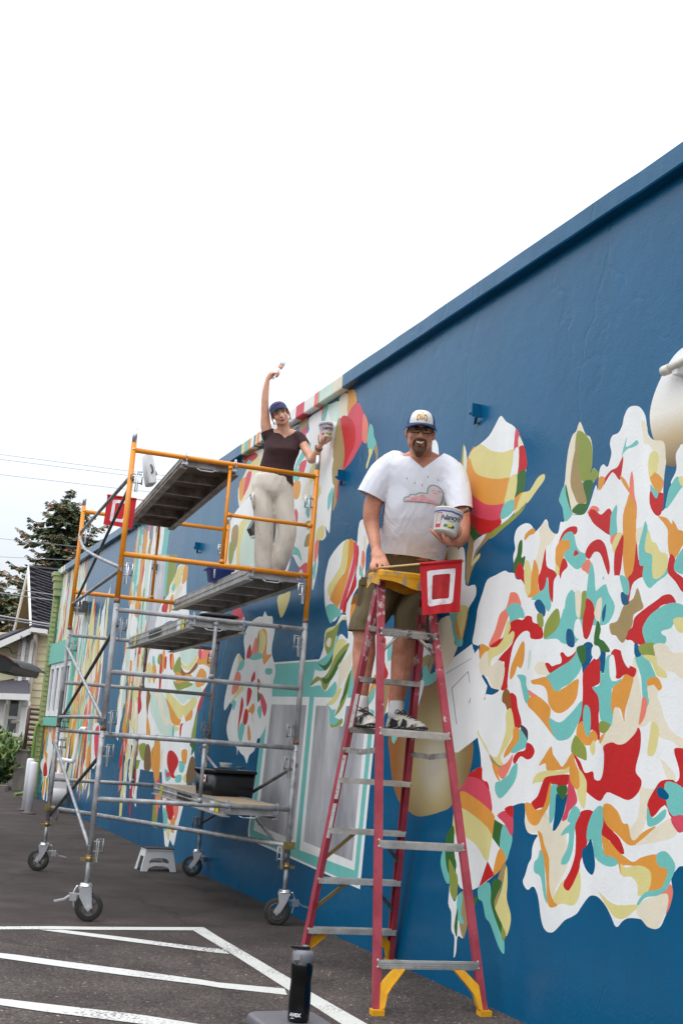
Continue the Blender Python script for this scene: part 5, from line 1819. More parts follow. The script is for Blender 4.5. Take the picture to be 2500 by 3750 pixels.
# downspout
m = MB()
dx = HK(720, 1650, 33.5)
ps = [V(dx.x, 33.35, q.z - 0.12), V(dx.x, 33.35, q.z - .35), V(dx.x - .02, 33.6, q.z - 0.6), V(dx.x - .03, 33.6, 2.3), V(dx.x - .05, 33.55, 1.6), V(dx.x - .2, 33.3, 1.45), V(dx.x - .35, 33.2, 1.42)]
m.tube(catmull(ps, 4, False), 0.05, 8)
m.build('downspout', mat('downspout_beige', (176, 164, 154), 0.6), house)
m = MB()
m.tube(catmull([HK(-40, 1950, 33.8), HK(180, 1950, 33.8), HK(240, 2050, 33.7), HK(350, 2030, 33.7)], 5, False), 0.012, 6)
m.build('cable', mat('black_cable', (40, 38, 38), 0.7), house)
# porch
PY = 32.4
r0, r1, r2, r3 = HL(-420, 540, PY - .5), HL(425, 565, PY - .5), HL(405, 318, 33.9), HL(190, 335, 33.9)
r4 = HL(-420, 480, 33.9)
pr_, np_ = slab(r0, r1, r2, r3, 0.1, 'porch_roof', SHING[1])
slab(r0, r3, r4, r0 + V(-.5, 0.5, .1), 0.1, 'porch_roof', SHING[1])
m = MB()
m.prism([r0 + V(0, -.04, .02), r1 + V(0.02, -.04, .02), r1 + V(0.02, -.04, -.14), r0 + V(0, -.04, -.14)], V(0, 0.08, 0))
m.build('fascia', TRIM, house)
zs_ = r1.z - 0.12
for xx in (HL(30, 800, PY).x, HL(355, 800, PY).x):
    m = MB()
    m.box(V(xx, PY, zs_ / 2), (0.14, 0.14, zs_))
    m.box(V(xx, PY, zs_ - 0.1), (0.22, 0.22, 0.12))
    m.build('porch_post', TRIM, house)
m = MB()
m.box(V(HL(0, 700, 33).x - .6, 33.2, 0.12), (5.0, 1.9, 0.24))
m.build('porch_floor', mat('porch_floor', (150, 144, 138), 0.8), house)
m = MB()
m.box(V(HL(100, 1120, PY).x - .5, PY, HL(200, 1125, PY).z - 0.02), (3.2, 0.09, 0.09))
m.build('railing', TRIM, house)
wl, wr = HL(120, 900, HZ - .1).x, HL(255, 900, HZ - .1).x
wt, wb = HL(200, 650, HZ - .1).z, HL(180, 1110, HZ - .1).z
m = MB()
for x in (wl - .06, wr + .06):
    m.box(V(x, HZ - .08, (wt + wb) / 2), (0.13, 0.08, wt - wb + .2))
for z in (wt + .06, (wt + wb) / 2 - .03, wb - .04):
    m.box(V((wl + wr) / 2, HZ - .075, z), (wr - wl - .012, 0.07, 0.09))
hwin = m.build('window', TRIM, house)
for za, zb_ in ((wb, (wt + wb) / 2 - .07), ((wt + wb) / 2 + 0.01, wt)):
    m = MB()
    m.box(V((wl + wr) / 2, HZ - .06, (za + zb_) / 2), (wr - wl, 0.02, zb_ - za))
    m.build('pane', GLASS, hwin)
m = MB()
m.box(V(HL(325, 850, HZ - .1).x, HZ - .07, (wt + wb) / 2), (0.22, 0.08, wt - wb + .1))
m.build('shutter', TRIM, house)

# stone-grey pier, stair rail, bush and kerb between house and lot
p, q = at_y(63, 2885, 26.2), at_y(104, 2752, 26.2)
pier = put('concrete_pier', V((p.x + q.x) / 2, 26.3, 0), 'grey weathered pier at the foot of the brown stair rail', 'pier')
m = MB()
m.box(V(-5.93 if False else (at_y(84, 2820, 26.35).x), 26.35, q.z / 2), (0.26, 0.5, q.z))
m.box(V(at_y(84, 2820, 26.35).x, 26.35, q.z + 0.015), (0.29, 0.54, 0.03))
m.build('block', mat('weathered_concrete', (126, 118, 110), 0.9, var=0.2, vscale=3, stretch=(3, 3, 0.7)), pier)
BROWN = mat('brown_iron', (84, 60, 58), 0.6, var=0.15)
rail = put('stair_rail', V(at_z(95, 2870).x, 26.4, q.z), 'brown iron stair rail standing behind the green corner of the building', 'railing')
t_, b_ = HL(425, 765, 26.4), HL(355, 1345, 26.4)
m = MB()
bx_ = b_.x
m.tube([V(bx_, 26.4, q.z), V(bx_, 26.4, t_.z)], 0.04, 8)
m.build('post', BROWN, rail)
m = MB()
m.tube([V(bx_ + 1.2, 26.4, q.z), V(bx_ + 1.2, 26.4, t_.z)], 0.04, 8)
m.build('post', BROWN, rail)
for k in range(8):
    z = q.z + 0.12 + (t_.z - q.z - 0.14) * k / 7
    m = MB()
    m.tube([V(bx_, 26.4, z + 0.02), V(bx_ + 1.2, 26.4, z)], 0.028, 8)
    m.build('bar', BROWN, rail)

LEAF = [mat('conifer_green', (106, 116, 84), 0.8, var=0.35, vscale=1.5), mat('conifer_brown', (160, 122, 86), 0.85, var=0.3, vscale=2), mat('conifer_dark', (80, 90, 70), 0.85, var=0.3, vscale=1.5)]
BARK = mat('bark', (66, 54, 46), 0.95, var=0.3, vscale=6)
def conifer(name, base, prof, zmin, seed, label, nb=7, step=0.42, den=1.0, lean=0.0):
    rnd = random.Random(seed)
    o = put(name, base, label, 'tree')
    top = prof[0][0]
    m = MB()
    m.tube([base, base + UP * top * .5, base + UP * (top - .3)], [top * .018, top * .011, 0.012], 8)
    m.build('trunk', BARK, o)
    zs = [a for a, _ in prof][::-1]
    rs = [b for _, b in prof][::-1]
    br, fo = MB(), MB()
    z = zmin
    while z < top - 0.1:
        rad = float(np.interp(z, zs, rs))
        n = nb if rad > 0.8 else 5
        a0 = rnd.uniform(0, 6.28)
        for k in range(n):
            if rnd.random() < 0.14:
                continue
            a = a0 + 2 * math.pi * k / n + rnd.uniform(-.35, .35)
            L = rad * rnd.uniform(.55, 1.15)
            d = V(math.cos(a), math.sin(a), 0)
            s = base + UP * (z + rnd.uniform(-.15, .15))
            P = [s, s + d * L * .35 + UP * 0.10 * L, s + d * L * .75 + UP * 0.02 * L, s + d * L + UP * (0.14 * L)]
            P = catmull(P, 3, False)
            br.tube(P, [0.035 * (1 - i / len(P)) + .008 for i in range(len(P))], 4, cap=False)
            nsp = max(4, int(L * 9 * den))
            for i in range(nsp):
                f = 0.15 + 0.88 * i / nsp
                j = min(int(f * (len(P) - 1)), len(P) - 2)
                c = P[j].lerp(P[j + 1], f * (len(P) - 1) - j)
                for sd_ in (-1, 1):
                    ln = (0.18 + 0.32 * (1 - f) * min(L, 1.5)) * rnd.uniform(.7, 1.3)
                    sdv = (V(-d.y, d.x, 0) * sd_ * rnd.uniform(.5, 1.1) + d * rnd.uniform(.2, .8) - UP * rnd.uniform(.05, .55)).normalized()
                    w = ln * rnd.uniform(.22, .36)
                    e = c + sdv * ln
                    wv = sdv.cross(UP + V(rnd.uniform(-.6, .6), rnd.uniform(-.6, .6), 0)).normalized() * w
                    dip = -UP * ln * rnd.uniform(.02, .2)
                    mt = 1 if (f > .6 and rnd.random() < .42) else (2 if rnd.random() < .4 else 0)
                    mid = c.lerp(e, .55)
                    fo.add([c, mid + wv + dip, e + dip, mid - wv + dip], [(0, 1, 2, 3)], mt)
                    for _ in range(2):
                        q = c + sdv * ln * rnd.uniform(.3, .9)
                        dv = V(rnd.uniform(-1, 1), rnd.uniform(-1, 1), rnd.uniform(-.9, .35)).normalized() * ln * .5
                        wq = dv.cross(V(rnd.uniform(-1, 1), rnd.uniform(-1, 1), 1)).normalized() * ln * .12
                        fo.add([q, q + dv * .6 + wq, q + dv, q + dv * .6 - wq], [(0, 1, 2, 3)], mt)
        z += step * rnd.uniform(.7, 1.25)
    m = br
    m.build('limbs', BARK, o)
    c = fo.build('crown', LEAF, o)
    return o
bt = at_y(243, 2100, 60.0); bt.z = 0
bt.x += 0.9
tp = at_y(265, 1775, 60.0)
conifer('conifer_tree', V(tp.x, 60, 0), [(tp.z, 0.0), (tp.z - .5, .35), (tp.z - 1.2, 1.0), (tp.z - 1.9, 1.75), (tp.z - 2.7, 2.25), (tp.z - 4, 2.3), (tp.z - 6, 2.8), (4, 3.0)], 4.0, 11,
        'tall ragged conifer with browning tips rising behind the dark roof', nb=9, step=0.34)
tq = at_y(-20, 2075, 52.0)
conifer('conifer_tree', V(tq.x - .1, 52, 0), [(tq.z + .3, 0.0), (tq.z - .3, .9), (tq.z - 1.2, 1.7), (tq.z - 2.2, 1.9), (tq.z - 4, 2.1), (2, 2.2)], 1.5, 21,
        'dark conifer with drooping brown branches at the left edge beyond the house', nb=10, step=0.36)
conifer('conifer_tree', V(tp.x + 2.1, 62, 0), [(tp.z - 1.9, 0.0), (tp.z - 2.5, .6), (tp.z - 3.6, 1.5), (tp.z - 5, 2.0), (4, 2.6)], 4.0, 31,
        'shorter conifer beside the tall one, half hidden by the coping of the blue wall', nb=8, step=0.4)

def bush(base, rx, ry, h, seed, label):
    rnd = random.Random(seed)
    o = put('bush', base, label, 'bush')
    st, lf = MB(), MB()
    for k in range(420):
        a, r_ = rnd.uniform(0, 6.28), math.sqrt(rnd.random())
        p = base + V(math.cos(a) * r_ * rx * .55, math.sin(a) * r_ * ry * .55, 0)
        hh = h * (1 - .45 * r_ * r_) * rnd.uniform(.55, 1.08)
        q = p + V(math.cos(a) * r_ * rx * .5, math.sin(a) * r_ * ry * .5, hh)
        mid = p.lerp(q, .5) + UP * hh * .08
        if k < 60:
            st.tube([p, mid, q], [0.02, 0.012, 0.005], 4, cap=False)
        for i in range(26):
            f = rnd.uniform(.08, 1.0)
            c = (p.lerp(mid, f * 2) if f < .5 else mid.lerp(q, f * 2 - 1)) + V(rnd.uniform(-.12, .12), rnd.uniform(-.12, .12), 0)
            d = V(rnd.uniform(-1, 1), rnd.uniform(-1, 1), rnd.uniform(-.1, 1.5)).normalized() * rnd.uniform(.12, .26)
            w = d.cross(V(rnd.uniform(-1, 1), rnd.uniform(-1, 1), .3)).normalized() * .026
            lf.add([c, c + d * .5 + w, c + d, c + d * .5 - w], [(0, 1, 2, 3)], rnd.choice((0, 0, 1, 2)))
    st.build('stems', BARK, o)
    lf.build('foliage', [mat('bush_green', (92, 116, 62), 0.75, var=0.3, vscale=1), mat('bush_dark', (60, 82, 46), 0.8, var=0.3), mat('bush_pale', (134, 150, 84), 0.75, var=0.25)], o)
cb = at_z(-5, 2862)
bush(V(at_y(84, 2780, 26.6).x - 1.45, 26.6, 0), 1.7, 1.2, 1.38, 5, 'feathery green bush in front of the house porch at the left edge')
m = MB()
m.box(V(at_z(10, 2868).x - 1.6, 25.2, 0.06), (5.2, 0.22, 0.13))
tag(m.build('kerb', mat('kerb_concrete', (118, 108, 100), 0.9, var=0.15)), kind='structure')

# the trees across the lot, out to the left of the frame: the glossy wall mirrors their dark tops
rt = random.Random(9)
m = MB()
for k in range(46):
    a = R(-25 - 62 * k / 45)
    dd = 38 + rt.uniform(-3, 3)
    h_ = rt.uniform(5.2, 7.6)
    c = V(math.sin(a) * dd, math.cos(a) * dd, 0)
    for j in range(7):
        m.ell(c + V(rt.uniform(-1, 1), rt.uniform(-1, 1), h_ * (.12 + .11 * j)), (rt.uniform(.8, 1.7) * (1.25 - j * .12), rt.uniform(.8, 1.7) * (1.25 - j * .12), h_ * .15), None, 9, 6)
tag(m.build('tree_line', mat('distant_foliage', (62, 74, 50), .9, var=.4, vscale=.8)), kind='stuff')

# white bollards
BOL = mat('bollard_white', (226, 226, 230), 0.45, var=0.05, vscale=4)
for px, py, tx, ty, lb in ((92, 2968, 112, 2777, 'white pipe bollard farther left, behind the other one'), (104, 2980, 131, 2790, 'white pipe bollard in front, nearer the gas meter')):
    g0 = at_z(px, py)
    zc = 1.0
    hgt = at_y(tx, ty, g0.y).z
    o = put('bollard', V(g0.x, g0.y, 0), lb, 'bollard', 'white bollards by the gas meter')
    m = MB()
    m.lathe([(0.0, -.02), (0.062, -.02), (0.062, hgt - .03), (0.052, hgt - 0.008), (0.03, hgt), (0, hgt)], V(g0.x, g0.y, 0), (0, 0, 1), 20)
    m.build('post', BOL, o)
    m = MB()
    m.lathe([(0.062, 0.0), (0.12, 0.004), (0.115, 0.018), (0.062, 0.022)], V(g0.x, g0.y, 0), (0, 0, 1), 16)
    m.build('footing', mat('footing_concrete', (96, 90, 86), 0.9), o)

# overhead lines
CAB = mat('overhead_cable', (150, 150, 154), 0.6)
def K1(x, y): return (x / 2.24, 1500 + y / 2.24)
lines = [((0, 365), (1040, 500), 'highest thin overhead wire crossing to the orange scaffold post', .006), ((0, 405), (1220, 560), 'second overhead wire, just below the highest one', .006),
         ((0, 530), (1190, 670), 'third overhead wire, passing the tip of the tall conifer', .006), ((0, 1055), (800, 1140), 'overhead wire crossing the middle of the tall conifer', .006),
         ((0, 1205), (230, 1216), 'overhead wire level with the roof ridge of the house', .006), ((0, 1455), (390, 1510), 'overhead cable crossing the upper shingle roof', .012),
         ((0, 1500), (390, 1556), 'overhead cable crossing the middle of the shingle roof', .014), ((0, 1690), (260, 1734), 'thick dark overhead cable crossing the low end of the shingle roof', .024),
         ((0, 1712), (370, 1772), 'lowest overhead cable, just under the thick dark one', .016)]
for (a, b, lb, r_) in lines:
    p, q = at_y(*K1(*a), 30.5), at_y(*K1(*b), 29.5)
    d = (q - p)
    k = 12.0 / d.length
    p2, q2 = p - d * k * 1.2, q + d * k
    pts = []
    for i in range(13):
        f = i / 12
        w_ = p2.lerp(q2, f)
        pts.append(w_ + UP * ((f - .5) ** 2 - 0.03) * 0.25)
    m = MB()
    m.tube(pts, r_, 5)
    o = m.build('overhead_wire', CAB, base=p)
    tag(o, lb, 'wire', 'overhead wires beside the house')

# ------------------------------------------------------------------ the parked car at the left, tailgate up
BLK = mat('car_black', (20, 19, 20), 0.45, var=0.2, vscale=8)
REDL = mat('tail_red', (90, 22, 20), 0.3)
def C_(x, z, y): return V(x, y, z)
cy0, cy1 = 13.2, 14.8
gx = at_y(0, 2430, 13.4).x
car = put('parked_car', V(gx - 2.8, 14.0, 0), 'black car at the left edge, only the corner of its raised tailgate in view', 'car')
side = [(-5.0, .35), (-5.05, .85), (-4.6, 1.05), (-3.7, 1.18), (-3.0, 1.72), (-1.4, 1.78), (-0.75, 1.70), (-0.70, 1.0), (-0.62, .45), (-0.8, .3), (-4.8, .28)]
m = MB()
rr = []
for y, ins in ((cy0, .06), (cy0 + .12, 0), (cy1 - .12, 0), (cy1, .06)):
    rr.append([C_(gx + x * (1 - 0 * ins), z - (ins if z > 1.2 else 0), y) for x, z in side])
m.loft(rr, smooth=False)
m.build('body', BLK, car)
for xx in (-4.15, -1.45):
    for yy, ax in ((cy0 - .01, -1), (cy1 + .01, 1)):
        m = MB()
        m.lathe([(0.0, -.1), (0.2, -.1), (0.31, -.1), (0.33, -.07), (0.33, .07), (0.31, .1), (0.0, .1)], C_(gx + xx, 0.33, yy), (0, 1, 0), 24)
        m.build('wheel', RUBBER, car)
tg = [(0, -10), (90, 20), (150, 55), (205, 100), (215, 112), (250, 122), (280, 150), (303, 176), (240, 158), (182, 148), (165, 185), (135, 236), (118, 238), (80, 222), (0, 222), (-220, 200), (-330, 60), (-200, -30)]
P = [HL(x, y, 13.4) for x, y in tg]
m = MB()
m.prism(P, V(0, 1.3, 0))
tgo = m.build('tailgate', BLK, car)
m = MB()
for (a, b) in zip(tg[0:6], tg[1:7]):
    m.beam(HL(*a, 13.4) + V(0, -.01, .004), HL(*b, 13.4) + V(0, -.01, .004), 0.02, 0.012)
m.build('lamp_strip', REDL, tgo)
m = MB()
m.beam(C_(gx - .95, 1.66, 13.35), HL(-200, 120, 13.4), 0.03, 0.03)
m.build('gas_strut', DARKSTEEL, car)

# ------------------------------------------------------------------ white step stool by the wall
sp = at_z(566, 3189)
st = put('step_stool', V(sp.x, sp.y, 0), 'small white folding step stool with a dark top at the foot of the blue wall', 'stool')
WPL = mat('white_plastic', (222, 222, 222), 0.4, var=0.04)
c = V(sp.x, sp.y + 0.06, 0)
sx = (SA * .97 + SB * .1).normalized(); sy = UP.cross(sx)
def ST(x, y, z): return c + sx * x + sy * y + UP * z
m = MB()
m.box(ST(0, 0, .212), (.29, .20, .016), (sx, sy, UP))
m.build('top', WPL, st)
m = MB()
m.box(ST(0, 0, .224), (.30, .21, .008), (sx, sy, UP))
m.build('mat', mat('dark_tread', (48, 38, 38), 0.8), st)
for sy_ in (-1, 1):
    m = MB()
    def fz(x, z): return ST(x * (1 + .28 * (0.204 - z) / .204), sy_ * (.09 + .03 * (0.204 - z) / .204), z)
    out_ = [(-.145, .204), (.145, .204), (.145, 0), (.095, 0), (.085, .035), (.04, .055), (-.04, .055), (-.085, .035), (-.095, 0), (-.145, 0)]
    hole = [(-.09, .10), (-.07, .125), (0, .135), (.07, .125), (.09, .10), (.088, .078), (.05, .088), (-.05, .088), (-.088, .078)]
    # panel in four strips round the hole
    m.prism([fz(x, z) for x, z in [(-.145, .204), (.145, .204), (.145, .125), (.07, .125), (0, .135), (-.07, .125), (-.145, .125)]], sy * 0.008)
    m.prism([fz(x, z) for x, z in [(-.145, .125), (-.07, .125), (-.09, .10), (-.088, .078), (-.085, .035), (-.095, 0), (-.145, 0)]], sy * 0.008)
    m.prism([fz(x, z) for x, z in [(.145, .125), (.145, 0), (.095, 0), (.085, .035), (.088, .078), (.09, .10), (.07, .125)]], sy * 0.008)
    m.prism([fz(x, z) for x, z in [(-.088, .078), (-.05, .088), (.05, .088), (.088, .078), (.085, .035), (.04, .055), (-.04, .055), (-.085, .035)]], sy * 0.008)
    m.build('leg_panel', WPL, st)
for sx_ in (-1, 1):
    m = MB()
    for y0, y1 in ((-.09, -.055), (.055, .09)):
        m.prism([ST(sx_ * .135, y0, .2), ST(sx_ * .135, y1, .2), ST(sx_ * .172, y1 * 1.32, 0), ST(sx_ * .172, y0 * 1.32, 0)], sx * sx_ * .008)
    m.prism([ST(sx_ * .137, -.09, .2), ST(sx_ * .137, .09, .2), ST(sx_ * .145, .095, .14), ST(sx_ * .145, -.095, .14)], sx * sx_ * .007)
    m.build('side_panel', WPL, st)

# ------------------------------------------------------------------ things on the planks
BLKP = mat('black_plastic', (16, 16, 18), 0.3, var=0.2, vscale=10)
zd = 0.893
def I_(x, y): return (600 + x / 2.24, 2200 + y / 2.24)
b0, b1, b2 = at_z(*I_(398, 1602), zd), at_z(*I_(745, 1617), zd), at_z(*I_(332, 1580), zd)
ux = (b1 - b0).normalized(); uy = UP.cross(ux)
wB, dB, hB = (b1 - b0).length, 0.36, 0.225
tote = put('storage_tote', b0 + ux * wB / 2 + uy * dB / 2, 'black plastic tote with a lid on the lowest scaffold plank', 'tote')
def TB(x, y, z): return b0 + ux * (wB / 2 + x) + uy * (dB / 2 + y) + UP * z
def rrect(w, d, r, n=4):
    P = []
    for cx, cy, a0 in ((w - r, d - r, 0), (-w + r, d - r, 90), (-w + r, -d + r, 180), (w - r, -d + r, 270)):
        for k in range(n + 1):
            a = R(a0 + 90 * k / n)
            P.append((cx + r * math.cos(a), cy + r * math.sin(a)))
    return P
m = MB()
m.loft([[TB(x * s, y * s, z) for x, y in rrect(wB / 2, dB / 2, .03)] for s, z in ((0.93, 0.0), (0.95, .01), (1.0, hB - .03))])
m.build('bin', BLKP, tote)
m = MB()
m.loft([[TB(x * s, y * s, z) for x, y in rrect(wB / 2, dB / 2, .03)] for s, z in ((1.06, hB - .03), (1.07, hB - .012), (1.04, hB), (0.96, hB), (0.95, hB - .006))])
m.build('lid', BLKP, tote)
m = MB()
m.box(TB(-wB / 2 - .004, -.02, hB * .62), (.004, .05, .06), (ux, uy, UP))
m.build('sticker', mat('red_white_sticker', (226, 220, 216), 0.5, vscale=40, rgb2=(190, 60, 56), lo=.5, hi=.55), tote)
cb_ = at_z(*I_(507, 1365), zd + hB)
m = MB()
m.lathe([(0, 0), (.050, 0), (.056, .03), (.062, .034), (.062, .040), (.055, .040), (.048, .006), (0, .006)], cb_, (0, 0, 1), 24)
tag(m.build('bowl', WPL, base=cb_), 'white plastic bowl on the lid of the black tote', 'bowl')
m = MB()
cb2 = at_z(*I_(630, 1368), zd + hB)
m.lathe([(0, 0), (.045, 0), (.045, .006), (0, .008)], cb2, (0, 0, 1), 20)
tag(m.build('paint_pot_cover', mat('grey_lid', (120, 116, 116), .5), base=cb2), 'flat grey paint pot cover lying beside the bowl on the tote', 'pot cover')

cw = at_z(556, 1745, 3.66)
jug = put('paint_tray', V(cw.x, cw.y, 3.58), 'white plastic paint tray stood on end on the topmost plank', 'paint tray')
ax = (SA * -.22 + UP).normalized(); ay = SB; az = ay.cross(ax)
m = MB()
def J_(x, y, z): return V(cw.x, cw.y, 3.58) + az * x + ay * y + ax * z
hs = 0.29
m.loft([[J_(x, y, z) for x, y in rrect(w, .10, .02)] for w, z in ((.030, 0), (.038, .01), (.042, hs * .5), (.036, hs - .02), (.02, hs))])
m.build('tray', WPL, jug)
m = MB()
m.tube(catmull([J_(.046, -.06, .08), J_(.060, -.02, .10), J_(.060, .03, .13), J_(.046, .06, .16)], 3, False), .008, 6)
m.tube(catmull([J_(-.0, -.103, .09), J_(.01, -.115, .11), J_(.008, -.115, .15), J_(-.0, -.103, .17)], 3, False), .008, 6)
m.build('handle', DARKSTEEL, jug)

cbk = at_z(600 + 445 / 2.24, 1300 + 1850 / 2.24, 2.765)
bb = put('blue_basin', V(cbk.x, cbk.y, 2.747), 'blue plastic basin on the plank the woman stands on', 'basin')
BLUEP = mat('blue_plastic', (62, 86, 168), 0.35, var=.08)
m = MB()
m.loft([[V(cbk.x, cbk.y, 2.747) + SA * x + SB * y + UP * z for x, y in rrect(w, w * .9, .03)] for w, z in ((.08, 0), (.10, .10), (.125, .105), (.125, .12), (.10, .12), (.085, .012))])
m.build('basin', BLUEP, bb)
m = MB()
m.tube([V(cbk.x, cbk.y, 2.76) - SA * .06 - SB * .10 + UP * .01, V(cbk.x, cbk.y, 2.76) - SA * .065 - SB * .11 + UP * .09], .008, 6)
m.build('stick', WPL, bb)
cbk = at_z(600 + 447 / 2.24, 2200 + 138 / 2.24, 2.318)
m = MB()
m.loft([[cbk + SA * x + SB * y + UP * z for x, y in rrect(w, .08, .03)] for w, z in ((.14, 0), (.155, .006), (.155, .016), (.10, .028))])
tag(m.build('paint_tray', BLKP, base=cbk), 'flat black paint tray lying on the stickered plank', 'paint tray')

# ------------------------------------------------------------------ flags
REDC = mat('red_cloth', (190, 18, 30), 0.75, var=.08, vscale=5, bump=.2, bscale=200)
REDD = mat('dark_red_paint', (150, 14, 22), 0.7, vscale=6, rgb2=(192, 22, 30), lo=.35, hi=.6)
WPT = mat('white_cloth_paint', (226, 222, 224), 0.7, vscale=22, rgb2=(222, 176, 182), lo=.52, hi=.72)
WOOD = mat('dowel_wood', (206, 172, 122), 0.6, var=.1)
def flag(quad, stick, ring, inner, base, label, ty):
    """quad: four corners (3D) tl, tr, br, bl; a gently waving cloth with a painted square ring"""
    tl, tr, br_, bl_ = quad
    o = put('flag', base, label, 'flag')
    nx = (tr - tl).cross(bl_ - tl).normalized()
    def Pq(s, t, off=0):
        p = tl.lerp(tr, s).lerp(bl_.lerp(br_, s), t)
        return p + nx * (off + t * (0.016 * math.sin(s * 8 + 0.6) + 0.007 * math.sin(s * 19 + t * 3)))
    NS, NT = 16, 16
    m = MB()
    vs = [Pq(i / NS, j / NT, 0) for j in range(NT + 1) for i in range(NS + 1)]
    vb = [Pq(i / NS, j / NT, -.0015) for j in range(NT + 1) for i in range(NS + 1)]
    fs = []
    for j in range(NT):
        for i in range(NS):
            a = j * (NS + 1) + i
            fs.append((a, a + 1, a + NS + 2, a + NS + 1))
    m.add(vs, fs, 0, True); m.add(vb, [f[::-1] for f in fs], 0, True)
    cl = m.build('cloth', REDC, o)
    side = 1 if (CAM - tl).dot(nx) > 0 else -1
    def band(poly_out, poly_in, nm, mt, off):
        m = MB()
        n = 12
        L = len(poly_out)
        for i in range(L):
            a, b = poly_out[i], poly_out[(i + 1) % L]
            c, d = poly_in[i], poly_in[(i + 1) % L]
            vs, fs = [], []
            for k in range(n + 1):
                f = k / n
                for g in range(5):
                    h = g / 4
                    s = (a[0] + (b[0] - a[0]) * f) * (1 - h) + (c[0] + (d[0] - c[0]) * f) * h
                    t = (a[1] + (b[1] - a[1]) * f) * (1 - h) + (c[1] + (d[1] - c[1]) * f) * h
                    vs.append(Pq(s, t, off * side if side > 0 else -.0015 + off * side))
            for k in range(n):
                for g in range(4):
                    q = k * 5 + g
                    fs.append((q, q + 1, q + 6, q + 5))
            m.add(vs, fs, 0, True)
        return m.build(nm, mt, cl)
    band(ring, inner, 'white_ring', WPT, .0012)
    cx = sum(p[0] for p in inner) / len(inner); cy = sum(p[1] for p in inner) / len(inner)
    if ty == 'dark':
        sh = [(cx + .35 * (p[0] - cx) + .04, cy + .0 * (p[1] - cy)) for p in inner]
        band([(cx + .95 * (p[0] - cx), cy + .95 * (p[1] - cy)) for p in inner], [(cx, cy)] * len(inner), 'dark_square', REDD, .0012)
    m = MB()
    m.tube(stick, .0065, 8)
    m.build('stick', WOOD, o)
    m = MB()
    m.tube([tl + UP * .0, tr + UP * .0], .011, 8)
    m.build('sleeve', REDC, cl)
    return o
def D_(x, y): return (1300 + x / 3.733, 1950 + y / 3.733)
FY = 7.42
q = [at_y(*D_(880, 432), FY), at_y(*D_(1462, 388), FY - .02), at_y(*D_(1428, 1085), FY - .01), at_y(*D_(918, 1128), FY)]
def st_(x, y):                       # photo zoom -> cloth coordinates (plain bilinear guess)
    s = (x - 890) / 570.0; t = (y - 432 + (x - 880) * .075) / 690.0
    return (s, t)
ring = [st_(x, y) for x, y in ((985, 535), (1020, 522), (1365, 490), (1374, 510), (1350, 940), (1320, 965), (1010, 1005), (980, 985))]
inn = [st_(x, y) for x, y in ((1060, 600), (1085, 580), (1290, 562), (1305, 575), (1290, 880), (1275, 898), (1050, 915), (1038, 895))]
stk_end = at_y(*D_(440, 472), FY + .06)
flag(q, [stk_end + (stk_end - q[1]).normalized() * 0.05, q[0], q[1] + (q[1] - q[0]).normalized() * .012], ring, inn, stk_end, 'red cloth flag with a white square ring, held by the man on the ladder', 'dark')
FY2 = 11.55
def Z1(x, y): return (x / 2.24, 1500 + y / 2.24)
q = [at_y(*Z1(884, 702), FY2), at_y(*Z1(1122, 735), FY2 - .1), at_y(*Z1(1078, 978), FY2 - .1), at_y(*Z1(845, 940), FY2)]
ring = [(.22, .14), (.30, .12), (.72, .10), (.77, .12), (.77, .80), (.72, .84), (.24, .86), (.20, .82)]
inn = [(.32, .26), (.36, .22), (.62, .20), (.66, .24), (.66, .70), (.62, .74), (.36, .76), (.32, .72)]
flag(q, [q[0], q[1], q[1] + (q[1] - q[0]) * .8], ring, inn, q[1], 'red cloth flag hanging behind the left posts of the scaffold', 'plain')

# ------------------------------------------------------------------ bottle on the grey bin in the foreground
BY = 4.62
bb0 = at_y(1091, 3738, BY)
GREYL = mat('grey_lid_plastic', (96, 92, 96), 0.5, var=.1, vscale=15, bump=.2, bscale=120)
tb = put('grey_tote', V(bb0.x, bb0.y - .1, 0), 'grey plastic tote in the foreground, only its lid in view under the bottle', 'tote')
zl = bb0.z - 0.002
e0, e1 = at_z(925, 3704, zl), at_z(1125, 3702, zl)
vx = (e1 - e0).normalized(); vy = UP.cross(vx)
wT = (e1 - e0).length
cT = (e0 + e1) / 2 - vy * 0.26
cT.z = 0
def TT(x, y, z): return cT + vx * x + vy * y + UP * z
m = MB()
m.loft([[TT(x * s, y * s, z) for x, y in rrect(wT / 2 + .02, .27, .05, 5)] for s, z in ((1.06, zl - .045), (1.07, zl - .03), (1.04, zl - .008), (1.0, zl - .001), (0.92, zl), (.9, zl))])
m.build('lid', GREYL, tb)
m = MB()
m.loft([[TT(x * s, y * s, z) for x, y in rrect(wT / 2, .25, .05, 5)] for s, z in ((0.88, 0.0), (1.0, zl - .03))])
m.build('bin', GREYL, tb)
bo = put('water_bottle', bb0, 'black translucent water bottle with a grey flip cap on the grey tote in the foreground', 'bottle')
BOT = mat('smoke_black', (10, 11, 13), 0.14, var=.3, vscale=9)
m = MB()
m.lathe([(0, 0), (.036, 0), (.0395, .006), (.0405, .05), (.0395, .10), (.0375, .125), (.0375, .14), (.0395, .16), (.0405, .175), (.040, .195), (.0385, .207), (0, .207)], bb0, (0, 0, 1), 32)
m.build('body', BOT, bo)
CAPG = mat('cap_grey', (112, 112, 118), .4)
m = MB()
m.lathe([(.0385, .205), (.040, .208), (.040, .232), (.036, .242), (.028, .247), (0, .247)], bb0, (0, 0, 1), 28)
cp_ = m.build('cap', CAPG, bo)
m = MB()
m.prism([bb0 + V(x, -.041, z) for x, z in ((-.034, .236), (-.006, .236), (-.010, .216), (-.032, .214))], V(0, .01, 0))
m.build('button', BRIGHT, cp_)
m = MB()
m.box(bb0 + V(-.006, 0, .2545), (.062, .03, .008))
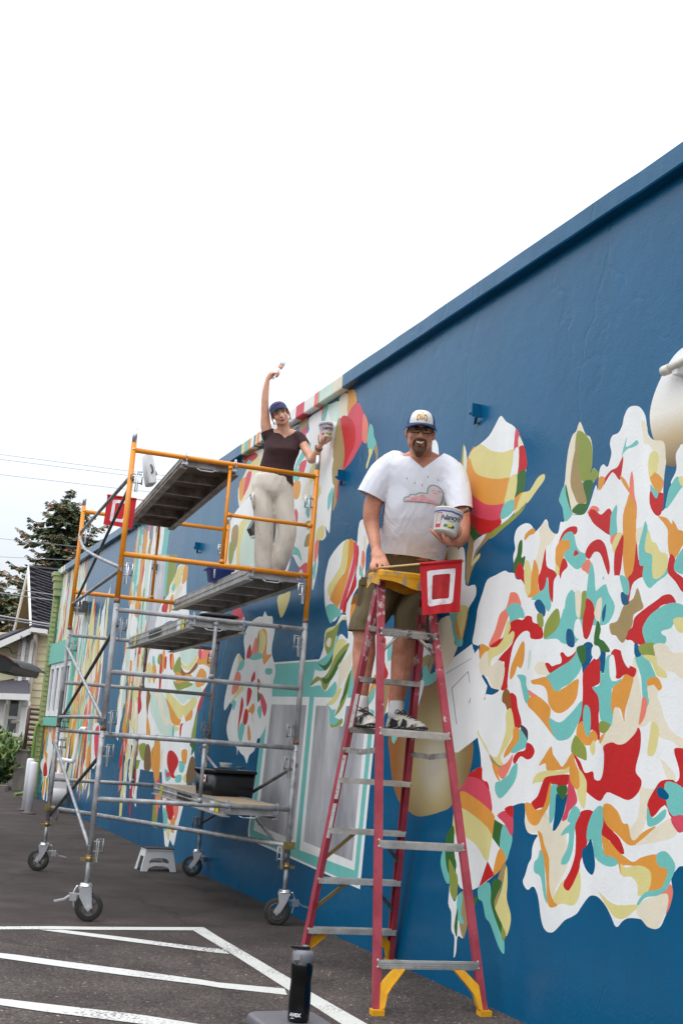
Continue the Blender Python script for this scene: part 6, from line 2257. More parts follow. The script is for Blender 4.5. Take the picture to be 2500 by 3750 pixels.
m.beam(bb0 + V(-.038, 0, .252), bb0 + V(-.046, 0, .258), .03, .006)
m.build('flip_spout', BLKP, cp_)
m = MB()
m.lathe([(0, .2575), (.012, .2575), (.012, .262), (0, .264)], bb0 + V(.008, 0, 0), (0, 0, 1), 14)
m.build('spout_top', CAPG, cp_)

def text_mesh(s, size, shear=0.0, space=1.0, bold=0.0):
    cu = bpy.data.curves.new('t', 'FONT')
    cu.body = s; cu.size = size; cu.shear = shear; cu.align_x = 'CENTER'; cu.align_y = 'CENTER'; cu.space_character = space; cu.offset = bold
    o = bpy.data.objects.new('t', cu)
    COL.objects.link(o)
    dg = bpy.context.evaluated_depsgraph_get()
    me = bpy.data.meshes.new_from_object(o.evaluated_get(dg))
    vs = [v.co.copy() for v in me.vertices]
    fs = [tuple(p.vertices) for p in me.polygons]
    bpy.data.objects.remove(o)
    return vs, fs
vs, fs = text_mesh('AVEX', .0165, .12, 1.05, .0007)
aim = math.atan2(-bb0.x, -bb0.y)
m = MB()
pv = []
for v in vs:
    a = v.x / .0405 - 0.35
    pv.append(bb0 + V(math.sin(a) * .0409, -math.cos(a) * .0409, .026 + v.y))
m.add(pv, fs)
m.box(bb0 + V(math.sin(-.5) * .0406, -math.cos(-.5) * .0406, .0145), (.017, .002, .0016))
m.build('lettering', mat('white_print', (232, 232, 232), .5), bo)

# ------------------------------------------------------------------ people
def tpx(tile, x, y):
    ox, oy, s = tile
    return ox + x / s, oy + y / s
TE, TF, TD, TH, TW = (1200, 1400, 2.6133), (1100, 2200, 2.24), (1300, 1950, 3.733), (600, 1300, 2.24), (920, 1300, 4.9)
def pt(tile, x, y, Y):
    return at_y(*tpx(tile, x, y), Y)

def skin_mat(name, rgb, rgb2):
    m = mat(name, rgb, 0.52, vscale=14, rgb2=rgb2, lo=.38, hi=.64, bump=.15, bscale=160, bdist=.004)
    t, p = nodes_of(m)
    p.inputs['Subsurface Weight'].default_value = 0.12
    p.inputs['Subsurface Radius'].default_value = (0.012, 0.005, 0.003)
    return m
def cloth_mat(name, rgb, var=.06, folds=0.5, sc=9.0, stretch=(1.0, 1.0, .45), rough=.85):
    m = mat(name, rgb, rough, var=var, vscale=4, bump=.25, bscale=420, bdist=.004)
    t, p = nodes_of(m)
    co = t.nodes['Texture Coordinate'].outputs['Object']
    mp = t.nodes.new('ShaderNodeMapping'); mp.inputs['Scale'].default_value = stretch; mp.inputs['Rotation'].default_value = (0.2, 0.5, 0.3)
    t.links.new(co, mp.inputs['Vector'])
    n = t.nodes.new('ShaderNodeTexNoise'); n.inputs['Scale'].default_value = sc; n.inputs['Detail'].default_value = 3; n.inputs['Distortion'].default_value = 0.7
    t.links.new(mp.outputs[0], n.inputs['Vector'])
    b = t.nodes.new('ShaderNodeBump'); b.inputs['Strength'].default_value = folds; b.inputs['Distance'].default_value = .035
    t.links.new(n.outputs['Fac'], b.inputs['Height'])
    t.links.new(p.inputs['Normal'].links[0].from_socket, b.inputs['Normal'])
    t.links.new(b.outputs[0], p.inputs['Normal'])
    return m

def trunk(mb, rows, n=28, shrink=1.0, twist=0.0):
    """rows: (centre, half width, half depth)"""
    rings = []
    X_, Y_ = V(math.cos(twist), math.sin(twist), 0), V(-math.sin(twist), math.cos(twist), 0)
    C = catmull([r[0] for r in rows], 3, False)
    t = np.linspace(0, len(rows) - 1, len(C))
    A = np.interp(t, range(len(rows)), [r[1] for r in rows]); B = np.interp(t, range(len(rows)), [r[2] for r in rows])
    for c, a, b in zip(C, A, B):
        rg = []
        for k in range(n):
            u = 2 * math.pi * k / n
            cu, su = math.cos(u), math.sin(u)
            e = 0.86
            rg.append(c + X_ * (math.copysign(abs(cu) ** e, cu) * a * shrink) + Y_ * (math.copysign(abs(su) ** e, su) * b * shrink))
        rings.append(rg)
    mb.loft(rings)

def cutter(cuts, planes=()):
    """planes: (point, normal, radius or None, clear) cut clean edges first; cuts: tests that remove faces"""
    def post(me, co):
        bm = bmesh.new(); bm.from_mesh(me)
        off = Vector(co[0]) - me.vertices[0].co
        for p, d, r, clear in planes:
            p, d = Vector(p), Vector(d).normalized()
            fs = [f for f in bm.faces if r is None or (r(f.calc_center_median() + off) if callable(r) else (f.calc_center_median() + off - p).length < r)]
            ge = set(fs)
            for f in fs:
                ge.update(f.verts); ge.update(f.edges)
            bmesh.ops.bisect_plane(bm, geom=list(ge), dist=1e-6, plane_co=p - off, plane_no=d, clear_outer=clear)
        dead = []
        for f in bm.faces:
            c = f.calc_center_median() + off
            for fn in cuts:
                if fn(c, f.normal):
                    dead.append(f); break
        bmesh.ops.delete(bm, geom=dead, context='FACES')
        bm.to_mesh(me); bm.free()
    return post
def sight_plane(tile, A, B):
    a, b = ray(*tpx(tile, *A)), ray(*tpx(tile, *B))
    return a.cross(b)

def wrinkle(amp, fx, seed):
    rng = np.random.RandomState(seed)
    K = rng.normal(0, 1, (9, 3)) * np.array(fx); ph = rng.uniform(0, 6.28, 9); D = rng.normal(0, 1, (9, 3)); D /= np.linalg.norm(D, axis=1)[:, None]
    def fn(co):
        o = co.copy()
        for k, p, d in zip(K, ph, D):
            o += (np.sin(co @ k + p)[:, None] * d * amp / 3).astype(np.float32)
        return o
    return fn

def add_head(mb, c, hx, hu, hf, s, neck_to, nr, full=1.0):
    def q(x, u, f): return c + hx * x * s + hu * u * s + hf * f * s
    ax = (hx, hf, hu)
    E = lambda x, u, f, r: mb.ell(q(x, u, f), (r[0] * s, r[1] * s, r[2] * s), ax, 20, 12)
    E(0, .036, -.012, (.077, .097, .083)); E(0, -.028, .028, (.064 * full, .066, .083)); E(0, -.076, .036, (.048 * full, .048, .040)); E(0, -.098, .066, (.020, .018, .016))
    for sg in (-1, 1):
        E(sg * .038, -.030, .066, (.024, .022, .024)); E(sg * .030, .020, .080, (.027, .012, .008)); E(sg * .079, -.010, -.008, (.010, .019, .031)); E(sg * .011, -.040, .099, (.008, .010, .008))
        E(sg * .038 * full, -.066, .030, (.026 * full, .036, .034))
    mb.limb([q(0, .018, .088), q(0, -.012, .100), q(0, -.036, .110)], [.009 * s, .011 * s, .0135 * s], [.009 * s, .011 * s, .011 * s])
    E(0, -.062, .086, (.026, .012, .014))
    mb.limb([q(0, -.03, -.02), neck_to], [nr * .98, nr], [nr * .98, nr])
    return q

def face_parts(root, q0, hx, hu, hf, s, eye_open, iris, lip, smile_w, my=0.0, mt=1.0, lr=1.2):
    ax = (hx, hf, hu)
    q = q0
    WHT, IR, LSH = mat('eye_white', (214, 208, 204), .3), mat('iris', iris, .25), mat('lash', (44, 30, 26), .8)
    for sg in (-1, 1):
        m = MB(); m.ell(q(sg * .031, .004, .0865), (.0135 * s, .007 * s, eye_open * s), ax, 12, 8); e = m.build('eye', WHT, root)
        m = MB(); m.ell(q(sg * .031, .0035, .0905), (.0066 * s, .0044 * s, min(.0064, eye_open * .95) * s), ax, 10, 6); m.build('iris', IR, e)
        m = MB(); m.tube(catmull([q(sg * .0165, .004, .091), q(sg * .026, .004 + eye_open * 1.05, .0945), q(sg * .037, .004 + eye_open, .092), q(sg * .047, .002, .084)], 3, False), .0026 * s, 6); m.build('eyelid', LSH, e)
    q = lambda x, u, f: q0(x, u - my, f)
    m = MB()
    P = catmull([q(-smile_w, -.052, .084), q(-smile_w * .55, -.062, .0965), q(0, -.066, .1005), q(smile_w * .55, -.062, .0965), q(smile_w, -.052, .084)], 5, False)
    rr = [(.0015 + .0085 * mt * math.sin(math.pi * i / (len(P) - 1)) ** .7) * s for i in range(len(P))]
    m.tube([p - hf * .004 * s for p in P], [r * lr + .0009 * s for r in rr], 10); mo = m.build('lips', lip, root)
    m = MB()
    m.tube([p + hf * .0022 * s + hu * .001 * s for p in P[2:-2]], [r * .80 for r in rr[2:-2]], 10)
    m.build('teeth', mat('teeth', (206, 196, 178), .35, var=.03), mo)

def cap_hat(root, q, hx, hu, hf, s, mats, brim_w, brim_l, droop):
    """crown with front panel, brim and button"""
    def dome(u, v):                    # u around (0 = front), v 0..1 up
        a = v * R(86)
        r = math.cos(a) ** .8
        return q(math.sin(u) * .0815 * r, .046 + .086 * math.sin(a) ** .9, -.010 + math.cos(u) * .104 * r)
    nu, nv = 32, 9
    vs = [dome(2 * math.pi * i / nu, j / nv) for j in range(nv + 1) for i in range(nu)]
    fr, bk = [], []
    for j in range(nv):
        for i in range(nu):
            f = (j * nu + i, j * nu + (i + 1) % nu, (j + 1) * nu + (i + 1) % nu, (j + 1) * nu + i)
            (fr if (i < 5 or i >= nu - 5) else bk).append(f)
    m = MB(); m.add(vs, fr, 0, True); m.add(vs, bk, 1, True)
    crown = m.build('cap', [mats[0], mats[1]], root)
    m = MB()
    n = 16
    top, bot = [], []
    for k in range(n + 1):
        u = R(-78 + 156 * k / n)
        for rr in (0, .5, 1.0):
            f = math.cos(u / 78 * 90 * 1.0 if False else u * 1.12)
            x = math.sin(u) * (.084 + (brim_w - .084) * rr)
            ff = -.010 + math.cos(u) * .106 + brim_l * rr * max(0, math.cos(u * 1.15)) ** .7
            up_ = .048 - droop * rr - .9 * (x * x) / .08 * .16 * (0.4 + rr)
            top.append(q(x, up_, ff)); bot.append(q(x, up_ - .005, ff))
    L = len(top)
    fs = []
    for k in range(n):
        for r_ in range(2):
            a = k * 3 + r_
            fs += [(a, a + 1, a + 4, a + 3), (L + a, L + a + 3, L + a + 4, L + a + 1)]
        a = k * 3 + 2
        fs += [(a, L + a, L + a + 3, a + 3)]
    m.add(top + bot, fs, 0, True)
    m.build('brim', mats[2], crown)
    m = MB(); m.ell(q(0, .133, -.012), (.009 * s, .009 * s, .006 * s), (hx, hf, hu), 10, 6); m.build('button', mats[1], crown)
    return crown, dome

def hair_shell(root, q, hx, hu, hf, s, mt, k=1.05, keep=None, name='hair'):
    nu, nv = 36, 18
    vs, fs = [], []
    for j in range(nv + 1):
        t = math.pi * (j / nv - .5)
        for i in range(nu):
            a = 2 * math.pi * i / nu
            w = 1 + .018 * math.sin(9 * a + 3 * j) + .012 * math.sin(17 * a)
            vs.append((.077 * k * w * math.cos(t) * math.cos(a), .036 + .083 * k * w * math.sin(t), -.012 + .097 * k * w * math.cos(t) * math.sin(a)))
    for j in range(nv):
        for i in range(nu):
            f = (j * nu + i, j * nu + (i + 1) % nu, (j + 1) * nu + (i + 1) % nu, (j + 1) * nu + i)
            c = [sum(vs[v][d] for v in f) / 4 for d in range(3)]
            if keep(c):
                fs.append(f)
    m = MB(); m.add([q(*v) for v in vs], fs, 0, True)
    return m.build(name, mt, root)

def shoe(root, heel, d, L, up_, mats, wd=.052):
    """d: toe direction; a laced trainer"""
    d = d.normalized(); s = d.cross(UP).normalized()
    prof = [(-.02, .038, .085), (.06, .043, .095), (.14, .044, .085), (.20, .050, .066), (.25, .052, .052), (.285, .044, .040), (.305, .026, .024)]
    k = L / .305
    rings, soles = [], []
    for x, w, h in prof:
        c = heel + d * x * k
        w *= wd / .052 * k; h *= k
        rings.append([c + s * w * math.cos(a) * (1 if math.sin(a) < .3 else .86) + UP * (.016 + max(-.004, h * math.sin(a))) for a in [2 * math.pi * i / 16 for i in range(16)]])
        soles.append([c + s * w * 1.10 * math.cos(a) + UP * (.012 + .012 * math.sin(a) + (.012 if x > .28 else 0)) for a in [2 * math.pi * i / 12 for i in range(12)]])
    m = MB(); m.loft(rings); up = m.build('shoe', mats[0], root)
    m = MB(); m.loft(soles); m.build('sole', mats[1], up)
    for sg in (-1, 1):
        m = MB()
        for a, b in ((.02, .11), (.14, .20)):
            P = []
            for x, hh in ((a, .020), (b, .018), (b - .01, .046), (a + .02, .064)):
                w = np.interp(x, [p[0] for p in prof], [p[1] for p in prof]) * wd / .052 * k
                P.append(heel + d * x * k + s * sg * (w * (1.015 if hh < .03 else .93)) + UP * (.014 + hh * k))
            m.prism(P, s * sg * .004)
        m.build('panel', mats[2], up)
    m = MB()
    for x in (.075, .105, .135, .165, .19):
        h = np.interp(x, [p[0] for p in prof], [p[2] for p in prof]) * k
        c = heel + d * x * k + UP * (.018 + h)
        m.tube([c - s * .026 - UP * .007, c + UP * .003, c + s * .026 - UP * .007], .0042, 6)
    c = heel + d * .07 * k + UP * (.03 + .09 * k)
    for sg in (-1, 1):
        m.tube(catmull([c, c + s * sg * .03 + UP * .012, c + s * sg * .045 - UP * .01, c + s * sg * .02 - UP * .008, c], 3, False), .003, 5)
    m.build('laces', mats[3], up)
    m = MB()
    x, w, h = prof[-2]
    c = heel + d * (x - .02) * k
    m.loft([[c + d * o + s * w * f * k * math.cos(a) + UP * (.014 + max(0, .030 * f * math.sin(a))) for a in [2 * math.pi * i / 12 for i in range(12)]] for o, f in ((0, 1.12), (.02, 1.05), (.042, .62))])
    m.build('toe_cap', mats[1], up)
    return up

def fingers(mb, chains, r):
    for ch in chains:
        rr = r if not isinstance(ch[-1], float) else ch[-1]
        P = [c for c in ch if not isinstance(c, float)]
        mb.limb(P, [rr * 1.08] + [rr] * (len(P) - 2) + [rr * .82], None, (0.3, -1, .2), 10)

# ---- the man on the ladder --------------------------------------------------
mroot = put('person', V(0.33, 7.93, 1.508), 'smiling man in white t-shirt, olive shorts, cap and glasses standing on the red ladder', 'man')
SKM = skin_mat('skin_tanned', (188, 122, 94), (208, 146, 118))
def me_(x, y, Y): return pt(TE, x, y, Y)
PXM = 552.0
def hw(px, tile): return px / tile[2] / PXM
trunk_rows = []
for (y, l, r, b, Y) in ((735, 640, 1110, .080, 7.63), (775, 560, 1180, .11, 7.645), (840, 520, 1225, .135, 7.66), (940, 515, 1240, .155, 7.685), (1060, 535, 1225, .17, 7.715), (1200, 512, 1190, .185, 7.755),
                        (1350, 498, 1160, .20, 7.80), (1500, 488, 1140, .205, 7.85), (1620, 440, 1130, .20, 7.90), (1700, 368, 1120, .195, 7.935), (1735, 360, 1116, .195, 7.95)):
    trunk_rows.append((me_((l + r) / 2, y, Y), hw((r - l) / 2, TE), b))
# head frame
hc = me_(884, 482, 7.53)
hf = ((CAM - hc).normalized() + V(0.02, -.35, 0.06)).normalized()
hu = (UP + V(0.02, 0, 0) - hf * UP.dot(hf)).normalized(); hx = hu.cross(hf) * -1
hx = hf.cross(hu) * -1
if hx.x < 0: hx = -hx
hs = 1.125
body = MB()
trunk(body, trunk_rows, shrink=.90, twist=R(-8))
mq = add_head(body, hc, hx, hu, hf, hs, me_(888, 745, 7.64), .070, 1.10)
body.limb([me_(690, 765, 7.66), me_(888, 725, 7.64), me_(1080, 770, 7.64)], [.04, .066, .04])
# his right arm, hand resting on the ladder top with the flag stick
LAr = [me_(570, 850, 7.70), me_(440, 1140, 7.72), me_(414, 1300, 7.73), me_(424, 1390, 7.72), me_(446, 1500, 7.68), me_(462, 1605, 7.625)]
body.limb(LAr, [.08, .062, .054, .048, .041, .031], [.08, .063, .055, .049, .041, .029])
def md(x, y, Y): return pt(TD, x, y, Y)
body.limb([me_(463, 1605, 7.625), md(300, 290, 7.590), md(320, 345, 7.570)], [.030, .042, .047], [.026, .024, .022])
fingers(body, [[md(262, 345, 7.575), md(222, 440, 7.530), md(222, 490, 7.515), md(252, 532, 7.515)], [md(290, 355, 7.570), md(268, 440, 7.520), md(272, 490, 7.500), md(305, 520, 7.515)],
               [md(325, 345, 7.570), md(335, 440, 7.515), md(340, 480, 7.495), md(372, 515, 7.505)], [md(365, 330, 7.575), md(395, 420, 7.515), md(412, 470, 7.495), md(432, 510, 7.500)],
               [md(390, 310, 7.585), md(418, 380, 7.535), md(440, 430, 7.515), md(464, 468, 7.505), .0115]], .0112)
# his left arm, forearm forward under the tub
RAr = [me_(1190, 860, 7.62), me_(1256, 1120, 7.55), me_(1284, 1330, 7.50), me_(1280, 1450, 7.47), me_(1255, 1512, 7.44), me_(1215, 1530, 7.41)]
body.limb(RAr, [.085, .062, .053, .052, .046, .034], [.085, .062, .053, .052, .046, .032])
body.limb([me_(1215, 1530, 7.430), me_(1160, 1505, 7.370)], [.034, .044], [.030, .028], up=(0, -.2, 1))
fingers(body, [[me_(1150, 1540, 7.340), me_(1090, 1520, 7.295), me_(1040, 1470, 7.265), me_(1002, 1428, 7.260)], [me_(1175, 1555, 7.330), me_(1130, 1540, 7.280), me_(1110, 1490, 7.255), me_(1098, 1450, 7.252)],
               [me_(1120, 1510, 7.370), me_(1060, 1490, 7.350), me_(1010, 1440, 7.330), me_(985, 1410, 7.330)], [me_(1200, 1550, 7.340), me_(1170, 1545, 7.290), me_(1150, 1505, 7.270), me_(1140, 1480, 7.270)],
               [me_(1200, 1500, 7.350), me_(1245, 1470, 7.310), me_(1262, 1430, 7.290), me_(1268, 1390, 7.290), .0125]], .0118)
# legs
def mf(x, y, Y): return pt(TF, x, y, Y)
hipL, hipR = me_(590, 1800, 8.0), me_(930, 1810, 8.0)
body.limb([hipL, mf(535, 150, 8.02), mf(525, 300, 8.0), mf(520, 430, 8.02), mf(505, 620, 8.0), mf(498, 800, 7.98), mf(492, 900, 7.97)], [.085, .085, .073, .079, .062, .041, .042])
body.limb([hipR, mf(885, 150, 8.02), mf(852, 320, 8.0), mf(836, 480, 8.02), mf(812, 680, 8.0), mf(790, 830, 7.98), mf(780, 920, 7.97)], [.085, .085, .075, .079, .062, .045, .044])
body.limb([(hipL + hipR) / 2 + UP * .05, (hipL + hipR) / 2 - UP * .02], [.19, .17], [.15, .13])
bodyo = fuse(body, 'body', SKM, mroot, 0.0065, 3)
LIPM = mat('lips', (150, 74, 66), .45)
face_parts(mroot, mq, hx, hu, hf, hs, .0046, (50, 38, 30), LIPM, .025, .005, .82)
HAIRM = mat('brown_hair', (52, 38, 30), .8, var=.3, vscale=40, stretch=(1, 1, .3))
hair_shell(mroot, mq, hx, hu, hf, hs, HAIRM, 1.045, lambda c: c[1] > -.028 and (c[2] < .018 or (c[1] > .045 and c[2] < .075)))
# goatee and moustache, brows
BEARD = mat('brown_beard', (96, 70, 54), .85, var=.35, vscale=60, stretch=(1, 1, .35), bump=.6, bscale=220, bdist=.012)
bd_ = MB()
ax3 = (hx, hf, hu)
for (x, u, f, r) in ((0, -.108, .068, (.033, .024, .030)), (0, -.128, .060, (.026, .020, .022)), (-.020, -.100, .062, (.018, .020, .024)), (.020, -.100, .062, (.018, .020, .024))):
    bd_.ell(mq(x, u, f), tuple(a * hs for a in r), ax3, 14, 10)
for sg in (-1, 1):
    bd_.limb([mq(0, -.0470, .105), mq(sg * .018, -.0485, .1005), mq(sg * .034, -.060, .085), mq(sg * .036, -.085, .070), mq(sg * .028, -.105, .068)], [.0095 * hs, .0090 * hs, .0085 * hs, .009 * hs, .012 * hs], [.006 * hs] * 5, up=hf)
fuse(bd_, 'beard', BEARD, mroot, .006, 2)
for sg in (-1, 1):
    m = MB(); m.tube(catmull([mq(sg * .014, .022, .094), mq(sg * .030, .026, .094), mq(sg * .049, .018, .082)], 4, False), .0042 * hs, 6); m.build('eyebrow', HAIRM, mroot)
# glasses
GL = mat('black_acetate', (20, 18, 18), .3)
m = MB()
for sg in (-1, 1):
    P = [(sg * (.0335 + a), .002 + b) for a, b in rrect(.0265, .0155, .006, 3)]
    m.tube([mq(x, u, .113 - abs(x) * .22) for x, u in P], .0031 * hs, 6, closed=True)
    m.tube([mq(sg * .060, .009, .099), mq(sg * .076, .008, .06), mq(sg * .083, .006, -.01)], .0024 * hs, 6)
m.tube(catmull([mq(-.008, .006, .111), mq(0, .009, .114), mq(.008, .006, .111)], 4, False), .0022 * hs, 6)
m.build('glasses', GL, mroot)
LENS = bpy.data.materials.new('lens'); LENS.use_nodes = True
lp = LENS.node_tree.nodes['Principled BSDF']
lp.inputs['Base Color'].default_value = (.9, .92, .95, 1); lp.inputs['Roughness'].default_value = .02; lp.inputs['Alpha'].default_value = .12
# cap
CAPW, CAPB, CAPD = cloth_mat('cap_white', (226, 222, 214), folds=.1), cloth_mat('cap_blue', (34, 74, 128), folds=.1), cloth_mat('cap_brim_blue', (24, 50, 92), folds=.05)
crown, dome = cap_hat(mroot, mq, hx, hu, hf, hs, (CAPW, CAPB, CAPD), .098, .060, .016)
GOLD = mat('gold_thread', (226, 160, 36), .6)
m = MB()
def dm(u, v): return dome(u, v) + hf * .003
for sg in (-1, 1):
    m.tube([dm(sg * .36, .14), dm(sg * .36, .32), dm(sg * .27, .40), dm(sg * .15, .36), dm(sg * .14, .16)], .0036, 6)
m.tube([dm(0, .14), dm(0, .56)], .0040, 6)
m.tube([dm(-.38, .14), dm(-.24, .14)], .0044, 6); m.tube([dm(.38, .14), dm(.24, .14)], .0044, 6)
m.build('emblem', GOLD, crown)

# t-shirt
TEE = cloth_mat('white_cotton', (230, 230, 238), .03, .85, 6.0)
sh = MB()
trunk(sh, trunk_rows, shrink=1.0, twist=R(-8))
sh.limb([me_(640, 800, 7.68), me_(545, 880, 7.70), me_(455, 1020, 7.71), me_(395, 1130, 7.72), me_(375, 1180, 7.72)], [.10, .105, .098, .097, .097])
sh.limb([me_(1100, 810, 7.64), me_(1195, 900, 7.61), me_(1246, 1060, 7.56), me_(1268, 1220, 7.52), me_(1278, 1275, 7.51)], [.095, .098, .088, .078, .078])
va, vb, vc = (735, 668), (1050, 722), (912, 822)      # V neck in photo zoom
def vneck(tile, A, B, Cc):
    def fn(c, n):
        if n.y > .25:
            return False
        # project to the photo frame to read the collar shape
        P = c - CAM
        zc = P.y * CP + P.z * SP; yc = -P.y * SP + P.z * CP
        u, v = P.x / zc * FPX, -yc / zc * FPX
        x, y = 1250 + CR * u - SR * v, 1875 + SR * u + CR * v
        x, y = (x - tile[0]) * tile[2], (y - tile[1]) * tile[2]
        s = lambda p, q: (q[0] - p[0]) * (y - p[1]) - (q[1] - p[1]) * (x - p[0])
        a, b = s(A, Cc), s(Cc, B)
        return a < 0 and b < 0
    return fn
neckc = me_(888, 690, 7.62)
sho = fuse(sh, 't_shirt', TEE, mroot, 0.0095, 3, deform=wrinkle(.0065, (15, 15, 9), 3), post=cutter([
    vneck(TE, va, vb, vc), lambda c, n: (c - neckc).length < .088 and n.z > .3],
    [(me_(420, 1095, 7.72), me_(375, 1180, 7.72) - me_(455, 1020, 7.71), lambda c: c.x < me_(536, 1150, 7.72).x and abs(c.z - me_(420, 1130, 7.72).z) < .16, True), (me_(1270, 1236, 7.515), me_(1278, 1275, 7.51) - me_(1246, 1060, 7.56), lambda c: c.x > me_(1178, 1236, 7.52).x and abs(c.z - me_(1270, 1236, 7.5).z) < .14, True),
     (me_(800, 1708, 7.93), V(-.06, 0, -1), None, True), (me_(*vc, 7.55), sight_plane(TE, va, vc), .22, False), (me_(*vc, 7.55), sight_plane(TE, vc, vb), .22, False)]))
# printed cloud and drops on the shirt, laid on its surface
def surf_bvh(o):
    b = BASE[o.name]
    return BVHTree.FromPolygons([v.co + b for v in o.data.vertices], [tuple(p.vertices) for p in o.data.polygons])
def decal(name, mt, parent, bvh, tile, poly, lift=.0025, step=9):
    P = np.array(poly, float)
    lo, hi = P.min(0), P.max(0)
    pts = [Vector(p) for p in poly]
    ed = [(i, (i + 1) % len(poly)) for i in range(len(poly))]
    x = lo[0]
    def inside(px, py):
        r = False
        for (x0, y0), (x1, y1) in zip(P, np.roll(P, -1, 0)):
            if (y0 > py) != (y1 > py) and px < (x1 - x0) * (py - y0) / (y1 - y0) + x0:
                r = not r
        return r
    while x < hi[0]:
        y = lo[1]
        while y < hi[1]:
            if inside(x, y):
                pts.append(Vector((x, y)))
            y += step
        x += step
    ov, oe, of, *_ = geometry.delaunay_2d_cdt(pts, ed, [], 0, 1e-3)
    m = MB()
    vs, ok = [], []
    for p in ov:
        px, py = tpx(tile, p.x, p.y)
        d = ray(px, py).normalized()
        h = bvh.ray_cast(CAM, d)
        vs.append(h[0] - d * lift + h[1] * 0 if h[0] else None)
    keep = []
    for f in of:
        c = sum((ov[i] for i in f), Vector((0, 0))) / len(f)
        if inside(c.x, c.y) and all(vs[i] is not None for i in f):
            keep.append(tuple(f))
    zero = V(0, 0, 0)
    m.add([v if v is not None else hc for v in vs], keep, 0, True)
    return m.build(name, mt, parent)
bv = surf_bvh(sho)
PINKP = mat('pink_print', (226, 150, 156), .8, vscale=24, rgb2=(238, 196, 200), lo=.4, hi=.65)
PALEP = mat('pale_pink_print', (228, 208, 210), .8, var=.03)
GREENP = mat('green_print', (128, 168, 156), .8, var=.12, vscale=20)
INKP = mat('grey_print', (120, 128, 130), .8)
REDLINE = mat('red_line_print', (200, 130, 136), .8)
def cm(P, n=4): return [(p.x, p.y) for p in catmull([(x, y, 0) for x, y in P], n)]
outer = [(719, 1142), (724, 1105), (748, 1090), (770, 1092), (780, 1072), (810, 1066), (835, 1072), (860, 1056), (900, 1050), (925, 1056), (945, 1060), (952, 1010), (975, 985), (1010, 978), (1055, 992), (1090, 1020), (1112, 1065), (1108, 1110), (1095, 1150), (1075, 1190), (1070, 1185), (1000, 1165), (900, 1152), (800, 1144)]
decal('print', GREENP, sho, bv, TE, outer, .002)
inner = [(732, 1140), (738, 1112), (752, 1102), (775, 1102), (790, 1082), (815, 1078), (838, 1084), (862, 1068), (900, 1062), (925, 1068), (955, 1074), (964, 1018), (980, 998), (1010, 990), (1050, 1004), (1082, 1030), (1100, 1065), (1096, 1105), (1082, 1145), (1062, 1178), (1000, 1160), (900, 1146), (800, 1138)]
decal('print', PALEP, sho, bv, TE, inner, .0032)
lump = cm([(745, 1138), (760, 1118), (790, 1122), (800, 1098), (825, 1104), (840, 1086), (870, 1094), (890, 1074), (930, 1082), (945, 1110), (975, 1108), (985, 1126), (1020, 1128), (1040, 1150), (1062, 1178), (1000, 1160), (900, 1146), (820, 1140)], 2)
decal('print', PINKP, sho, bv, TE, lump, .0044)
for P in (((980, 1024), (1010, 1036), (1030, 1030), (1010, 1042)), ((1040, 1040), (1070, 1042), (1090, 1056), (1065, 1052)), ((990, 1052), (1030, 1060), (1060, 1070), (1025, 1066))):
    decal('print', REDLINE, sho, bv, TE, list(P), .0046, 30)
for x, y in ((755, 917), (830, 962), (902, 982), (960, 903), (1056, 934)):
    decal('print', INKP, sho, bv, TE, [(x, y - 13), (x + 5, y + 8), (x, y + 12), (x - 5, y + 8)], .002, 30)

# cargo shorts
KHA = cloth_mat('olive_canvas', (100, 87, 60), .08, .6, 8.0)
so = MB()
trunk(so, [(me_(790, 1640, 7.915), hw(318, TE), .19), (me_(768, 1715, 7.95), hw(338, TE), .195), (me_(730, 1830, 8.0), hw(352, TE), .19), (me_(705, 1940, 8.0), hw(356, TE), .175), (me_(695, 2010, 8.0), hw(350, TE), .15)])
so.limb([me_(545, 1900, 8.0), me_(485, 2040, 8.0), me_(440, 2180, 8.0), mf(520, 210, 8.0), mf(515, 300, 8.0)], [.135, .13, .118, .106, .106], [.14, .135, .125, .115, .115])
so.limb([me_(880, 1900, 8.0), me_(880, 2040, 8.0), mf(905, 150, 8.0), mf(922, 310, 8.0), mf(925, 390, 8.0)], [.135, .13, .122, .118, .118], [.14, .135, .125, .115, .115])
zl_, zr_ = mf(515, 252, 8.0).z, mf(925, 335, 8.0).z
xm = (mf(515, 250, 8.0).x + mf(925, 330, 8.0).x) / 2
sho2 = fuse(so, 'shorts', KHA, mroot, .0095, 2, deform=wrinkle(.008, (18, 18, 12), 8), post=cutter([], [(mf(515, 252, 8.0), V(0, 0, -1), .30, True), (mf(925, 335, 8.0), V(0, 0, -1), .32, True)]))
m = MB()
pc = me_(352, 2015, 7.95)
m.loft([[pc + V(x * .5, -.0, z) + V(-.02 if abs(z) > .06 else 0, y, 0) for x, z in rrect(.05, .085, .015)] for y in (-.02, .06)])
pk = m.build('cargo_pocket', KHA, sho2)
m = MB()
m.loft([[pc + V(x * .5, 0, z + .075) + V(-.005, y, 0) for x, z in rrect(.056, .026, .006)] for y in (-.03, .06)])
m.build('pocket_flap', KHA, sho2)
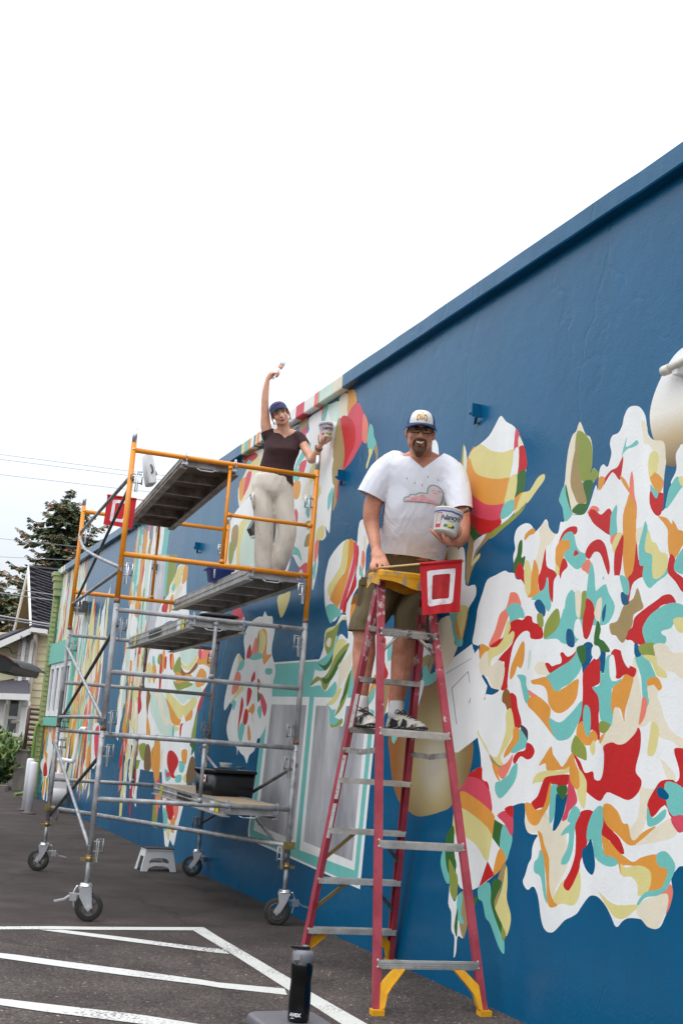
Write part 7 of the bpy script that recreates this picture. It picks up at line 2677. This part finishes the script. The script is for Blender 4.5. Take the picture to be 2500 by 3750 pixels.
# socks and trainers
SOCK = cloth_mat('white_sock', (222, 220, 220), .04, .1)
SHW, SHS, SHB, LACE = mat('trainer_white', (192, 186, 174), .6, vscale=16, rgb2=(46, 42, 42), lo=.52, hi=.56), mat('sole_dark', (34, 26, 26), .6), mat('trainer_black', (28, 26, 28), .5), mat('laces_brown', (78, 62, 58), .8)
for a, b, t in ((mf(498, 815, 7.98), mf(492, 905, 7.97), mf(480, 1022, 7.975)), (mf(790, 845, 7.98), mf(778, 930, 7.97), mf(775, 1042, 7.975))):
    m = MB(); m.limb([a, b], [.050, .052]); m.build('sock', SOCK, mroot)
zs2 = 1.510
for hx_, hy_, d in ((mf(468, 1000, 7.99), 8.0, V(.35, -.93, 0)), (mf(752, 1030, 7.99), 8.0, V(.60, -.80, 0))):
    shoe(mroot, V(hx_.x, 7.985, zs2), d, .315, UP, (SHW, SHS, SHB, LACE), .058)

# ---- yoghurt tubs ------------------------------------------------------------
TUBW = mat('tub_white', (228, 228, 222), .35, var=.03)
BLUEB, REDB, PURP, YELB, GRNB = mat('print_blue', (72, 70, 156), .5), mat('print_red', (190, 44, 56), .5), mat('print_purple', (58, 50, 92), .5), mat('print_yellow', (222, 196, 74), .5), mat('print_green', (84, 130, 58), .5)
def tub(b, t, r0, r1, label, turn, name='yogurt_tub'):
    o = put(name, b, label, 'tub')
    d = (t - b); h = d.length; d.normalize()
    vf = (CAM - b).normalized(); vf = (vf - d * vf.dot(d)).normalized(); sd_ = vf.cross(d) * -1
    if sd_.x < 0: sd_ = -sd_
    m = MB()
    m.lathe([(0, 0), (r0 * .95, 0), (r0, .006), (r0 + (r1 - r0) * .86, h * .86), (r1 * .985, h * .865), (r1 * .985, h * .90), (r1, h * .905), (r1, h * .94), (r1 * 1.03, h * .95), (r1 * 1.03, h), (r1 * .96, h), (r1 * .94, h * .86), (r0 * .9, .01), (0, .01)], b, d, 36)
    tb_ = m.build('tub', TUBW, o)
    def at(a, z, off=.0012):
        r = r0 + (r1 - r0) * z + off
        return b + d * (z * h) + (vf * math.cos(a) + sd_ * math.sin(a)) * r
    def strip(name, mt, a0, a1, z0, z1, n=16, wav=0.0):
        m = MB(); vs, fs = [], []
        for k in range(n + 1):
            a = a0 + (a1 - a0) * k / n
            w = wav * math.sin(a * 9)
            vs += [at(a, z0 + w), at(a, z1 + w)]
        for k in range(n):
            fs.append((2 * k, 2 * k + 2, 2 * k + 3, 2 * k + 1))
        m.add(vs, fs, 0, True); return m.build(name, mt, tb_)
    strip('print', BLUEB, -3.1, 3.1, .775, .845, 60, .008)
    q0 = turn - 1.05
    for (a0, a1, z0, z1) in ((q0, q0 + .50, .70, .735), (q0, q0 + .04, .12, .735), (q0 + .46, q0 + .50, .12, .735), (q0, q0 + .50, .10, .25)):
        strip('print', REDB, a0, a1, z0, z1, 6)
    for k in range(4):
        strip('print', BLUEB, q0 + .08, q0 + .38, .38 + .08 * k, .388 + .08 * k, 4)
    vs, fs = text_mesh("Nancy's", h * .30, .28, .92, .0012)
    m = MB(); m.add([at(turn + .18 + v.x / ((r0 + r1) / 2), .56 + (v.y + v.x * .14) / h) for v in vs], fs); m.build('lettering', PURP, tb_)
    strip('print', PURP, turn - .05, turn + .42, .395, .412, 10, .006)
    m = MB()
    c = turn + .22
    P = [at(c + .20 * math.cos(a), .24 + .07 * math.sin(a), .0016) for a in [2 * math.pi * k / 14 for k in range(14)]]
    m.add(P, [tuple(range(14))]); m.build('print', YELB, tb_)
    for a_, z_, rx, rz, mt in ((turn - .12, .20, .16, .07, GRNB), (turn + .50, .20, .12, .06, PURP), (turn + .30, .15, .22, .035, GRNB), (turn - .2, .17, .06, .03, PURP)):
        m = MB()
        P = [at(a_ + rx * math.cos(a), z_ + rz * math.sin(a), .0020) for a in [2 * math.pi * k / 12 for k in range(12)]]
        m.add(P, [tuple(range(12))]); m.build('print', mt, tb_)
    return o, at
tb1, tat = tub(me_(1116, 1452, 7.29), me_(1162, 1238, 7.31), .0750, .0895, 'white tub with purple lettering held by the man on the ladder', .05)
m = MB()
m.tube(catmull([me_(1195, 1330, 7.32), me_(1240, 1272, 7.29), me_(1300, 1240, 7.28), me_(1348, 1212, 7.27)], 4, False), [.008] * 4 + [.010] * 5 + [.013] * 4, 8)
ps_ = m.build('brush_handle', mat('worn_wood', (122, 96, 72), .7, var=.25, vscale=30), base=me_(1240, 1272, 7.29))
tag(ps_, 'worn brown brush handle sticking out of the tub the man holds', 'brush')

# ---- the woman on the scaffold -------------------------------------------------
PXW = 409.0
wroot = put('person', V(-0.50, 10.40, 2.747), 'smiling woman in dark t-shirt, pale trousers and blue cap on the scaffold, one arm raised', 'woman')
SKW = skin_mat('skin_fair', (214, 156, 126), (226, 176, 150))
def wh(x, y, Y): return pt(TH, x, y, Y - .45)
def ww(x, y, Y): return pt(TW, x, y, Y - .45)
def wd_(px): return px / 2.24 / PXW
wr = []
for (y, l, r, b, Y) in ((655, 870, 1085, .07, 10.84), (690, 838, 1108, .088, 10.84), (740, 824, 1118, .105, 10.83), (790, 822, 1108, .122, 10.82), (850, 808, 1085, .108, 10.83), (915, 786, 1068, .10, 10.84), (975, 772, 1062, .108, 10.85), (1045, 760, 1062, .115, 10.86), (1075, 758, 1060, .115, 10.86)):
    wr.append((wh((l + r) / 2, y, Y), wd_((r - l) / 2), b))
wc = ww(518, 1074, 10.76)
wf = ((CAM - wc).normalized() + V(0.03, -.45, 0.16)).normalized()
wu = (UP + V(-.43, 0, 0)); wu = (wu - wf * wu.dot(wf)).normalized()
wx = wf.cross(wu)
if wx.x < 0: wx = -wx
wx = wx * 1.07
wsz = .93
wb_ = MB()
trunk(wb_, wr, shrink=.84)
wq = add_head(wb_, wc, wx, wu, wf, wsz, ww(610, 1440, 10.83), .056)
wb_.limb([ww(330, 1440, 10.84), ww(600, 1420, 10.83), ww(860, 1470, 10.84)], [.045, .062, .045])
# raised arm
wb_.limb([ww(320, 1450, 10.84), ww(262, 1280, 10.82), ww(252, 1100, 10.80), ww(246, 890, 10.78), ww(254, 700, 10.76), ww(272, 560, 10.75), ww(296, 430, 10.74)], [.055, .048, .041, .035, .033, .027, .020])
wb_.limb([ww(296, 430, 10.74), ww(345, 375, 10.73), ww(395, 350, 10.72)], [.021, .033, .036], [.018, .017, .016], up=(-.4, -1, -.3))
fingers(wb_, [[ww(400, 330, 10.72), ww(450, 320, 10.69), ww(485, 290, 10.68), ww(470, 262, 10.70)], [ww(410, 345, 10.72), ww(470, 345, 10.69), ww(505, 325, 10.68), ww(500, 290, 10.70)],
              [ww(405, 360, 10.72), ww(465, 370, 10.69), ww(500, 350, 10.68), ww(495, 325, 10.70)], [ww(395, 375, 10.72), ww(450, 395, 10.70), ww(478, 380, 10.69), ww(470, 360, 10.70)],
              [ww(370, 345, 10.71), ww(405, 325, 10.67), ww(440, 322, 10.655), ww(470, 312, 10.66), .0088]], .0082)
# lowered arm with the tub
wb_.limb([ww(892, 1490, 10.83), ww(950, 1640, 10.78), ww(1040, 1800, 10.72), ww(1085, 1885, 10.68), ww(1160, 1790, 10.62), ww(1205, 1690, 10.58), ww(1222, 1640, 10.56)], [.046, .041, .037, .036, .036, .029, .024])
wb_.limb([ww(1225, 1635, 10.56), ww(1285, 1575, 10.55), ww(1310, 1560, 10.55)], [.025, .036, .040], [.02, .02, .02], up=(0, -.5, 1))
fingers(wb_, [[ww(1225, 1590, 10.54), ww(1208, 1530, 10.515), ww(1206, 1470, 10.51), ww(1213, 1422, 10.51)], [ww(1265, 1580, 10.52), ww(1255, 1530, 10.495), ww(1258, 1490, 10.49), ww(1264, 1452, 10.49)],
              [ww(1300, 1580, 10.52), ww(1300, 1530, 10.49), ww(1305, 1480, 10.485), ww(1310, 1440, 10.485)], [ww(1345, 1580, 10.53), ww(1370, 1545, 10.50), ww(1385, 1510, 10.495), ww(1390, 1478, 10.495)],
              [ww(1340, 1565, 10.58), ww(1395, 1545, 10.60), ww(1420, 1500, 10.60), ww(1428, 1470, 10.60), .0095]], .0088)
# hips and legs inside the trousers
wl_ = [wh(825, 1100, 10.86), wh(820, 1250, 10.87), wh(825, 1400, 10.88), wh(820, 1560, 10.9), wh(815, 1740, 10.92)]
wr_ = [wh(965, 1100, 10.86), wh(985, 1250, 10.87), wh(1005, 1400, 10.88), wh(975, 1600, 10.92), wh(935, 1770, 10.96)]
eL = V(wl_[-1].x, wl_[-1].y + .02, 2.83); eR = V(wr_[-1].x - .02, wr_[-1].y + .03, 2.83)
wb_.limb(wl_ + [eL], [.06, .06, .055, .05, .045, .04]); wb_.limb(wr_ + [eR], [.06, .06, .055, .05, .045, .04])
wb_.limb([wh(895, 1000, 10.86), wh(893, 1060, 10.86)], [.12, .11], [.07, .07])
fuse(wb_, 'body', SKW, wroot, .0062, 3)
LIPW = mat('lips_pink', (168, 76, 74), .45)
face_parts(wroot, wq, wx, wu, wf, wsz, .0066, (34, 34, 36), LIPW, .027, .001, .86, 1.42)
BLOND = mat('blonde_hair', (190, 160, 122), .75, var=.25, vscale=40, stretch=(1, 1, .3))
hair_shell(wroot, wq, wx, wu, wf, wsz, BLOND, 1.05, lambda c: c[1] > -.045 and (c[2] < .022 or (c[1] > .045 and c[2] < .075)))
for sg, a in ((1, 0), (1, .012), (-1, 0), (-1, .010)):
    m = MB()
    m.tube(catmull([wq(sg * .074, .04, .03 - a), wq(sg * .083, .0, .022 - a), wq(sg * .080, -.04, .01 - a), wq(sg * (.078 - a), -.075, 0)], 4, False), .004, 6)
    m.build('hair_wisp', BLOND, wroot)
for sg in (-1, 1):
    m = MB(); m.tube(catmull([wq(sg * .016, .020, .093), wq(sg * .030, .025, .093), wq(sg * .048, .018, .080)], 4, False), .0036 * wsz, 6); m.build('eyebrow', mat('brow_brown', (96, 68, 50), .8), wroot)
    m = MB(); m.box(wq(sg * .082, -.075, -.004), (.004, .012, .055), (wx, wf, (wu + wx * .25 * sg * -1).normalized())); m.build('earring', mat('shell_white', (232, 226, 220), .3), wroot)
CAPN = cloth_mat('cap_faded_blue', (54, 66, 106), .12, .15)
CAPE = cloth_mat('cap_navy_brim', (52, 64, 104), .1, .05)
cr2, dome2 = cap_hat(wroot, wq, wx, wu, wf, wsz, (CAPN, CAPN, CAPE), .086, .050, .006)
m = MB()
for k in range(7):
    u = -.42 + .14 * k
    m.tube([dome2(u, .34) + wf * .003, dome2(u + .03, .44) + wf * .003, dome2(u + .09, .36) + wf * .003], .0032, 5)
m.build('emblem', mat('red_thread', (148, 52, 66), .7), cr2)
# dark t-shirt
MAR = cloth_mat('dark_maroon_cotton', (58, 32, 34), .10, .5, 9.0)
ts = MB()
trunk(ts, wr, shrink=1.0)
ts.limb([ww(420, 1470, 10.84), ww(330, 1450, 10.84), ww(288, 1360, 10.83), ww(265, 1270, 10.825)], [.065, .070, .062, .058])
ts.limb([ww(760, 1470, 10.84), ww(860, 1500, 10.83), ww(935, 1590, 10.80), ww(985, 1680, 10.775)], [.06, .062, .056, .054])
for sg in (-1, 1):
    ts.ell(wh(960 + sg * 64, 778, 10.755), (.060, .036, .058))
nk = ww(612, 1400, 10.82)
tso = fuse(ts, 't_shirt', MAR, wroot, .0075, 3, deform=wrinkle(.0035, (20, 20, 12), 5), post=cutter([
    vneck(TW, (455, 1320), (745, 1380), (600, 1490)), lambda c, n: (c - nk).length < .075 and n.z > .3],
    [(ww(282, 1362, 10.83), ww(265, 1270, 10.825) - ww(330, 1450, 10.84), .11, True), (ww(948, 1606, 10.80), ww(985, 1675, 10.78) - ww(860, 1500, 10.83), lambda c: c.x > ww(872, 1600, 10.8).x and abs(c.z - ww(948, 1606, 10.8).z) < .10, True),
     (wh(900, 985, 10.85), V(-.48, 0, -1), None, True), (ww(600, 1490, 10.75), sight_plane(TW, (455, 1320), (600, 1490)), .16, False), (ww(600, 1490, 10.75), sight_plane(TW, (600, 1490), (745, 1380)), .16, False)]))
# trousers
CHI = cloth_mat('pale_work_cotton', (220, 210, 196), .06, .5, 7.0, (1.4, 1.4, .4))
splat_ = MB()
tr = MB()
trunk(tr, [(wh(905, 985, 10.86), wd_(150), .112), (wh(897, 1020, 10.86), wd_(158), .118), (wh(890, 1075, 10.86), wd_(165), .118), (wh(893, 1125, 10.86), wd_(163), .108), (wh(896, 1170, 10.87), wd_(150), .09), (wh(900, 1200, 10.87), wd_(90), .05)])
tr.limb([wh(825, 1050, 10.86), wh(818, 1120, 10.86), wh(815, 1200, 10.87), wh(820, 1300, 10.875), wh(825, 1400, 10.88), wh(822, 1500, 10.89), wh(816, 1620, 10.91), wh(815, 1740, 10.92), eL + UP * .03], [wd_(86), wd_(90), wd_(91), wd_(84), wd_(80), wd_(78), wd_(75), wd_(75), wd_(74)])
tr.limb([wh(965, 1050, 10.86), wh(975, 1120, 10.86), wh(985, 1200, 10.87), wh(993, 1300, 10.875), wh(1009, 1400, 10.88), wh(1008, 1490, 10.89), wh(975, 1610, 10.92), wh(945, 1720, 10.95), eR + UP * .03], [wd_(84), wd_(86), wd_(86), wd_(84), wd_(80), wd_(78), wd_(80), wd_(68), wd_(62)])
tro = fuse(tr, 'trousers', CHI, wroot, .008, 14, deform=wrinkle(.006, (24, 24, 16), 12), post=cutter([lambda c, n: c.z < 2.80]))
m = MB()
m.tube(catmull([wh(735, 1130, 10.84), wh(728, 1160, 10.78), wh(735, 1230, 10.80), wh(742, 1260, 10.84)], 4, False), .012, 6)
m.build('hammer_loop', CHI, tro)
PSP = mat('paint_specks', (110, 60, 56), .7)
btv = surf_bvh(tro)
rs = random.Random(4)
for k in range(26):
    x, y = rs.choice(((rs.uniform(760, 890), rs.uniform(1350, 1720)), (rs.uniform(930, 1070), rs.uniform(1350, 1680))))
    r_ = rs.uniform(1.5, 4.5)
    decal('paint_speck', PSP, tro, btv, TH, [(x - r_ * .6, y), (x, y - r_), (x + r_ * .6, y), (x, y + r_ * 1.6)], .002, 30)
REDSH = (mat('red_canvas', (150, 30, 40), .7), mat('sole_white', (190, 186, 180), .6), mat('red_canvas_dark', (110, 26, 34), .7), mat('laces_white', (220, 216, 210), .8))
shoe(wroot, V(eL.x - .02, eL.y + .02, 2.748), V(.05, -1, 0), .25, UP, REDSH, .046)
shoe(wroot, V(eR.x, eR.y + .02, 2.748), V(-.25, -1, 0), .25, UP, REDSH, .046)
m = MB()
c = ww(1208, 1672, 10.575); d = (ww(1222, 1640, 10.56) - ww(1160, 1790, 10.62)).normalized()
_, s_, u_ = frame_of(d)
for k in range(3):
    m.tube([c + d * (k * .008 - .008) + (s_ * math.cos(a) + u_ * math.sin(a)) * (.031 + .002 * k) + d * .004 * math.sin(a + k) for a in [2 * math.pi * i / 16 for i in range(16)]], .003, 5, closed=True)
m.build('bracelet', mat('bracelet_cord', (120, 92, 78), .7), wroot)
tub(ww(1338, 1498, 10.52), ww(1342, 1238, 10.54), 0.0485, .063, 'small white tub with purple lettering lifted by the woman on the scaffold', .25)
# brush in the raised hand
ba, bb_ = ww(392, 438, 10.665), ww(586, 120, 10.70)
bdv = (bb_ - ba)
o = put('paint_brush', ba, 'small paint brush held up against the sky by the woman', 'brush')
m = MB(); m.tube([ba, ba + bdv * .12, ba + bdv * .35, ba + bdv * .55, ba + bdv * .62], [.006, .0085, .006, .0075, .011], 10); m.build('handle', WPL, o)
bd2, bs, bu = frame_of(bdv, (0, -1, 0))
m = MB(); m.loft([[ba + bdv * f + bs * x * w + bu * y for x, y in rrect(1, .007, .004)] for f, w in ((.60, .012), (.66, .020), (.78, .023))]); m.build('ferrule', mat('ferrule_copper', (206, 140, 104), .4, metal=.3), o)
m = MB(); m.loft([[ba + bdv * f + bs * x * w + bu * y * k for x, y in rrect(1, .007, .004)] for f, w, k in ((.78, .022, 1), (.92, .022, .9), (1.0, .018, .5))]); m.build('bristles', mat('bristles', (190, 196, 214), .7), o)
